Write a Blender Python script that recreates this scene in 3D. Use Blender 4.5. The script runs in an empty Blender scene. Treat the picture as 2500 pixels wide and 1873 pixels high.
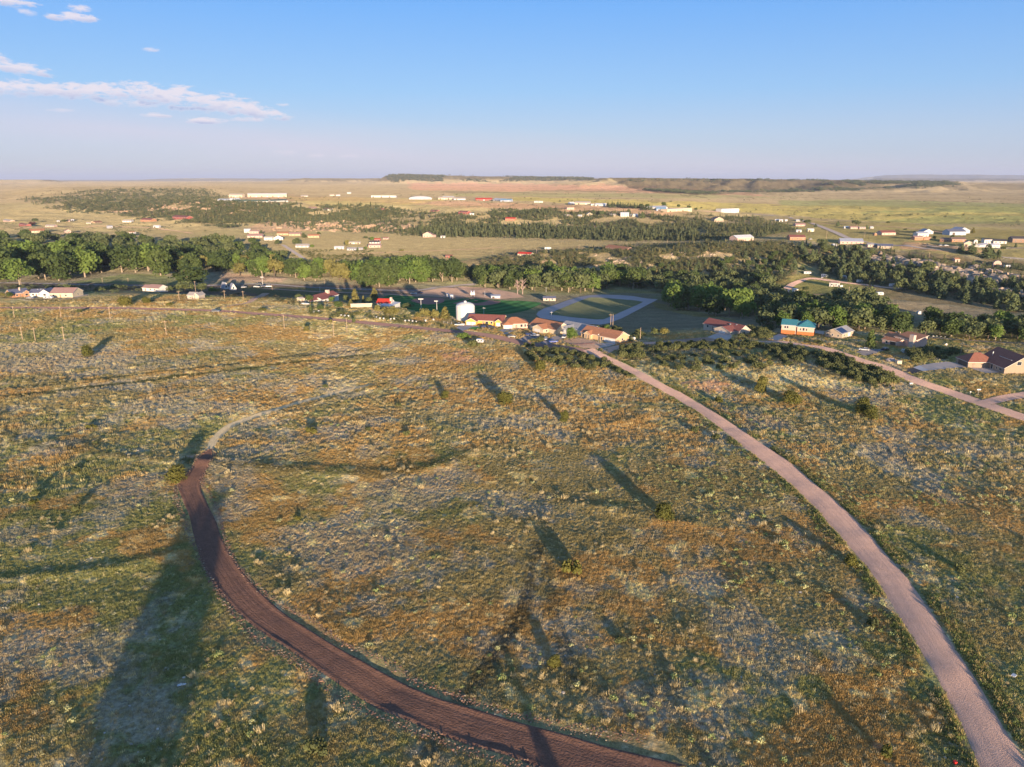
import bpy, bmesh, math, random
import numpy as np
from mathutils import Vector, Matrix
from mathutils.geometry import delaunay_2d_cdt

random.seed(7)
rng = np.random.default_rng(7)
R = math.radians
scene = bpy.context.scene
COL = scene.collection

# ------------------------------------------------------------------ camera
CAM_H = 80.0
FPX = 1794.0                       # focal length in pixels of the 2500 px wide photograph
PITCH = R(15.66)
SP, CP = math.sin(PITCH), math.cos(PITCH)
cam_data = bpy.data.cameras.new("drone_camera")
cam_data.sensor_fit = 'HORIZONTAL'
cam_data.sensor_width = 36.0
cam_data.lens = 36.0 * FPX / 2500.0
cam_data.clip_start = 0.5
cam_data.clip_end = 120000.0
cam = bpy.data.objects.new("drone_camera", cam_data)
cam.location = (0, 0, CAM_H)
cam.rotation_euler = (math.pi / 2 - PITCH, 0, 0)
COL.objects.link(cam)
scene.camera = cam

# ------------------------------------------------------------------ light
SUN_EL = R(5.9)
SUN_AZ = R(166.0)                  # clockwise from +Y: behind the camera and to its right
sun_dir = Vector((math.sin(SUN_AZ) * math.cos(SUN_EL), math.cos(SUN_AZ) * math.cos(SUN_EL), math.sin(SUN_EL)))
sun_data = bpy.data.lights.new("sun", 'SUN')
sun_data.energy = 5.0
sun_data.angle = R(0.6)
sun_data.color = (1.0, 0.76, 0.52)
sun = bpy.data.objects.new("sun", sun_data)
sun.rotation_euler = (-sun_dir).to_track_quat('-Z', 'Y').to_euler()
sun.location = (60, -200, 200)
COL.objects.link(sun)

world = bpy.data.worlds.new("World")
scene.world = world
world.use_nodes = True
wn, wl = world.node_tree.nodes, world.node_tree.links
wn.clear()


def N(nt, kind, **kw):
    n = nt.nodes.new(kind)
    for k, v in kw.items():
        setattr(n, k, v)
    return n


def math_node(nt, op, a, b=None, c=None, clamp=False):
    n = nt.nodes.new('ShaderNodeMath')
    n.operation = op
    n.use_clamp = clamp
    for i, v in enumerate((a, b, c)):
        if v is None:
            continue
        if isinstance(v, (int, float)):
            n.inputs[i].default_value = v
        else:
            nt.links.new(v, n.inputs[i])
    return n.outputs[0]


def mix_rgb(nt, fac, a, b, blend='MIX'):
    n = nt.nodes.new('ShaderNodeMix')
    n.data_type = 'RGBA'
    n.blend_type = blend
    n.clamp_factor = True
    for idx, v in ((0, fac), (6, a), (7, b)):
        if isinstance(v, (int, float)):
            n.inputs[idx].default_value = v
        elif isinstance(v, tuple):
            n.inputs[idx].default_value = (*v[:3], 1)
        else:
            nt.links.new(v, n.inputs[idx])
    return n.outputs[2]


def ramp(nt, fac, stops):
    n = nt.nodes.new('ShaderNodeValToRGB')
    el = n.color_ramp.elements
    while len(el) < len(stops):
        el.new(0.5)
    for e, (p, c) in zip(el, stops):
        e.position = p
        e.color = (*c, 1) if len(c) == 3 else c
    if fac is not None:
        nt.links.new(fac, n.inputs[0])
    return n.outputs[0]


def build_world():
    nt = world.node_tree
    out = N(nt, 'ShaderNodeOutputWorld')
    bg = N(nt, 'ShaderNodeBackground')
    sky = N(nt, 'ShaderNodeTexSky')
    sky.sky_type = 'NISHITA'
    sky.sun_disc = False
    sky.sun_elevation = SUN_EL
    sky.sun_rotation = SUN_AZ
    sky.altitude = 1900
    sky.air_density = 1.0
    sky.dust_density = 0.6
    sky.ozone_density = 1.6
    tc = N(nt, 'ShaderNodeTexCoord')
    sep = N(nt, 'ShaderNodeSeparateXYZ')
    nt.links.new(tc.outputs['Generated'], sep.inputs[0])
    el = math_node(nt, 'ARCSINE', sep.outputs[2])                       # elevation, radians
    az = math_node(nt, 'ARCTAN2', sep.outputs[0], sep.outputs[1])       # clockwise from +Y
    eld = math_node(nt, 'MULTIPLY', el, 180 / math.pi)
    azd = math_node(nt, 'MULTIPLY', az, 180 / math.pi)
    # pale evening air above the horizon, deeper blue overhead
    g = math_node(nt, 'DIVIDE', eld, 30.0, clamp=True)
    grad = ramp(nt, g, SKY_STOPS)
    base = mix_rgb(nt, 0.25, grad, mix_rgb(nt, 1.0, sky.outputs[0], (SKY_GAIN * 0.1,) * 3, 'MULTIPLY'))
    # high thin veil, low on the left
    comb = N(nt, 'ShaderNodeCombineXYZ')
    nt.links.new(math_node(nt, 'MULTIPLY', azd, 0.06), comb.inputs[0])
    nt.links.new(math_node(nt, 'MULTIPLY', math_node(nt, 'ADD', eld, math_node(nt, 'MULTIPLY', azd, 0.06)), 0.45), comb.inputs[1])
    veil_n = N(nt, 'ShaderNodeTexNoise')
    veil_n.inputs['Scale'].default_value = 1.0
    veil_n.inputs['Detail'].default_value = 4
    nt.links.new(comb.outputs[0], veil_n.inputs['Vector'])
    tilt = math_node(nt, 'ADD', eld, math_node(nt, 'MULTIPLY', azd, 0.075))
    band = math_node(nt, 'SUBTRACT', 1.0, math_node(nt, 'DIVIDE', math_node(nt, 'ABSOLUTE', math_node(nt, 'SUBTRACT', tilt, 1.0)), 2.6), clamp=True)
    vf = math_node(nt, 'MULTIPLY', math_node(nt, 'MULTIPLY', band, veil_n.outputs[0]), 0.85, clamp=True)
    colr = mix_rgb(nt, vf, base, (0.72, 0.64, 0.76))
    # small cumulus streaks
    comb2 = N(nt, 'ShaderNodeCombineXYZ')
    nt.links.new(math_node(nt, 'MULTIPLY', azd, 0.9), comb2.inputs[0])
    nt.links.new(math_node(nt, 'MULTIPLY', eld, 2.6), comb2.inputs[1])
    cn = N(nt, 'ShaderNodeTexNoise')
    cn.inputs['Scale'].default_value = 1.0
    cn.inputs['Detail'].default_value = 7
    cn.inputs['Roughness'].default_value = 0.62
    nt.links.new(comb2.outputs[0], cn.inputs['Vector'])
    cnf = math_node(nt, 'MULTIPLY', math_node(nt, 'SUBTRACT', cn.outputs[0], 0.5), 1.0)
    dens = None
    under = None
    for (a0, e0, ra, re, tl, w) in CLOUDS:
        da = math_node(nt, 'SUBTRACT', azd, a0)
        de = math_node(nt, 'SUBTRACT', math_node(nt, 'SUBTRACT', eld, e0), math_node(nt, 'MULTIPLY', da, tl))
        q = math_node(nt, 'ADD', math_node(nt, 'POWER', math_node(nt, 'DIVIDE', math_node(nt, 'ABSOLUTE', da), ra), 2.0),
                      math_node(nt, 'POWER', math_node(nt, 'DIVIDE', math_node(nt, 'ABSOLUTE', de), re), 2.0))
        m = math_node(nt, 'SUBTRACT', 1.0, q)
        m = math_node(nt, 'ADD', m, math_node(nt, 'MULTIPLY', cnf, 5.6))
        m = math_node(nt, 'MULTIPLY', m, w * 0.75, clamp=True)
        fall = math_node(nt, 'SUBTRACT', 2.2, math_node(nt, 'MULTIPLY', q, 1.0), clamp=True)
        m = math_node(nt, 'MULTIPLY', m, fall)
        u = math_node(nt, 'MULTIPLY', m, math_node(nt, 'MULTIPLY', math_node(nt, 'SUBTRACT', math_node(nt, 'MULTIPLY', cnf, 1.5), math_node(nt, 'DIVIDE', de, re)), 0.9, clamp=True))
        dens = m if dens is None else math_node(nt, 'MAXIMUM', dens, m)
        under = u if under is None else math_node(nt, 'MAXIMUM', under, u)
    ccol = mix_rgb(nt, under, (0.84, 0.76, 0.82), (0.38, 0.46, 0.70))
    colr = mix_rgb(nt, math_node(nt, 'MULTIPLY', dens, 0.85), colr, ccol)
    nt.links.new(colr, bg.inputs[0])
    bg.inputs[1].default_value = SKY_STRENGTH
    nt.links.new(bg.outputs[0], out.inputs[0])


HAZE = 3.4e-5
SKY_GAIN = 1.6
SKY_STRENGTH = 0.53
SKY_STOPS = [(0.0, (0.46, 0.50, 0.72)), (0.1, (0.42, 0.53, 0.80)), (0.2, (0.28, 0.51, 0.90)), (0.42, (0.12, 0.40, 0.98)), (0.7, (0.14, 0.33, 0.74)), (1.0, (0.16, 0.29, 0.57))]
CLOUDS = [  # azimuth, elevation, half width, half height (degrees), tilt, weight
    (-32.5, 5.3, 5.0, 0.5, 0.0, 1.4), (-28.0, 5.35, 4.2, 0.6, 0.02, 1.5), (-23.6, 5.2, 3.6, 0.75, -0.09, 1.6), (-20.2, 4.8, 3.2, 0.7, -0.13, 1.5), (-18.0, 4.4, 2.0, 0.4, -0.14, 1.3), (-26.0, 4.75, 2.5, 0.3, -0.03, 1.0),
    (-32.6, 6.5, 2.6, 0.42, -0.1, 1.5), (-34.0, 7.1, 1.8, 0.4, -0.1, 1.2), (-28.6, 9.55, 1.5, 0.3, 0.03, 1.7), (-28.2, 10.05, 0.7, 0.28, 0.0, 1.4), (-31.8, 10.1, 1.5, 0.3, 0, 1.4), (-30.9, 9.6, 0.6, 0.2, 0, 1.0),
    (-24.5, 8.0, 0.6, 0.15, 0, 1.0), (-21.5, 3.75, 1.5, 0.24, 0, 1.3), (-18.7, 3.9, 1.5, 0.2, 0, 1.1), (-16.3, 4.9, 0.5, 0.13, 0, 0.9), (-24.5, 4.0, 1.1, 0.18, 0, 0.9), (-30.0, 4.1, 0.8, 0.14, 0, 0.6),
    (-16.4, 1.7, 0.9, 0.18, 0, 0.6), (-14.4, 1.5, 0.7, 0.15, 0, 0.6), (-12.2, 1.5, 1.0, 0.16, 0, 0.6)]
build_world()
scene.view_settings.view_transform = 'Standard'
scene.view_settings.look = 'None'
scene.view_settings.gamma = 1.0
scene.view_settings.use_curve_mapping = False
scene.view_settings.exposure = 1.02
try:
    scene.cycles.use_denoising = True
    scene.cycles.max_bounces = 5
    scene.cycles.diffuse_bounces = 2
    scene.cycles.transparent_max_bounces = 8
    scene.cycles.volume_bounces = 0
    scene.cycles.sample_clamp_indirect = 4.0
except Exception:
    pass

# ------------------------------------------------------------------ noise
def _hash(ix, iy, seed):
    h = (ix.astype(np.int64) * 374761393 + iy.astype(np.int64) * 668265263 + seed * 974634721) & 0xFFFFFFFF
    h = ((h ^ (h >> 13)) * 1274126177) & 0xFFFFFFFF
    h = (h ^ (h >> 16)) & 0xFFFFFF
    return h / float(0xFFFFFF)


def vnoise(x, y, seed=0):
    xi, yi = np.floor(x), np.floor(y)
    fx, fy = x - xi, y - yi
    fx = fx * fx * (3 - 2 * fx)
    fy = fy * fy * (3 - 2 * fy)
    a, b = _hash(xi, yi, seed), _hash(xi + 1, yi, seed)
    c, d = _hash(xi, yi + 1, seed), _hash(xi + 1, yi + 1, seed)
    return (a + (b - a) * fx) * (1 - fy) + (c + (d - c) * fx) * fy


def fbm(x, y, seed=0, octaves=4):
    s, amp, tot = 0.0, 1.0, 0.0
    for o in range(octaves):
        s = s + amp * vnoise(x * 2 ** o + 13.7 * o, y * 2 ** o - 7.1 * o, seed + o)
        tot += amp
        amp *= 0.5
    return s / tot


def smooth(a, b, x):
    t = np.clip((x - a) / (b - a), 0, 1)
    return t * t * (3 - 2 * t)


# ------------------------------------------------------------------ pixel <-> world helpers (photograph is 2500 x 1873)
CX, CY = 1250.0, 936.5
ZOOM = {'A': (0, 400, 3.525), 'B': (600, 400, 3.525), 'C': (1200, 400, 3.525), 'D': (1800, 400, 3.16), 'E': (1050, 680, 4.916), 'F': (1450, 700, 4.916),
        'G': (1800, 740, 6.32), 'H': (2100, 760, 5.53), 'I': (900, 680, 8.848), 'J': (680, 680, 7.373), 'K': (0, 660, 7.373), 'L': (480, 440, 3.568),
        'M': (1080, 440, 3.568), 'N': (1850, 500, 6.703), 'O': (2170, 500, 6.703), 'P': (380, 640, 6.506), 'Q': (0, 500, 6.703), 'S': (0, 0, 1.0)}


def zp(zoom, x, y):
    ox, oy, s = ZOOM[zoom]
    return ox + x / s, oy + y / s


def ray(px, py):
    u, v = (px - CX) / FPX, (CY - py) / FPX
    return np.array((u, CP + v * SP, -SP + v * CP))


def project(X, Y, Z):
    yy = Y * CP - (Z - CAM_H) * SP          # depth along the view axis
    up = Y * SP + (Z - CAM_H) * CP
    yy = np.where(yy > 1.0, yy, 1.0)
    return CX + X / yy * FPX, CY - up / yy * FPX


def tan_dep(py):
    v = (CY - py) / FPX
    return (SP - v * CP) / (CP + v * SP)


# ------------------------------------------------------------------ terrain heights
# each column: photograph x (at row 650) and a list of (row, distance ahead); the height follows from the two
FAR_R = [(540, 1380), (520, 1720), (500, 2250), (480, 3100), (470, 4000), (460, 5400), (450, 8500), (444, 13500)]
COLS = [
    (-500, [(775, 431), (725, 515), (714, 545), (703, 612), (690, 660), (640, 820), (585, 1120), (520, 1950), (500, 2450), (485, 2900), (470, 4000), (460, 5300), (450, 8500), (444, 13500)]),
    (0, [(775, 431), (725, 515), (714, 545), (703, 612), (690, 660), (640, 820), (585, 1120), (520, 1950), (500, 2450), (485, 2900), (470, 4000), (460, 5300), (450, 8500), (444, 13500)]),
    (300, [(775, 431), (735, 495), (718, 531), (705, 612), (690, 672), (640, 850), (585, 1180), (545, 1600), (520, 2000), (500, 2080), (490, 2200), (478, 2700), (465, 3800), (452, 6500), (444, 12000)]),
    (600, [(790, 411), (752, 464), (738, 492), (728, 512), (718, 590), (705, 680), (690, 730), (640, 890), (600, 1060), (560, 1380), (545, 1560), (520, 1680), (495, 1800), (485, 2150), (470, 3000), (455, 5000), (446, 9000)]),
    (900, [(785, 418), (755, 462), (742, 500), (728, 620), (715, 680), (700, 730), (690, 750), (640, 900), (612, 1010), (585, 1180), (550, 1500), (535, 1600), (505, 1720), (497, 1850), (480, 2500), (470, 3150), (455, 5000), (446, 9000)]),
    (1150, [(815, 382), (785, 422), (772, 445), (764, 510), (755, 560), (740, 620), (720, 680), (700, 750), (690, 780), (670, 825), (648, 858), (635, 882), (628, 930), (585, 1160), (575, 1250), (560, 1340), (520, 1480), (508, 1600), (480, 2500), (470, 3150), (455, 5000), (446, 9000)]),
    (1400, [(870, 332), (835, 365), (810, 395), (795, 448), (785, 490), (775, 530), (740, 630), (700, 752), (685, 793), (660, 838), (635, 874), (612, 900), ('z', 970, -12), (606, 1010), (590, 1110), (580, 1190), (560, 1300), (525, 1430), (510, 1550), (480, 2500), (470, 3150), (455, 5000), (446, 9000)]),
    (1600, [(930, 290), (850, 352), (825, 385), (800, 438), (775, 520), (740, 630), (720, 685), (700, 738), (670, 788), (640, 828), (605, 868), ('z', 960, -8), (592, 1060), (582, 1140), (560, 1260), (525, 1400), (510, 1500), (480, 2450), (470, 3100), (455, 5000), (446, 9000)]),
    (1800, [(950, 280), (870, 332), (845, 355), (815, 402), (790, 450), (770, 512), (740, 620), (700, 733), (680, 770), (640, 820), (600, 865), (592, 880), ('z', 940, 2), (583, 1000), (570, 1080), (550, 1240), (540, 1350), (520, 1650), (500, 2150), (480, 3000), (470, 3900), (455, 6200), (446, 9500)]),
    (1950, [(950, 280), (880, 323), (850, 350), (830, 375), (800, 432), (770, 500), (740, 598), (715, 660), (690, 715), (680, 736), (650, 795), (610, 850), (596, 880), (585, 930), (560, 1150)] + FAR_R),
    (2100, [(960, 275), (905, 307), (870, 332), (845, 358), (820, 395), (790, 450), (765, 518), (730, 600), (700, 676), (690, 698), (670, 744), (640, 800), (610, 850), (595, 890), (580, 980), (560, 1150)] + FAR_R),
    (2300, [(960, 275), (930, 290), (905, 309), (880, 325), (845, 365), (815, 415), (790, 460), (760, 540), (735, 590), (715, 640), (690, 690), (665, 730), (640, 755), (620, 790), (600, 870), (580, 990), (560, 1150)] + FAR_R),
    (2500, [(940, 285), (910, 305), (880, 330), (850, 365), (815, 425), (785, 480), (760, 540), (740, 580), (725, 610), (700, 650), (680, 680), (665, 705), (640, 760), (620, 800), (600, 880), (580, 1000), (560, 1160)] + FAR_R),
    (3000, [(940, 285), (910, 305), (880, 330), (850, 365), (815, 425), (785, 480), (760, 540), (740, 580), (725, 610), (700, 650), (680, 680), (665, 705), (640, 760), (620, 800), (600, 880), (580, 1000), (560, 1160)] + FAR_R),
]
LY = np.linspace(math.log(60), math.log(90000), 900)
_v650 = (CY - 650) / FPX
COL_S = np.array([(c[0] - CX) / FPX / (CP + _v650 * SP) for c in COLS])
prof = []
for _, rows in COLS:
    ys, zs = [60, 200], [0, 0]
    for r in rows:
        if r[0] == 'z':
            ys.append(r[1]); zs.append(r[2])
        else:
            ys.append(r[1]); zs.append(CAM_H - r[1] * tan_dep(r[0]))
    ys += [26000, 60000, 90000]
    zs += [-16, -76, -130]
    z = np.interp(LY, np.log(ys), zs)
    k = np.exp(-0.5 * (np.arange(-6, 7) / 2.2) ** 2)
    zz = np.convolve(np.pad(z, 6, mode='edge'), k / k.sum(), mode='valid')
    prof.append(zz)
PROF = np.array(prof)


# far landforms: photograph x from/to, distance of the foot and of the top, top row at both ends, edge softness in px
MESAS = [(948, 1440, 7000, 8000, 427, 435, 40), (730, 960, 9000, 10200, 436, 437, 60), (1480, 2330, 3900, 5600, 434, 444, 190),
         (2370, 2900, 4600, 5600, 451, 449, 70), (-200, 130, 9000, 11000, 440, 440.5, 30),
         (2180, 2700, 26000, 31000, 426, 429, 150), (1300, 1560, 24000, 26000, 435, 435.5, 12), (2130, 2700, 17000, 18500, 436.5, 438, 30), (420, 760, 20000, 24000, 436, 437, 120),
         (120, 520, 2500, 3400, 462, 458, 140)]
RIMS = []      # low banks in the near field: polyline (world), height, half width; filled below


def base_height(X, Y):
    Yc = np.clip(Y, 60.0, 89000.0)
    s = np.clip(X / Yc, COL_S[0], COL_S[-1] - 1e-6)
    j = np.clip(np.searchsorted(COL_S, s, side='right') - 1, 0, len(COL_S) - 2)
    f = (s - COL_S[j]) / (COL_S[j + 1] - COL_S[j])
    f = f * f * (3 - 2 * f)
    li = np.clip((np.log(Yc) - LY[0]) / (LY[1] - LY[0]), 0, len(LY) - 1.001)
    i0 = li.astype(int)
    fi = li - i0
    za = PROF[j, i0] * (1 - fi) + PROF[j, i0 + 1] * fi
    zb = PROF[j + 1, i0] * (1 - fi) + PROF[j + 1, i0 + 1] * fi
    z = za * (1 - f) + zb * f
    px = CX + (X / Yc) * (CP + 0.27 * SP) * FPX
    for (x0, x1, y0, y1, r0, r1, soft) in MESAS:
        wob = (fbm(X / (y0 * 0.02), Y / (y0 * 0.05), 77, 3) - 0.5) * soft * 0.5
        m = smooth(x0 - soft, x0 + soft * 0.3, px + wob) * (1 - smooth(x1 - soft * 0.3, x1 + soft, px + wob))
        row = r0 + (r1 - r0) * np.clip((px - x0) / (x1 - x0), 0, 1)
        top = CAM_H - y1 * tan_dep(row)
        ram = smooth(y0, y1, Y + (fbm(X / (y0 * 0.03), Y / (y0 * 0.06), 5, 3) - 0.5) * (y1 - y0) * 0.9)
        bk = 1 - smooth(y1 * 1.15, y1 * 1.6, Y)
        top = top + (fbm(X / (y0 * 0.02), Y / (y0 * 0.04), 21, 3) - 0.5) * y1 * 0.0016
        z = z + np.maximum(top - z, 0) * m * ram * bk
    return z


def height(X, Y):
    X = np.asarray(X, float)
    Y = np.asarray(Y, float)
    z = base_height(X, Y)
    fr = smooth(60, 140, Y)
    near = 1 - smooth(330, 420, Y)
    z = z + near * ((fbm(X / 38, Y / 38, 3, 3) - 0.5) * 1.3 + (fbm(X / 7, Y / 7, 9, 3) - 0.5) * 0.34)
    # rugged banks
    e = smooth(1240, 1400, Y) * (1 - smooth(1900, 2300, Y))
    z = z + e * (fbm(X / 60, Y / 45, 31, 4) - 0.5) * 9 * fr
    rdg = smooth(690, 760, Y) * (1 - smooth(880, 1000, Y))
    z = z + rdg * (fbm(X / 35, Y / 30, 41, 4) - 0.5) * 6
    far = smooth(1500, 5000, Y)
    z = z + far * (fbm(X / 900, Y / 900, 51, 3) - 0.5) * 6
    for pl, hgt, hw in RIMS:
        dmin = np.full(X.shape, 1e9)
        for (ax, ay), (bx, by) in zip(pl[:-1], pl[1:]):
            dx, dy = bx - ax, by - ay
            t = np.clip(((X - ax) * dx + (Y - ay) * dy) / (dx * dx + dy * dy), 0, 1)
            dmin = np.minimum(dmin, np.hypot(X - ax - t * dx, Y - ay - t * dy))
        z = z + hgt * np.exp(-(dmin / hw) ** 2)
    return z


def flat_pt(px, py):
    d = ray(px, py)
    t = CAM_H / -d[2]
    return (d[0] * t, d[1] * t)


for pts, hg, hw in [([(0, 1075), (150, 1092), (330, 1115), (560, 1135), (760, 1152), (950, 1160), (1060, 1140), (1140, 1115)], 0.55, 3.0),
                    ([(0, 1425), (200, 1400), (330, 1380), (480, 1345)], 0.5, 1.8),
                    ([(0, 958), (250, 935), (500, 905), (700, 880), (880, 862)], 0.3, 2.5),
                    ([(640, 1010), (760, 985), (900, 950)], 0.3, 2.2),
                    ([(1390, 1235), (1500, 1250), (1600, 1278), (1700, 1285)], 0.4, 2.0),
                    ([(1480, 1040), (1600, 1020), (1750, 1050)], 0.4, 2.2)]:
    RIMS.append(([flat_pt(*p) for p in pts], hg, hw))

# polar grid, fine ahead of the camera
th = np.concatenate([np.arange(-47, 47.01, 0.17), np.arange(50, 312, 4.0)])
th = np.radians(np.concatenate([th, [313.0]]))
rr = [14.0, 26, 40, 54, 64]
while rr[-1] < 86000:
    q = 1.0072 if rr[-1] < 900 else (1.010 if rr[-1] < 2600 else 1.02)
    rr.append(rr[-1] * q)
rr = np.array(rr)
TH, RR = np.meshgrid(th, rr)
GX, GY = RR * np.sin(TH), RR * np.cos(TH)
GZ = height(GX, GY)
NT, NR = len(th), len(rr)
TH0, DTH, NFRONT = th[0], R(0.17), len(np.arange(-47, 47.01, 0.17))


def tz(X, Y):
    """height of the built terrain mesh (front part)"""
    X = np.atleast_1d(np.asarray(X, float))
    Y = np.atleast_1d(np.asarray(Y, float))
    r = np.hypot(X, Y)
    a = np.arctan2(X, Y)
    fa = (a - TH0) / DTH
    ok = (fa >= 0) & (fa < NFRONT - 1) & (r > 15)
    fa = np.clip(fa, 0, NFRONT - 1.001)
    ja = fa.astype(int)
    fa = fa - ja
    ir = np.clip(np.searchsorted(rr, r, side='right') - 1, 0, NR - 2)
    fr = np.clip((r - rr[ir]) / (rr[ir + 1] - rr[ir]), 0, 1)
    z = (GZ[ir, ja] * (1 - fr) + GZ[ir + 1, ja] * fr) * (1 - fa) + (GZ[ir, ja + 1] * (1 - fr) + GZ[ir + 1, ja + 1] * fr) * fa
    if not ok.all():
        z = np.where(ok, z, height(X, Y))
    return z


_steps = np.concatenate([np.arange(60, 1300, 1.5), np.geomspace(1300, 60000, 2500)])


def at(px, py):
    """ground point seen at a pixel of the photograph -> Vector"""
    d = ray(px, py)
    yy = _steps
    xx = yy * d[0] / d[1]
    zr = CAM_H + yy * d[2] / d[1]
    g = tz(xx, yy)
    below = np.nonzero(zr <= g)[0]
    if len(below) == 0:
        i = len(yy) - 1
        return Vector((xx[i], yy[i], g[i]))
    i = max(1, below[0])
    a, b = zr[i - 1] - g[i - 1], zr[i] - g[i]
    f = a / (a - b) if a != b else 0
    y = yy[i - 1] + (yy[i] - yy[i - 1]) * f
    x = y * d[0] / d[1]
    return Vector((x, y, float(tz(x, y)[0])))


def atz(zoom, x, y):
    return at(*zp(zoom, x, y))


def mpp(p):
    """metres per photograph pixel at a world point"""
    return (p[1] * CP - (p[2] - CAM_H) * SP) / FPX


def in_poly(px, py, poly):
    inside = np.zeros(np.shape(px), bool)
    n = len(poly)
    for i in range(n):
        x0, y0 = poly[i]
        x1, y1 = poly[(i + 1) % n]
        if y0 == y1:
            continue
        c = ((y0 > py) != (y1 > py)) & (px < (x1 - x0) * (py - y0) / (y1 - y0) + x0)
        inside ^= c
    return inside


# ------------------------------------------------------------------ land cover (albedo of the ground itself, plus one painted bank shadow)
OLIVE, ORANGE, STRAW, SAGE, GREEN, RED = [np.array(c) for c in
    ((.42, .36, .18), (.56, .385, .17), (.80, .68, .39), (.505, .45, .345), (.32, .335, .14), (.64, .41, .28))]
BLOBS = [  # x, y, rx, ry, cover, weight
    (1250, 1000, 420, 130, 'ORANGE', .22), (1000, 880, 300, 40, 'ORANGE', .12), (1800, 1750, 400, 160, 'ORANGE', .12), (1100, 1520, 220, 110, 'ORANGE', .16),
    (650, 1250, 60, 60, 'ORANGE', .2), (870, 1220, 160, 60, 'ORANGE', .16), (550, 980, 250, 40, 'ORANGE', .12), (300, 770, 300, 30, 'ORANGE', .14), (2100, 1200, 300, 90, 'ORANGE', .14),
    (700, 820, 120, 25, 'ORANGE', .14), (1480, 1020, 200, 60, 'ORANGE', .14),
    (1950, 920, 170, 32, 'STRAW', .5), (1750, 900, 110, 22, 'STRAW', .35), (1560, 900, 60, 24, 'STRAW', .4), (1130, 1000, 80, 40, 'STRAW', .25), (620, 1020, 90, 22, 'STRAW', .3),
    (1330, 930, 130, 40, 'STRAW', .18), (880, 800, 160, 30, 'STRAW', .3), (500, 750, 500, 18, 'STRAW', .22), (1100, 840, 90, 20, 'STRAW', .2), (250, 1000, 300, 40, 'STRAW', .1),
    (250, 900, 330, 50, 'SAGE', .26), (450, 960, 260, 36, 'SAGE', .16), (1000, 1230, 260, 60, 'SAGE', .2), (1750, 1110, 160, 40, 'SAGE', .22), (100, 850, 200, 30, 'SAGE', .2),
    (1700, 1450, 250, 90, 'SAGE', .16), (820, 1330, 130, 60, 'SAGE', .26), (2250, 1080, 220, 60, 'SAGE', .14), (560, 1130, 60, 70, 'SAGE', .3), (2350, 1230, 120, 50, 'SAGE', .2), (1900, 1620, 300, 90, 'SAGE', .12),
    (860, 955, 60, 22, 'SAGE', .35), (1560, 1760, 160, 80, 'SAGE', .2), (240, 1760, 130, 160, 'SAGE', .15), (850, 855, 60, 12, 'SAGE', .4),
    (2200, 965, 150, 40, 'GREEN', .5), (2330, 1000, 150, 26, 'GREEN', .4), (300, 1500, 420, 320, 'GREEN', .24), (60, 1250, 260, 130, 'GREEN', .18), (1900, 1050, 60, 80, 'GREEN', .2), (1750, 1020, 60, 50, 'GREEN', .2),
    (2250, 1550, 90, 300, 'GREEN', .2), (1150, 1250, 200, 60, 'GREEN', .08), (2050, 1260, 60, 120, 'GREEN', .2), (850, 1560, 90, 60, 'GREEN', .1), (100, 830, 120, 30, 'GREEN', .2), (1060, 1120, 150, 25, 'GREEN', .15),
    (1720, 942, 80, 24, 'RED', .75), (1130, 870, 60, 30, 'RED', .45), (1500, 975, 60, 14, 'RED', .2), (1850, 1600, 80, 30, 'RED', .1), (100, 770, 160, 20, 'RED', .2), (1000, 1320, 90, 12, 'RED', .2), (480, 1115, 40, 14, 'RED', .6)]
LINES = [  # polylines in the photograph, half width m, colour, strength: old wheel tracks, strips of other growth, a painted bank shadow
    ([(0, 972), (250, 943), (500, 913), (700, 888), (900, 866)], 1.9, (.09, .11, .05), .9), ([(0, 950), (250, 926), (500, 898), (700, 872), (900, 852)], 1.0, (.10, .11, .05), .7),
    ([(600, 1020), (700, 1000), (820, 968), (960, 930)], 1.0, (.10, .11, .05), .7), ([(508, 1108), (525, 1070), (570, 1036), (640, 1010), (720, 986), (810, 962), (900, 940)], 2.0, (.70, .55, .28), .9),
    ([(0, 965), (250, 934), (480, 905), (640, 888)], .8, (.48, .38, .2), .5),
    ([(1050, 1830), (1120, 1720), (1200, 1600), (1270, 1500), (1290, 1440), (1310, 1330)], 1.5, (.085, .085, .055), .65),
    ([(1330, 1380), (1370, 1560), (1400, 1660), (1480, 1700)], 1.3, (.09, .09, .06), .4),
    ([(0, 1080), (330, 1117), (560, 1137), (760, 1154), (950, 1162), (1140, 1117)], 1.6, (.075, .085, .045), .6),  # shadow of the long low bank, painted into the ground colour
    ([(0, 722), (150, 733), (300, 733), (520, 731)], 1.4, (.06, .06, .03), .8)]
MEADOW, PLAIN, PLAIN_O, FIELD_Y, FIELD_G, VALLEY, BRUSHC, ROCK, DIRT = [np.array(c) for c in
    ((.40, .33, .17), (.39, .315, .185), (.50, .30, .195), (.44, .38, .13), (.27, .30, .12), (.28, .25, .16), (.22, .18, .10), (.46, .32, .21), (.40, .27, .20))]
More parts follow.
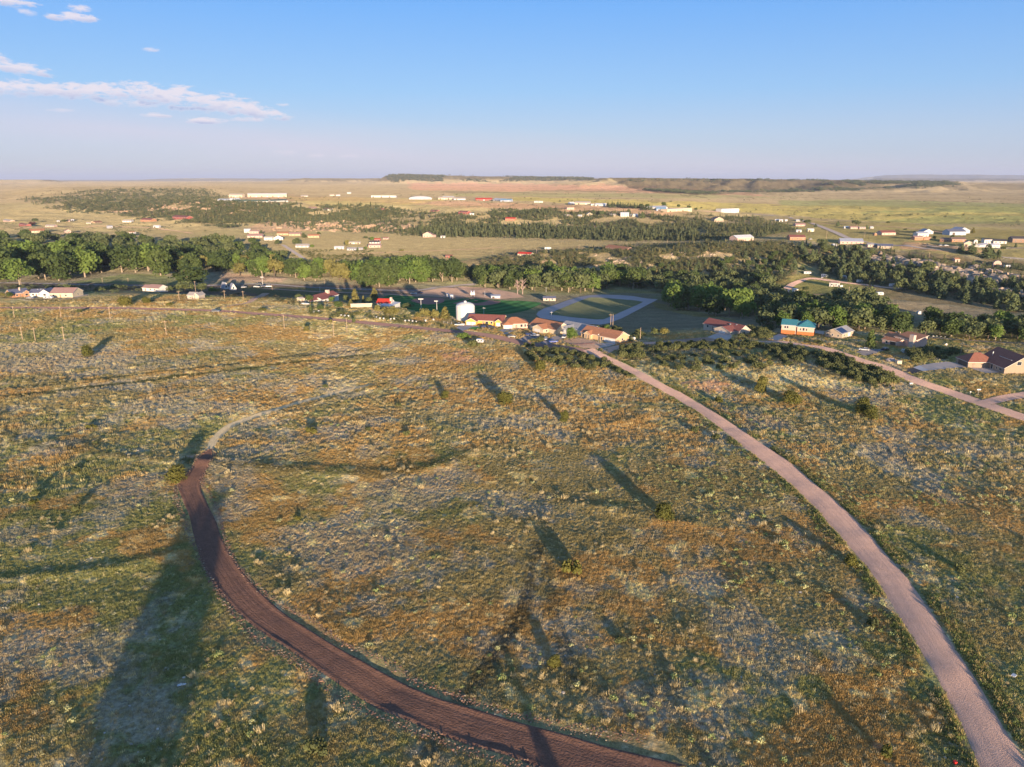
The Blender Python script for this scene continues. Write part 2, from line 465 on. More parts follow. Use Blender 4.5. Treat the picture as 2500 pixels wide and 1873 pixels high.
PATCHES = [  # polygons in the photograph, cover, strength, edge wobble px, speckle
    ([(560, 560), (0, 580), (0, 520), (150, 505), (400, 520), (520, 545)], MEADOW, .8, 6), ([(700, 640), (560, 600), (620, 575), (900, 572), (1230, 585), (1500, 588), (1500, 610), (1200, 625), (1000, 650), (840, 655)], MEADOW * 0.95, .9, 5),
    ([(-200, 500), (500, 480), (600, 500), (900, 497), (1850, 505), (2600, 510), (2600, 440), (-200, 440)], PLAIN, 1.0, 3),
    ([(1000, 446), (1650, 455), (1900, 480), (1500, 470), (1000, 462)], PLAIN_O, .9, 3), ([(1080, 490), (1500, 505), (1700, 520), (1600, 530), (1200, 505), (600, 485), (600, 475)], PLAIN_O, .6, 3),
    ([(1250, 481), (1600, 490), (1900, 500), (2600, 505), (2600, 540), (2200, 545), (1850, 520), (1500, 500), (1250, 488)], FIELD_Y, .85, 2),
    ([(1900, 490), (2200, 488), (2600, 500), (2600, 520), (2300, 522), (2100, 520), (2300, 508), (1900, 500)], FIELD_G, .7, 2), ([(2100, 540), (2350, 525), (2600, 530), (2600, 545), (2300, 548)], FIELD_G, .6, 2),
    ([(1100, 478), (1700, 484), (2000, 482), (1600, 474), (1100, 470)], FIELD_G, .45, 2), ([(680, 480), (1100, 486), (1000, 500), (760, 500)], FIELD_Y, .45, 2),
    ([(1800, 555), (2050, 540), (2500, 560), (2600, 640), (2300, 620), (2050, 590), (1900, 585)], FIELD_Y * .8, .6, 5), ([(2200, 590), (2330, 600), (2420, 615), (2330, 615), (2200, 605)], PLAIN_O, .6, 3),
    ([(150, 505), (500, 475), (640, 500), (900, 508), (1150, 522), (1400, 520), (1850, 530), (1950, 565), (1800, 590), (1550, 590), (1400, 585), (1230, 580), (1050, 578), (900, 568), (760, 560), (640, 545), (480, 545), (300, 522)], BRUSHC * 1.5, .75, 7),
    ([(600, 565), (640, 545), (760, 540), (900, 545), (1020, 552), (1010, 565), (760, 566)], ROCK, .75, 7), ([(240, 512), (480, 492), (600, 520), (600, 530), (480, 520), (300, 525)], ROCK, .8, 7), ([(1430, 545), (1500, 540), (1480, 565), (1420, 562)], ROCK, .5, 5),
    ([(1060, 660), (1250, 620), (1500, 600), (1850, 590), (1950, 620), (1920, 690), (1750, 690), (1500, 680), (1200, 668)], BRUSHC * 1.35, .85, 7),
    ([(1240, 655), (1350, 640), (1360, 655), (1280, 668)], ROCK, .7, 5), ([(1640, 620), (1800, 595), (1850, 600), (1760, 625)], ROCK * .8, .3, 8), ([(1550, 665), (1680, 650), (1740, 675), (1640, 685)], FIELD_Y * .75, .6, 6), ([(1850, 595), (1960, 600), (1990, 650), (1900, 650)], FIELD_Y * .8, .5, 8),
    ([(1830, 690), (1960, 660), (2060, 690), (2010, 730), (1880, 700)], FIELD_Y * .7, .7, 5), ([(1920, 680), (2060, 690), (2200, 710), (2150, 730), (1920, 720)], FIELD_G * .9 + np.array((.1, .05, 0)), .8, 4),
    ([(1950, 600), (2150, 605), (2500, 640), (2500, 770), (2150, 720), (1960, 640)], BRUSHC, .85, 6), ([(2140, 625), (2260, 640), (2310, 655), (2300, 670), (2180, 660), (2120, 650)], ROCK * .8, .95, 6), ([(2300, 665), (2400, 660), (2500, 680), (2490, 695), (2380, 692), (2320, 690)], ROCK * .85, .95, 6), ([(2395, 715), (2440, 708), (2500, 715), (2500, 730), (2420, 732)], ROCK * .7, .9, 4),
    ([(2120, 735), (2230, 735), (2500, 775), (2500, 800), (2300, 780), (2120, 765)], DIRT * .7 + FIELD_G * .4, .8, 4), ([(2250, 815), (2480, 830), (2500, 870), (2380, 850), (2260, 835)], FIELD_G * .8, .8, 3),
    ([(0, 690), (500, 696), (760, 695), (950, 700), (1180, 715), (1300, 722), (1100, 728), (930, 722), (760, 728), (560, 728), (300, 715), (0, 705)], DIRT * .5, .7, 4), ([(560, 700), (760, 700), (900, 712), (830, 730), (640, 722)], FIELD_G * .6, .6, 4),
    ([(1480, 700), (1620, 735), (1790, 770), (1900, 810), (1500, 815), (1430, 800), (1560, 745)], VALLEY * .95, .8, 4), ([(1590, 735), (1720, 765), (1840, 790), (1700, 775), (1600, 750)], FIELD_Y * .7, .6, 4), ([(1480, 705), (1620, 712), (1640, 720), (1490, 716)], FIELD_Y * .7, .6, 4),
    ([(390, 672), (300, 668), (160, 690), (430, 694), (480, 690)], FIELD_G * .8, .8, 3), ([(540, 665), (700, 680), (690, 690), (540, 686)], DIRT, .6, 3), ([(2240, 905), (2500, 905), (2500, 965), (2400, 975), (2250, 935)], VALLEY * .75, .8, 4), ([(2250, 905), (2360, 905), (2370, 925), (2280, 930)], RED * .7, .7, 5),
    ([(1480, 430), (2060, 430), (2100, 462), (1700, 478), (1540, 462)], BRUSHC * .5, .85, 4), ([(1900, 470), (2060, 436), (2340, 443), (2340, 455), (2100, 466)], BRUSHC * .55, .7, 3), ([(1500, 472), (1750, 474), (2150, 466), (2300, 458), (2120, 458), (1700, 468)], BRUSHC, .7, 3), ([(1280, 463), (1500, 466), (1560, 470), (1300, 468)], BRUSHC, .7, 2), ([(400, 446), (760, 442), (960, 446), (700, 450)], BRUSHC * 1.1, .5, 2), ([(1080, 467), (1300, 470), (1400, 474), (1100, 472)], BRUSHC, .5, 2), ([(930, 424), (1480, 430), (1480, 440), (940, 440)], BRUSHC * .55, .9, 1), ([(2130, 424), (2700, 424), (2700, 442), (2130, 442)], BRUSHC * .5, .95, .5), ([(100, 437), (960, 434), (960, 441.5), (100, 443)], BRUSHC * .7, .85, .8), ([(2360, 448), (2600, 448), (2600, 462), (2380, 462)], BRUSHC, .7, 3),
    ([(60, 478), (250, 458), (420, 456), (520, 466), (560, 488), (640, 498), (560, 505), (300, 510), (120, 508)], BRUSHC * 1.4, .75, 6), ([(60, 500), (120, 505), (170, 490), (130, 520), (60, 520)], BRUSHC * 1.4, .6, 5), ([(0, 470), (160, 458), (300, 455), (160, 475), (0, 485)], BRUSHC * 1.5, .6, 4)]


def cover(X, Y, px, py):
    n1 = fbm(X / 34, Y / 34, 101, 5)
    n2 = fbm(X / 17 + 5, Y / 17, 111, 4)
    n3 = fbm(X / 5, Y / 5 + 9, 121, 4)
    n4 = fbm(X / 14 - 30, Y / 14 + 8, 131, 4)
    n5 = fbm(X / 2.4, Y / 2.4, 141, 3)
    bias = {k: np.zeros_like(X) for k in ('ORANGE', 'STRAW', 'SAGE', 'GREEN', 'RED')}
    for (bx, by, rx, ry, k, w) in BLOBS:
        bias[k] += w * np.exp(-((px - bx) / rx) ** 2 - ((py - by) / ry) ** 2)
    c = np.empty(X.shape + (3,))
    c[:] = OLIVE

    def lay(col, m):
        nonlocal c
        m = np.clip(m, 0, 1)[..., None]
        c = c * (1 - m) + col * m
    lay(GREEN, smooth(.48, .58, n1 * .6 + n3 * .4 + bias['GREEN'] * .7) * .9)
    lay(ORANGE, smooth(.49, .57, n2 * .65 + n3 * .35 + bias['ORANGE'] * .7 - .02) * .85)
    lay(SAGE, smooth(.54, .64, n4 * .6 + n1 * .15 + n5 * .25 + bias['SAGE'] * .62) * .7)
    lay(STRAW, smooth(.60, .72, n3 * .6 + n5 * .4 + bias['STRAW'] * .55) * .9)
    lay(RED, smooth(.68, .80, n2 * .4 + n5 * .4 + .1 + bias['RED'] * .5) * .8)
    nearc = c.copy()
    # beyond the field
    streak = fbm(X / 260, Y / 70, 151, 4)
    spk = fbm(X / 9, Y / 9, 161, 3)
    c[:] = VALLEY
    lay(FIELD_G, smooth(.45, .7, streak) * .5)
    lay(MEADOW, smooth(850, 1050, Y) * .7)
    for (poly, col, st, wob) in PATCHES:
        wx = (fbm(X / 40, Y / 40, 171, 3) - .5) * wob * 6
        wy = (fbm(X / 40, Y / 40, 181, 3) - .5) * wob * 2.2
        fx = (fbm(X / 120, Y / 160, 191, 5) - .5) * wob * 4
        m = in_poly(px + wx + fx * 3, py + wy + fx, poly)
        lay(col, m * st * (.65 + .7 * spk))
    var = .72 + .56 * fbm(X / 180, Y / 120, 201, 6)
    c *= (.12 + .88 * var)[..., None]
    # sparse dark brush spots out on the plains
    sp = fbm(X / 24, Y / 30, 211, 3)
    cl = fbm(X / 500, Y / 500, 221, 2)
    lay(BRUSHC, smooth(.66, .74, sp * .8 + cl * .22) * smooth(1300, 2200, Y) * .8)
    edge = np.maximum(smooth(3.5, 7.5, -base_height(X, Y) + (n1 - .5) * 3), smooth(560, 620, Y))
    c = nearc * (1 - edge[..., None]) + c * edge[..., None]
    dn = {}
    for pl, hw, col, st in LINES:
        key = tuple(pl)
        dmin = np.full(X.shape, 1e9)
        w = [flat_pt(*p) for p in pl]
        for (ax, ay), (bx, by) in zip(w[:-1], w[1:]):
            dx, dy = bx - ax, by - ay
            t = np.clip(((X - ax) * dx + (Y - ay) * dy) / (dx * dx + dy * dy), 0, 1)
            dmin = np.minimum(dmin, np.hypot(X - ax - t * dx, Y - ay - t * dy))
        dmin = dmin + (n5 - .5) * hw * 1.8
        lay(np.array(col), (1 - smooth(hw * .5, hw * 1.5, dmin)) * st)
    return np.clip(c, 0.01, 0.9)


# ------------------------------------------------------------------ materials
MATS = {}


def new_mat(name):
    m = bpy.data.materials.new(name)
    m.use_nodes = True
    return m, m.node_tree, m.node_tree.nodes['Principled BSDF']


def mat(name, col, rough=.8, var=.12, scale=1.5, metal=0.0, bump=0.0, spec=.3):
    """painted / stucco / metal surface with mottled wear"""
    if name in MATS:
        return MATS[name]
    m, nt, b = new_mat(name)
    tc = N(nt, 'ShaderNodeTexCoord')
    nz = N(nt, 'ShaderNodeTexNoise')
    nz.inputs['Scale'].default_value = scale
    nz.inputs['Detail'].default_value = 5
    nt.links.new(tc.outputs['Object'], nz.inputs['Vector'])
    lo = tuple(c * (1 - var) for c in col)
    hi = tuple(min(1, c * (1 + var)) for c in col)
    c = ramp(nt, nz.outputs[0], [(.3, lo), (.7, hi)])
    nt.links.new(c, b.inputs['Base Color'])
    b.inputs['Roughness'].default_value = rough
    b.inputs['Metallic'].default_value = metal
    b.inputs['Specular IOR Level'].default_value = spec
    if bump:
        bp = N(nt, 'ShaderNodeBump')
        bp.inputs['Strength'].default_value = bump
        bp.inputs['Distance'].default_value = .1
        nt.links.new(nz.outputs[0], bp.inputs['Height'])
        nt.links.new(bp.outputs[0], b.inputs['Normal'])
    MATS[name] = m
    return m


def ground_material():
    m, nt, b = new_mat("prairie_ground")
    a = N(nt, 'ShaderNodeAttribute')
    a.attribute_name = 'cover'
    geo = N(nt, 'ShaderNodeNewGeometry')
    n1 = N(nt, 'ShaderNodeTexNoise')
    n1.inputs['Scale'].default_value = 1.1
    n1.inputs['Detail'].default_value = 6
    n1.inputs['Roughness'].default_value = .7
    nt.links.new(geo.outputs['Position'], n1.inputs['Vector'])
    n2 = N(nt, 'ShaderNodeTexNoise')
    n2.inputs['Scale'].default_value = .07
    n2.inputs['Detail'].default_value = 8
    n2.inputs['Roughness'].default_value = .65
    nt.links.new(geo.outputs['Position'], n2.inputs['Vector'])
    f = ramp(nt, n1.outputs[0], [(.3, (.55, .55, .55)), (.72, (1.45, 1.45, 1.45))])
    c = mix_rgb(nt, 1.0, a.outputs['Color'], f, 'MULTIPLY')
    f2 = ramp(nt, n2.outputs[0], [(.3, (.8, .8, .8)), (.7, (1.2, 1.2, 1.2))])
    c = mix_rgb(nt, 1.0, c, f2, 'MULTIPLY')
    nt.links.new(c, b.inputs['Base Color'])
    b.inputs['Roughness'].default_value = 1.0
    b.inputs['Diffuse Roughness'].default_value = 1.0
    b.inputs['Specular IOR Level'].default_value = 0.0
    bp = N(nt, 'ShaderNodeBump')
    bp.inputs['Strength'].default_value = 1.0
    bp.inputs['Distance'].default_value = GROUND_BUMP
    nt.links.new(n1.outputs[0], bp.inputs['Height'])
    bp2 = N(nt, 'ShaderNodeBump')
    bp2.inputs['Strength'].default_value = 1.0
    bp2.inputs['Distance'].default_value = GROUND_BUMP_FAR
    nt.links.new(n2.outputs[0], bp2.inputs['Height'])
    nt.links.new(bp.outputs[0], bp2.inputs['Normal'])
    nt.links.new(bp2.outputs[0], b.inputs['Normal'])
    return m


GROUND_BUMP = .5
GROUND_BUMP_FAR = 5.0
PX, PY = project(GX, GY, GZ)
CV = cover(GX, np.maximum(GY, 1.0), np.where(GY > 20, PX, -9999), np.where(GY > 20, PY, 1500))


def grid_mesh(name, V, nu, nv, wrap=False):
    """V: (nv, nu, 3)"""
    me = bpy.data.meshes.new(name)
    idx = np.arange(nu * nv).reshape(nv, nu)
    if wrap:
        idx = np.concatenate([idx, idx[:, :1]], axis=1)
    q = np.stack([idx[:-1, :-1], idx[:-1, 1:], idx[1:, 1:], idx[1:, :-1]], axis=-1).reshape(-1, 4)
    return me, q


def mesh_np(name, verts, quads, smooth_shade=False):
    me = bpy.data.meshes.new(name)
    verts = np.asarray(verts, np.float32)
    quads = np.asarray(quads, np.int32)
    k = quads.shape[1]
    me.vertices.add(len(verts))
    me.vertices.foreach_set('co', verts.ravel())
    me.loops.add(quads.size)
    me.loops.foreach_set('vertex_index', quads.ravel())
    me.polygons.add(len(quads))
    me.polygons.foreach_set('loop_start', np.arange(0, quads.size, k, dtype=np.int32))
    me.polygons.foreach_set('use_smooth', np.full(len(quads), smooth_shade))
    me.update(calc_edges=True)
    return me


def build_terrain():
    V = np.stack([GX, GY, GZ], -1).reshape(-1, 3)
    idx = np.arange(NT * NR).reshape(NR, NT)
    idx = np.concatenate([idx, idx[:, :1]], axis=1)
    q = np.stack([idx[:-1, :-1], idx[1:, :-1], idx[1:, 1:], idx[:-1, 1:]], axis=-1).reshape(-1, 4)
    q = q[:, ::-1]
    V = np.concatenate([V, [[0, 0, float(height(np.array([0.]), np.array([1.]))[0])]]])
    me = mesh_np("terrain", V, q, True)
    # close the small hole under the drone
    bm = bmesh.new()
    bm.from_mesh(me)
    bm.verts.ensure_lookup_table()
    c = bm.verts[len(V) - 1]
    for j in range(NT):
        bm.faces.new((c, bm.verts[(j + 1) % NT], bm.verts[j]))
    bm.to_mesh(me)
    bm.free()
    ca = np.ones((len(V), 4), np.float32)
    ca[:-1, :3] = CV.reshape(-1, 3)
    ca[-1, :3] = OLIVE
    at_ = me.attributes.new('cover', 'FLOAT_COLOR', 'POINT')
    at_.data.foreach_set('color', ca.ravel())
    me.materials.append(ground_material())
    o = bpy.data.objects.new("terrain", me)
    o['kind'] = 'structure'
    COL.objects.link(o)
    return o


build_terrain()

# ------------------------------------------------------------------ mesh builder
class MB:
    def __init__(self):
        self.v, self.f = [], []

    def add(self, vs, fs):
        o = len(self.v)
        self.v.extend([tuple(p) for p in vs])
        self.f.extend([tuple(i + o for i in f) for f in fs])
        return self

    def box(self, x0, x1, y0, y1, z0, z1, top=True):
        vs = [(x0, y0, z0), (x1, y0, z0), (x1, y1, z0), (x0, y1, z0), (x0, y0, z1), (x1, y0, z1), (x1, y1, z1), (x0, y1, z1)]
        fs = [(0, 1, 5, 4), (1, 2, 6, 5), (2, 3, 7, 6), (3, 0, 4, 7), (0, 3, 2, 1)]
        if top:
            fs.append((4, 5, 6, 7))
        return self.add(vs, fs)

    def frustum(self, x0, x1, y0, y1, z0, z1, ix0, ix1, iy):
        vs = [(x0, y0, z0), (x1, y0, z0), (x1, y1, z0), (x0, y1, z0), (x0 + ix0, y0 + iy, z1), (x1 - ix1, y0 + iy, z1), (x1 - ix1, y1 - iy, z1), (x0 + ix0, y1 - iy, z1)]
        return self.add(vs, [(0, 1, 5, 4), (1, 2, 6, 5), (2, 3, 7, 6), (3, 0, 4, 7), (0, 3, 2, 1), (4, 5, 6, 7)])

    def tube(self, pts, rad, n=7, cap=True):
        rings = []
        for i, p in enumerate(pts):
            p = Vector(p)
            a = Vector(pts[max(0, i - 1)])
            b = Vector(pts[min(len(pts) - 1, i + 1)])
            d = (b - a).normalized()
            u = d.cross(Vector((0, 0, 1)))
            if u.length < 1e-3:
                u = Vector((1, 0, 0))
            u.normalize()
            w = d.cross(u)
            r = rad[i] if hasattr(rad, '__len__') else rad
            rings.append([p + (u * math.cos(t) + w * math.sin(t)) * r for t in [2 * math.pi * k / n for k in range(n)]])
        vs = [q for r in rings for q in r]
        fs = []
        for i in range(len(pts) - 1):
            for k in range(n):
                fs.append((i * n + k, i * n + (k + 1) % n, (i + 1) * n + (k + 1) % n, (i + 1) * n + k))
        if cap:
            fs.append(tuple(range(n))[::-1])
            fs.append(tuple((len(pts) - 1) * n + k for k in range(n)))
        return self.add(vs, fs)

    def lathe(self, prof_, n=32, x=0, y=0):
        vs, fs = [], []
        for (r, z) in prof_:
            for k in range(n):
                t = 2 * math.pi * k / n
                vs.append((x + r * math.cos(t), y + r * math.sin(t), z))
        for i in range(len(prof_) - 1):
            for k in range(n):
                fs.append((i * n + k, i * n + (k + 1) % n, (i + 1) * n + (k + 1) % n, (i + 1) * n + k))
        fs.append(tuple((len(prof_) - 1) * n + k for k in range(n)))
        return self.add(vs, fs)

    def mesh(self, name, m=None, smooth_shade=False):
        me = bpy.data.meshes.new(name)
        me.from_pydata(self.v, [], self.f)
        if m is not None:
            me.materials.append(m)
        if smooth_shade:
            for p in me.polygons:
                p.use_smooth = True
        me.update()
        return me


def link(name, me, parent=None, loc=None, **props):
    o = bpy.data.objects.new(name, me)
    COL.objects.link(o)
    if parent is not None:
        o.parent = parent
    if loc is not None:
        o.location = loc
    for k, v in props.items():
        if v is not None:
            o[k] = v
    return o


def obj(name, mb, m, parent=None, smooth_shade=False, **props):
    return link(name, mb.mesh(name, m, smooth_shade), parent, **props)


def root(name, label, cat, loc, rz=0.0, group=None):
    o = link(name, None, None, loc, label=label, category=cat, group=group)
    o.rotation_euler = (0, 0, rz)
    o.empty_display_size = .5
    return o


ORD = ['first', 'second', 'third', 'fourth', 'fifth', 'sixth', 'seventh', 'eighth', 'ninth', 'tenth', 'eleventh', 'twelfth', 'thirteenth', 'fourteenth',
       'fifteenth', 'sixteenth', 'seventeenth', 'eighteenth', 'nineteenth', 'twentieth']
ORD += ['twenty-' + w for w in ORD[:9]] + ['thirtieth'] + ['thirty-' + w for w in ORD[:9]] + ['fortieth'] + ['forty-' + w for w in ORD[:9]] + ['fiftieth']

# ------------------------------------------------------------------ roads, drives, courts, fields
def catmull(P, n=10):
    P = [np.array(p, float) for p in P]
    P = [2 * P[0] - P[1]] + P + [2 * P[-1] - P[-2]]
    out = []
    for i in range(1, len(P) - 2):
        for t in np.linspace(0, 1, n, endpoint=False):
            a, b, c, d = P[i - 1], P[i], P[i + 1], P[i + 2]
            out.append(.5 * ((2 * b) + (-a + c) * t + (2 * a - 5 * b + 4 * c - d) * t * t + (-a + 3 * b - 3 * c + d) * t ** 3))
    out.append(P[-2])
    return np.array(out)


def dirt_mat(name, col, col2, wheel, scale=.6, edge=(.2, .17, .08), bump=.3, fine=6.0):
    """loose gravel or soil: across-the-road coordinate drives the wheel tracks"""
    m, nt, b = new_mat(name)
    at_ = N(nt, 'ShaderNodeAttribute')
    at_.attribute_name = 'across'
    geo = N(nt, 'ShaderNodeNewGeometry')
    nz = N(nt, 'ShaderNodeTexNoise')
    nz.inputs['Scale'].default_value = scale
    nz.inputs['Detail'].default_value = 8
    nz.inputs['Roughness'].default_value = .65
    nt.links.new(geo.outputs['Position'], nz.inputs['Vector'])
    nf = N(nt, 'ShaderNodeTexNoise')
    nf.inputs['Scale'].default_value = fine
    nf.inputs['Detail'].default_value = 3
    nt.links.new(geo.outputs['Position'], nf.inputs['Vector'])
    c = ramp(nt, nz.outputs[0], [(.3, col), (.7, col2)])
    # long streaks left by wheels and the grader blade
    sep = N(nt, 'ShaderNodeSeparateXYZ')
    nt.links.new(at_.outputs['Vector'], sep.inputs[0])
    cb = N(nt, 'ShaderNodeCombineXYZ')
    nt.links.new(math_node(nt, 'MULTIPLY', sep.outputs[0], 14.0), cb.inputs[0])
    nt.links.new(math_node(nt, 'MULTIPLY', sep.outputs[1], .035), cb.inputs[1])
    ns = N(nt, 'ShaderNodeTexNoise')
    ns.inputs['Scale'].default_value = 1.0
    ns.inputs['Detail'].default_value = 4
    nt.links.new(cb.outputs[0], ns.inputs['Vector'])
    st = ramp(nt, ns.outputs[0], [(.35, (1 - wheel,) * 3), (.65, (1 + wheel,) * 3)])
    c = mix_rgb(nt, 1.0, c, st, 'MULTIPLY')
    fr = ramp(nt, nf.outputs[0], [(.35, (.85,) * 3), (.7, (1.15,) * 3)])
    c = mix_rgb(nt, 1.0, c, fr, 'MULTIPLY')
    # ragged grassy edge
    ax = math_node(nt, 'ABSOLUTE', math_node(nt, 'SUBTRACT', sep.outputs[0], .5))
    ef = math_node(nt, 'MULTIPLY', math_node(nt, 'SUBTRACT', math_node(nt, 'ADD', ax, math_node(nt, 'MULTIPLY', math_node(nt, 'SUBTRACT', nz.outputs[0], .5), .42)), .46), 14.0, clamp=True)
    c = mix_rgb(nt, ef, c, edge)
    nt.links.new(c, b.inputs['Base Color'])
    b.inputs['Roughness'].default_value = 1.0
    b.inputs['Diffuse Roughness'].default_value = .8
    b.inputs['Specular IOR Level'].default_value = .05
    bp = N(nt, 'ShaderNodeBump')
    bp.inputs['Strength'].default_value = 1.0
    bp.inputs['Distance'].default_value = bump
    hsum = math_node(nt, 'ADD', math_node(nt, 'MULTIPLY', ns.outputs[0], .22), math_node(nt, 'MULTIPLY', nf.outputs[0], .3))
    nt.links.new(hsum, bp.inputs['Height'])
    nt.links.new(bp.outputs[0], b.inputs['Normal'])
    return m


ROAD_LINES = []      # (world polyline, half width): where no grass grows


def strip(name, L, Rr, m, off=.1, n=10, nc=7, crown=None, kind='structure'):
    """road between two edge polylines given in photograph pixels"""
    L = np.array([at(*p)[:2] for p in L])
    Rr = np.array([at(*p)[:2] for p in Rr])
    L, Rr = catmull(L, n), catmull(Rr, n)
    k = max(len(L), len(Rr))
    if len(L) != len(Rr):
        def res(P):
            d = np.r_[0, np.cumsum(np.hypot(*np.diff(P, axis=0).T))]
            t = np.linspace(0, d[-1], k)
            return np.stack([np.interp(t, d, P[:, 0]), np.interp(t, d, P[:, 1])], -1)
        L, Rr = res(L), res(Rr)
    u = np.linspace(0, 1, nc)
    XY = L[:, None] * (1 - u)[None, :, None] + Rr[:, None] * u[None, :, None]
    Z = tz(XY[..., 0].ravel(), XY[..., 1].ravel()).reshape(XY.shape[:2]) + off
    if crown is not None:
        Z = Z + np.interp(u, crown[0], crown[1])[None]
    mid = (L + Rr) / 2
    ROAD_LINES.append((mid[::3], np.hypot(*(L - Rr).T)[::3] / 2))
    V = np.concatenate([XY, Z[..., None]], -1)
    nr = len(V)
    idx = np.arange(nr * nc).reshape(nr, nc)
    q = np.stack([idx[:-1, :-1], idx[:-1, 1:], idx[1:, 1:], idx[1:, :-1]], -1).reshape(-1, 4)
    me = mesh_np(name, V.reshape(-1, 3), q, True)
    # make sure it faces up
    if me.polygons[0].normal.z < 0:
        me.flip_normals()
    d = np.r_[0, np.cumsum(np.hypot(*np.diff(mid, axis=0).T))]
    ac = np.zeros((nr, nc, 3), np.float32)
    ac[..., 0] = u[None]
    ac[..., 1] = d[:, None]
    a = me.attributes.new('across', 'FLOAT_VECTOR', 'POINT')
    a.data.foreach_set('vector', ac.ravel())
    me.materials.append(m)
    return link(name, me, kind=kind)


def lane(name, mid, width, m, off=.1, n=8, nc=5, world_pts=False):
    """road of even width along a centre line in photograph pixels"""
    P = np.array(mid, float) if world_pts else np.array([at(*p)[:2] for p in mid])
    P = catmull(P, n)
    t = np.gradient(P, axis=0)
    t /= np.hypot(t[:, 0], t[:, 1])[:, None]
    nrm = np.stack([-t[:, 1], t[:, 0]], -1)
    w = np.asarray(width if hasattr(width, '__len__') else [width, width], float)
    w = np.interp(np.linspace(0, 1, len(P)), np.linspace(0, 1, len(w)), w)
    L, Rr = P + nrm * w[:, None] / 2, P - nrm * w[:, None] / 2
    u = np.linspace(0, 1, nc)
    XY = L[:, None] * (1 - u)[None, :, None] + Rr[:, None] * u[None, :, None]
    Z = tz(XY[..., 0].ravel(), XY[..., 1].ravel()).reshape(XY.shape[:2]) + off
    ROAD_LINES.append((P[::2], w[::2] / 2))
    nr = len(P)
    idx = np.arange(nr * nc).reshape(nr, nc)
    q = np.stack([idx[:-1, :-1], idx[:-1, 1:], idx[1:, 1:], idx[1:, :-1]], -1).reshape(-1, 4)
    me = mesh_np(name, np.concatenate([XY, Z[..., None]], -1).reshape(-1, 3), q, True)
    if me.polygons[0].normal.z < 0:
        me.flip_normals()
    d = np.r_[0, np.cumsum(np.hypot(*np.diff(P, axis=0).T))]
    ac = np.zeros((nr, nc, 3), np.float32)
    ac[..., 0] = u[None]
    ac[..., 1] = d[:, None]
    a = me.attributes.new('across', 'FLOAT_VECTOR', 'POINT')
    a.data.foreach_set('vector', ac.ravel())
    me.materials.append(m)
    return link(name, me, kind='structure')


def sheet(name, poly, m, off=.08, cell=None, kind='structure', label=None, world_pts=False):
    """flat ground cover inside a pixel polygon, draped on the terrain"""
    W = [Vector(p) for p in poly] if world_pts else [at(*p).to_2d() for p in poly]
    xs, ys = [p.x for p in W], [p.y for p in W]
    size = max(max(xs) - min(xs), max(ys) - min(ys))
    cell = cell or max(size / 28, 1.0)
    B = []
    for a, b in zip(W, W[1:] + W[:1]):
        k = max(1, int((b - a).length / cell))
        B += [a.lerp(b, i / k) for i in range(k)]
    nb = len(B)
    gx, gy = np.meshgrid(np.arange(min(xs), max(xs), cell), np.arange(min(ys), max(ys), cell))
    gx, gy = gx.ravel(), gy.ravel()
    ins = in_poly(gx, gy, [(p.x, p.y) for p in W])
    pts = B + [Vector((x, y)) for x, y in zip(gx[ins], gy[ins])]
    vs, es, fs, *_ = delaunay_2d_cdt(pts, [(i, (i + 1) % nb) for i in range(nb)], [], 1, 1e-4)
    X = np.array([v.x for v in vs])
    Y = np.array([v.y for v in vs])
    Z = tz(X, Y) + off
    me = bpy.data.meshes.new(name)
    me.from_pydata(list(zip(X, Y, Z)), [], [tuple(f) for f in fs])
    me.update()
    if len(me.polygons) and me.polygons[0].normal.z < 0:
        me.flip_normals()
    for p in me.polygons:
        p.use_smooth = True
    ac = np.full((len(X), 3), .5, np.float32)
    ac[:, 0] = .5 + .02 * np.sin(X * .35 + Y * .2)
    ac[:, 1] = X
    me.attributes.new('across', 'FLOAT_VECTOR', 'POINT').data.foreach_set('vector', ac.ravel())
    me.materials.append(m)
    NOGRASS.append([(p.x, p.y) for p in W])
    return link(name, me, kind=kind, label=label)


NOGRASS = []


def turf_mat(name, a, b_, stripe=None, ang=0.6):
    m, nt, b = new_mat(name)
    geo = N(nt, 'ShaderNodeNewGeometry')
    nz = N(nt, 'ShaderNodeTexNoise')
    nz.inputs['Scale'].default_value = .12
    nz.inputs['Detail'].default_value = 8
    nz.inputs['Roughness'].default_value = .7
    nt.links.new(geo.outputs['Position'], nz.inputs['Vector'])
    c = ramp(nt, nz.outputs[0], [(.3, a), (.7, b_)])
    if stripe:
        sep = N(nt, 'ShaderNodeSeparateXYZ')
        nt.links.new(geo.outputs['Position'], sep.inputs[0])
        w = math_node(nt, 'ADD', math_node(nt, 'MULTIPLY', sep.outputs[0], math.cos(ang) * stripe), math_node(nt, 'MULTIPLY', sep.outputs[1], math.sin(ang) * stripe))
        s = math_node(nt, 'SINE', w)
        f = ramp(nt, math_node(nt, 'MULTIPLY_ADD', s, .5, .5), [(.4, (.82,) * 3), (.6, (1.22,) * 3)])
        c = mix_rgb(nt, 1.0, c, f, 'MULTIPLY')
    nt.links.new(c, b.inputs['Base Color'])
    b.inputs['Roughness'].default_value = 1
    b.inputs['Diffuse Roughness'].default_value = 1
    b.inputs['Specular IOR Level'].default_value = .0
    bp = N(nt, 'ShaderNodeBump')
    bp.inputs['Distance'].default_value = .5
    nz2 = N(nt, 'ShaderNodeTexNoise')
    nz2.inputs['Scale'].default_value = 1.5
    nz2.inputs['Detail'].default_value = 4
    nt.links.new(geo.outputs['Position'], nz2.inputs['Vector'])
    nt.links.new(nz2.outputs[0], bp.inputs['Height'])
    nt.links.new(bp.outputs[0], b.inputs['Normal'])
    return m


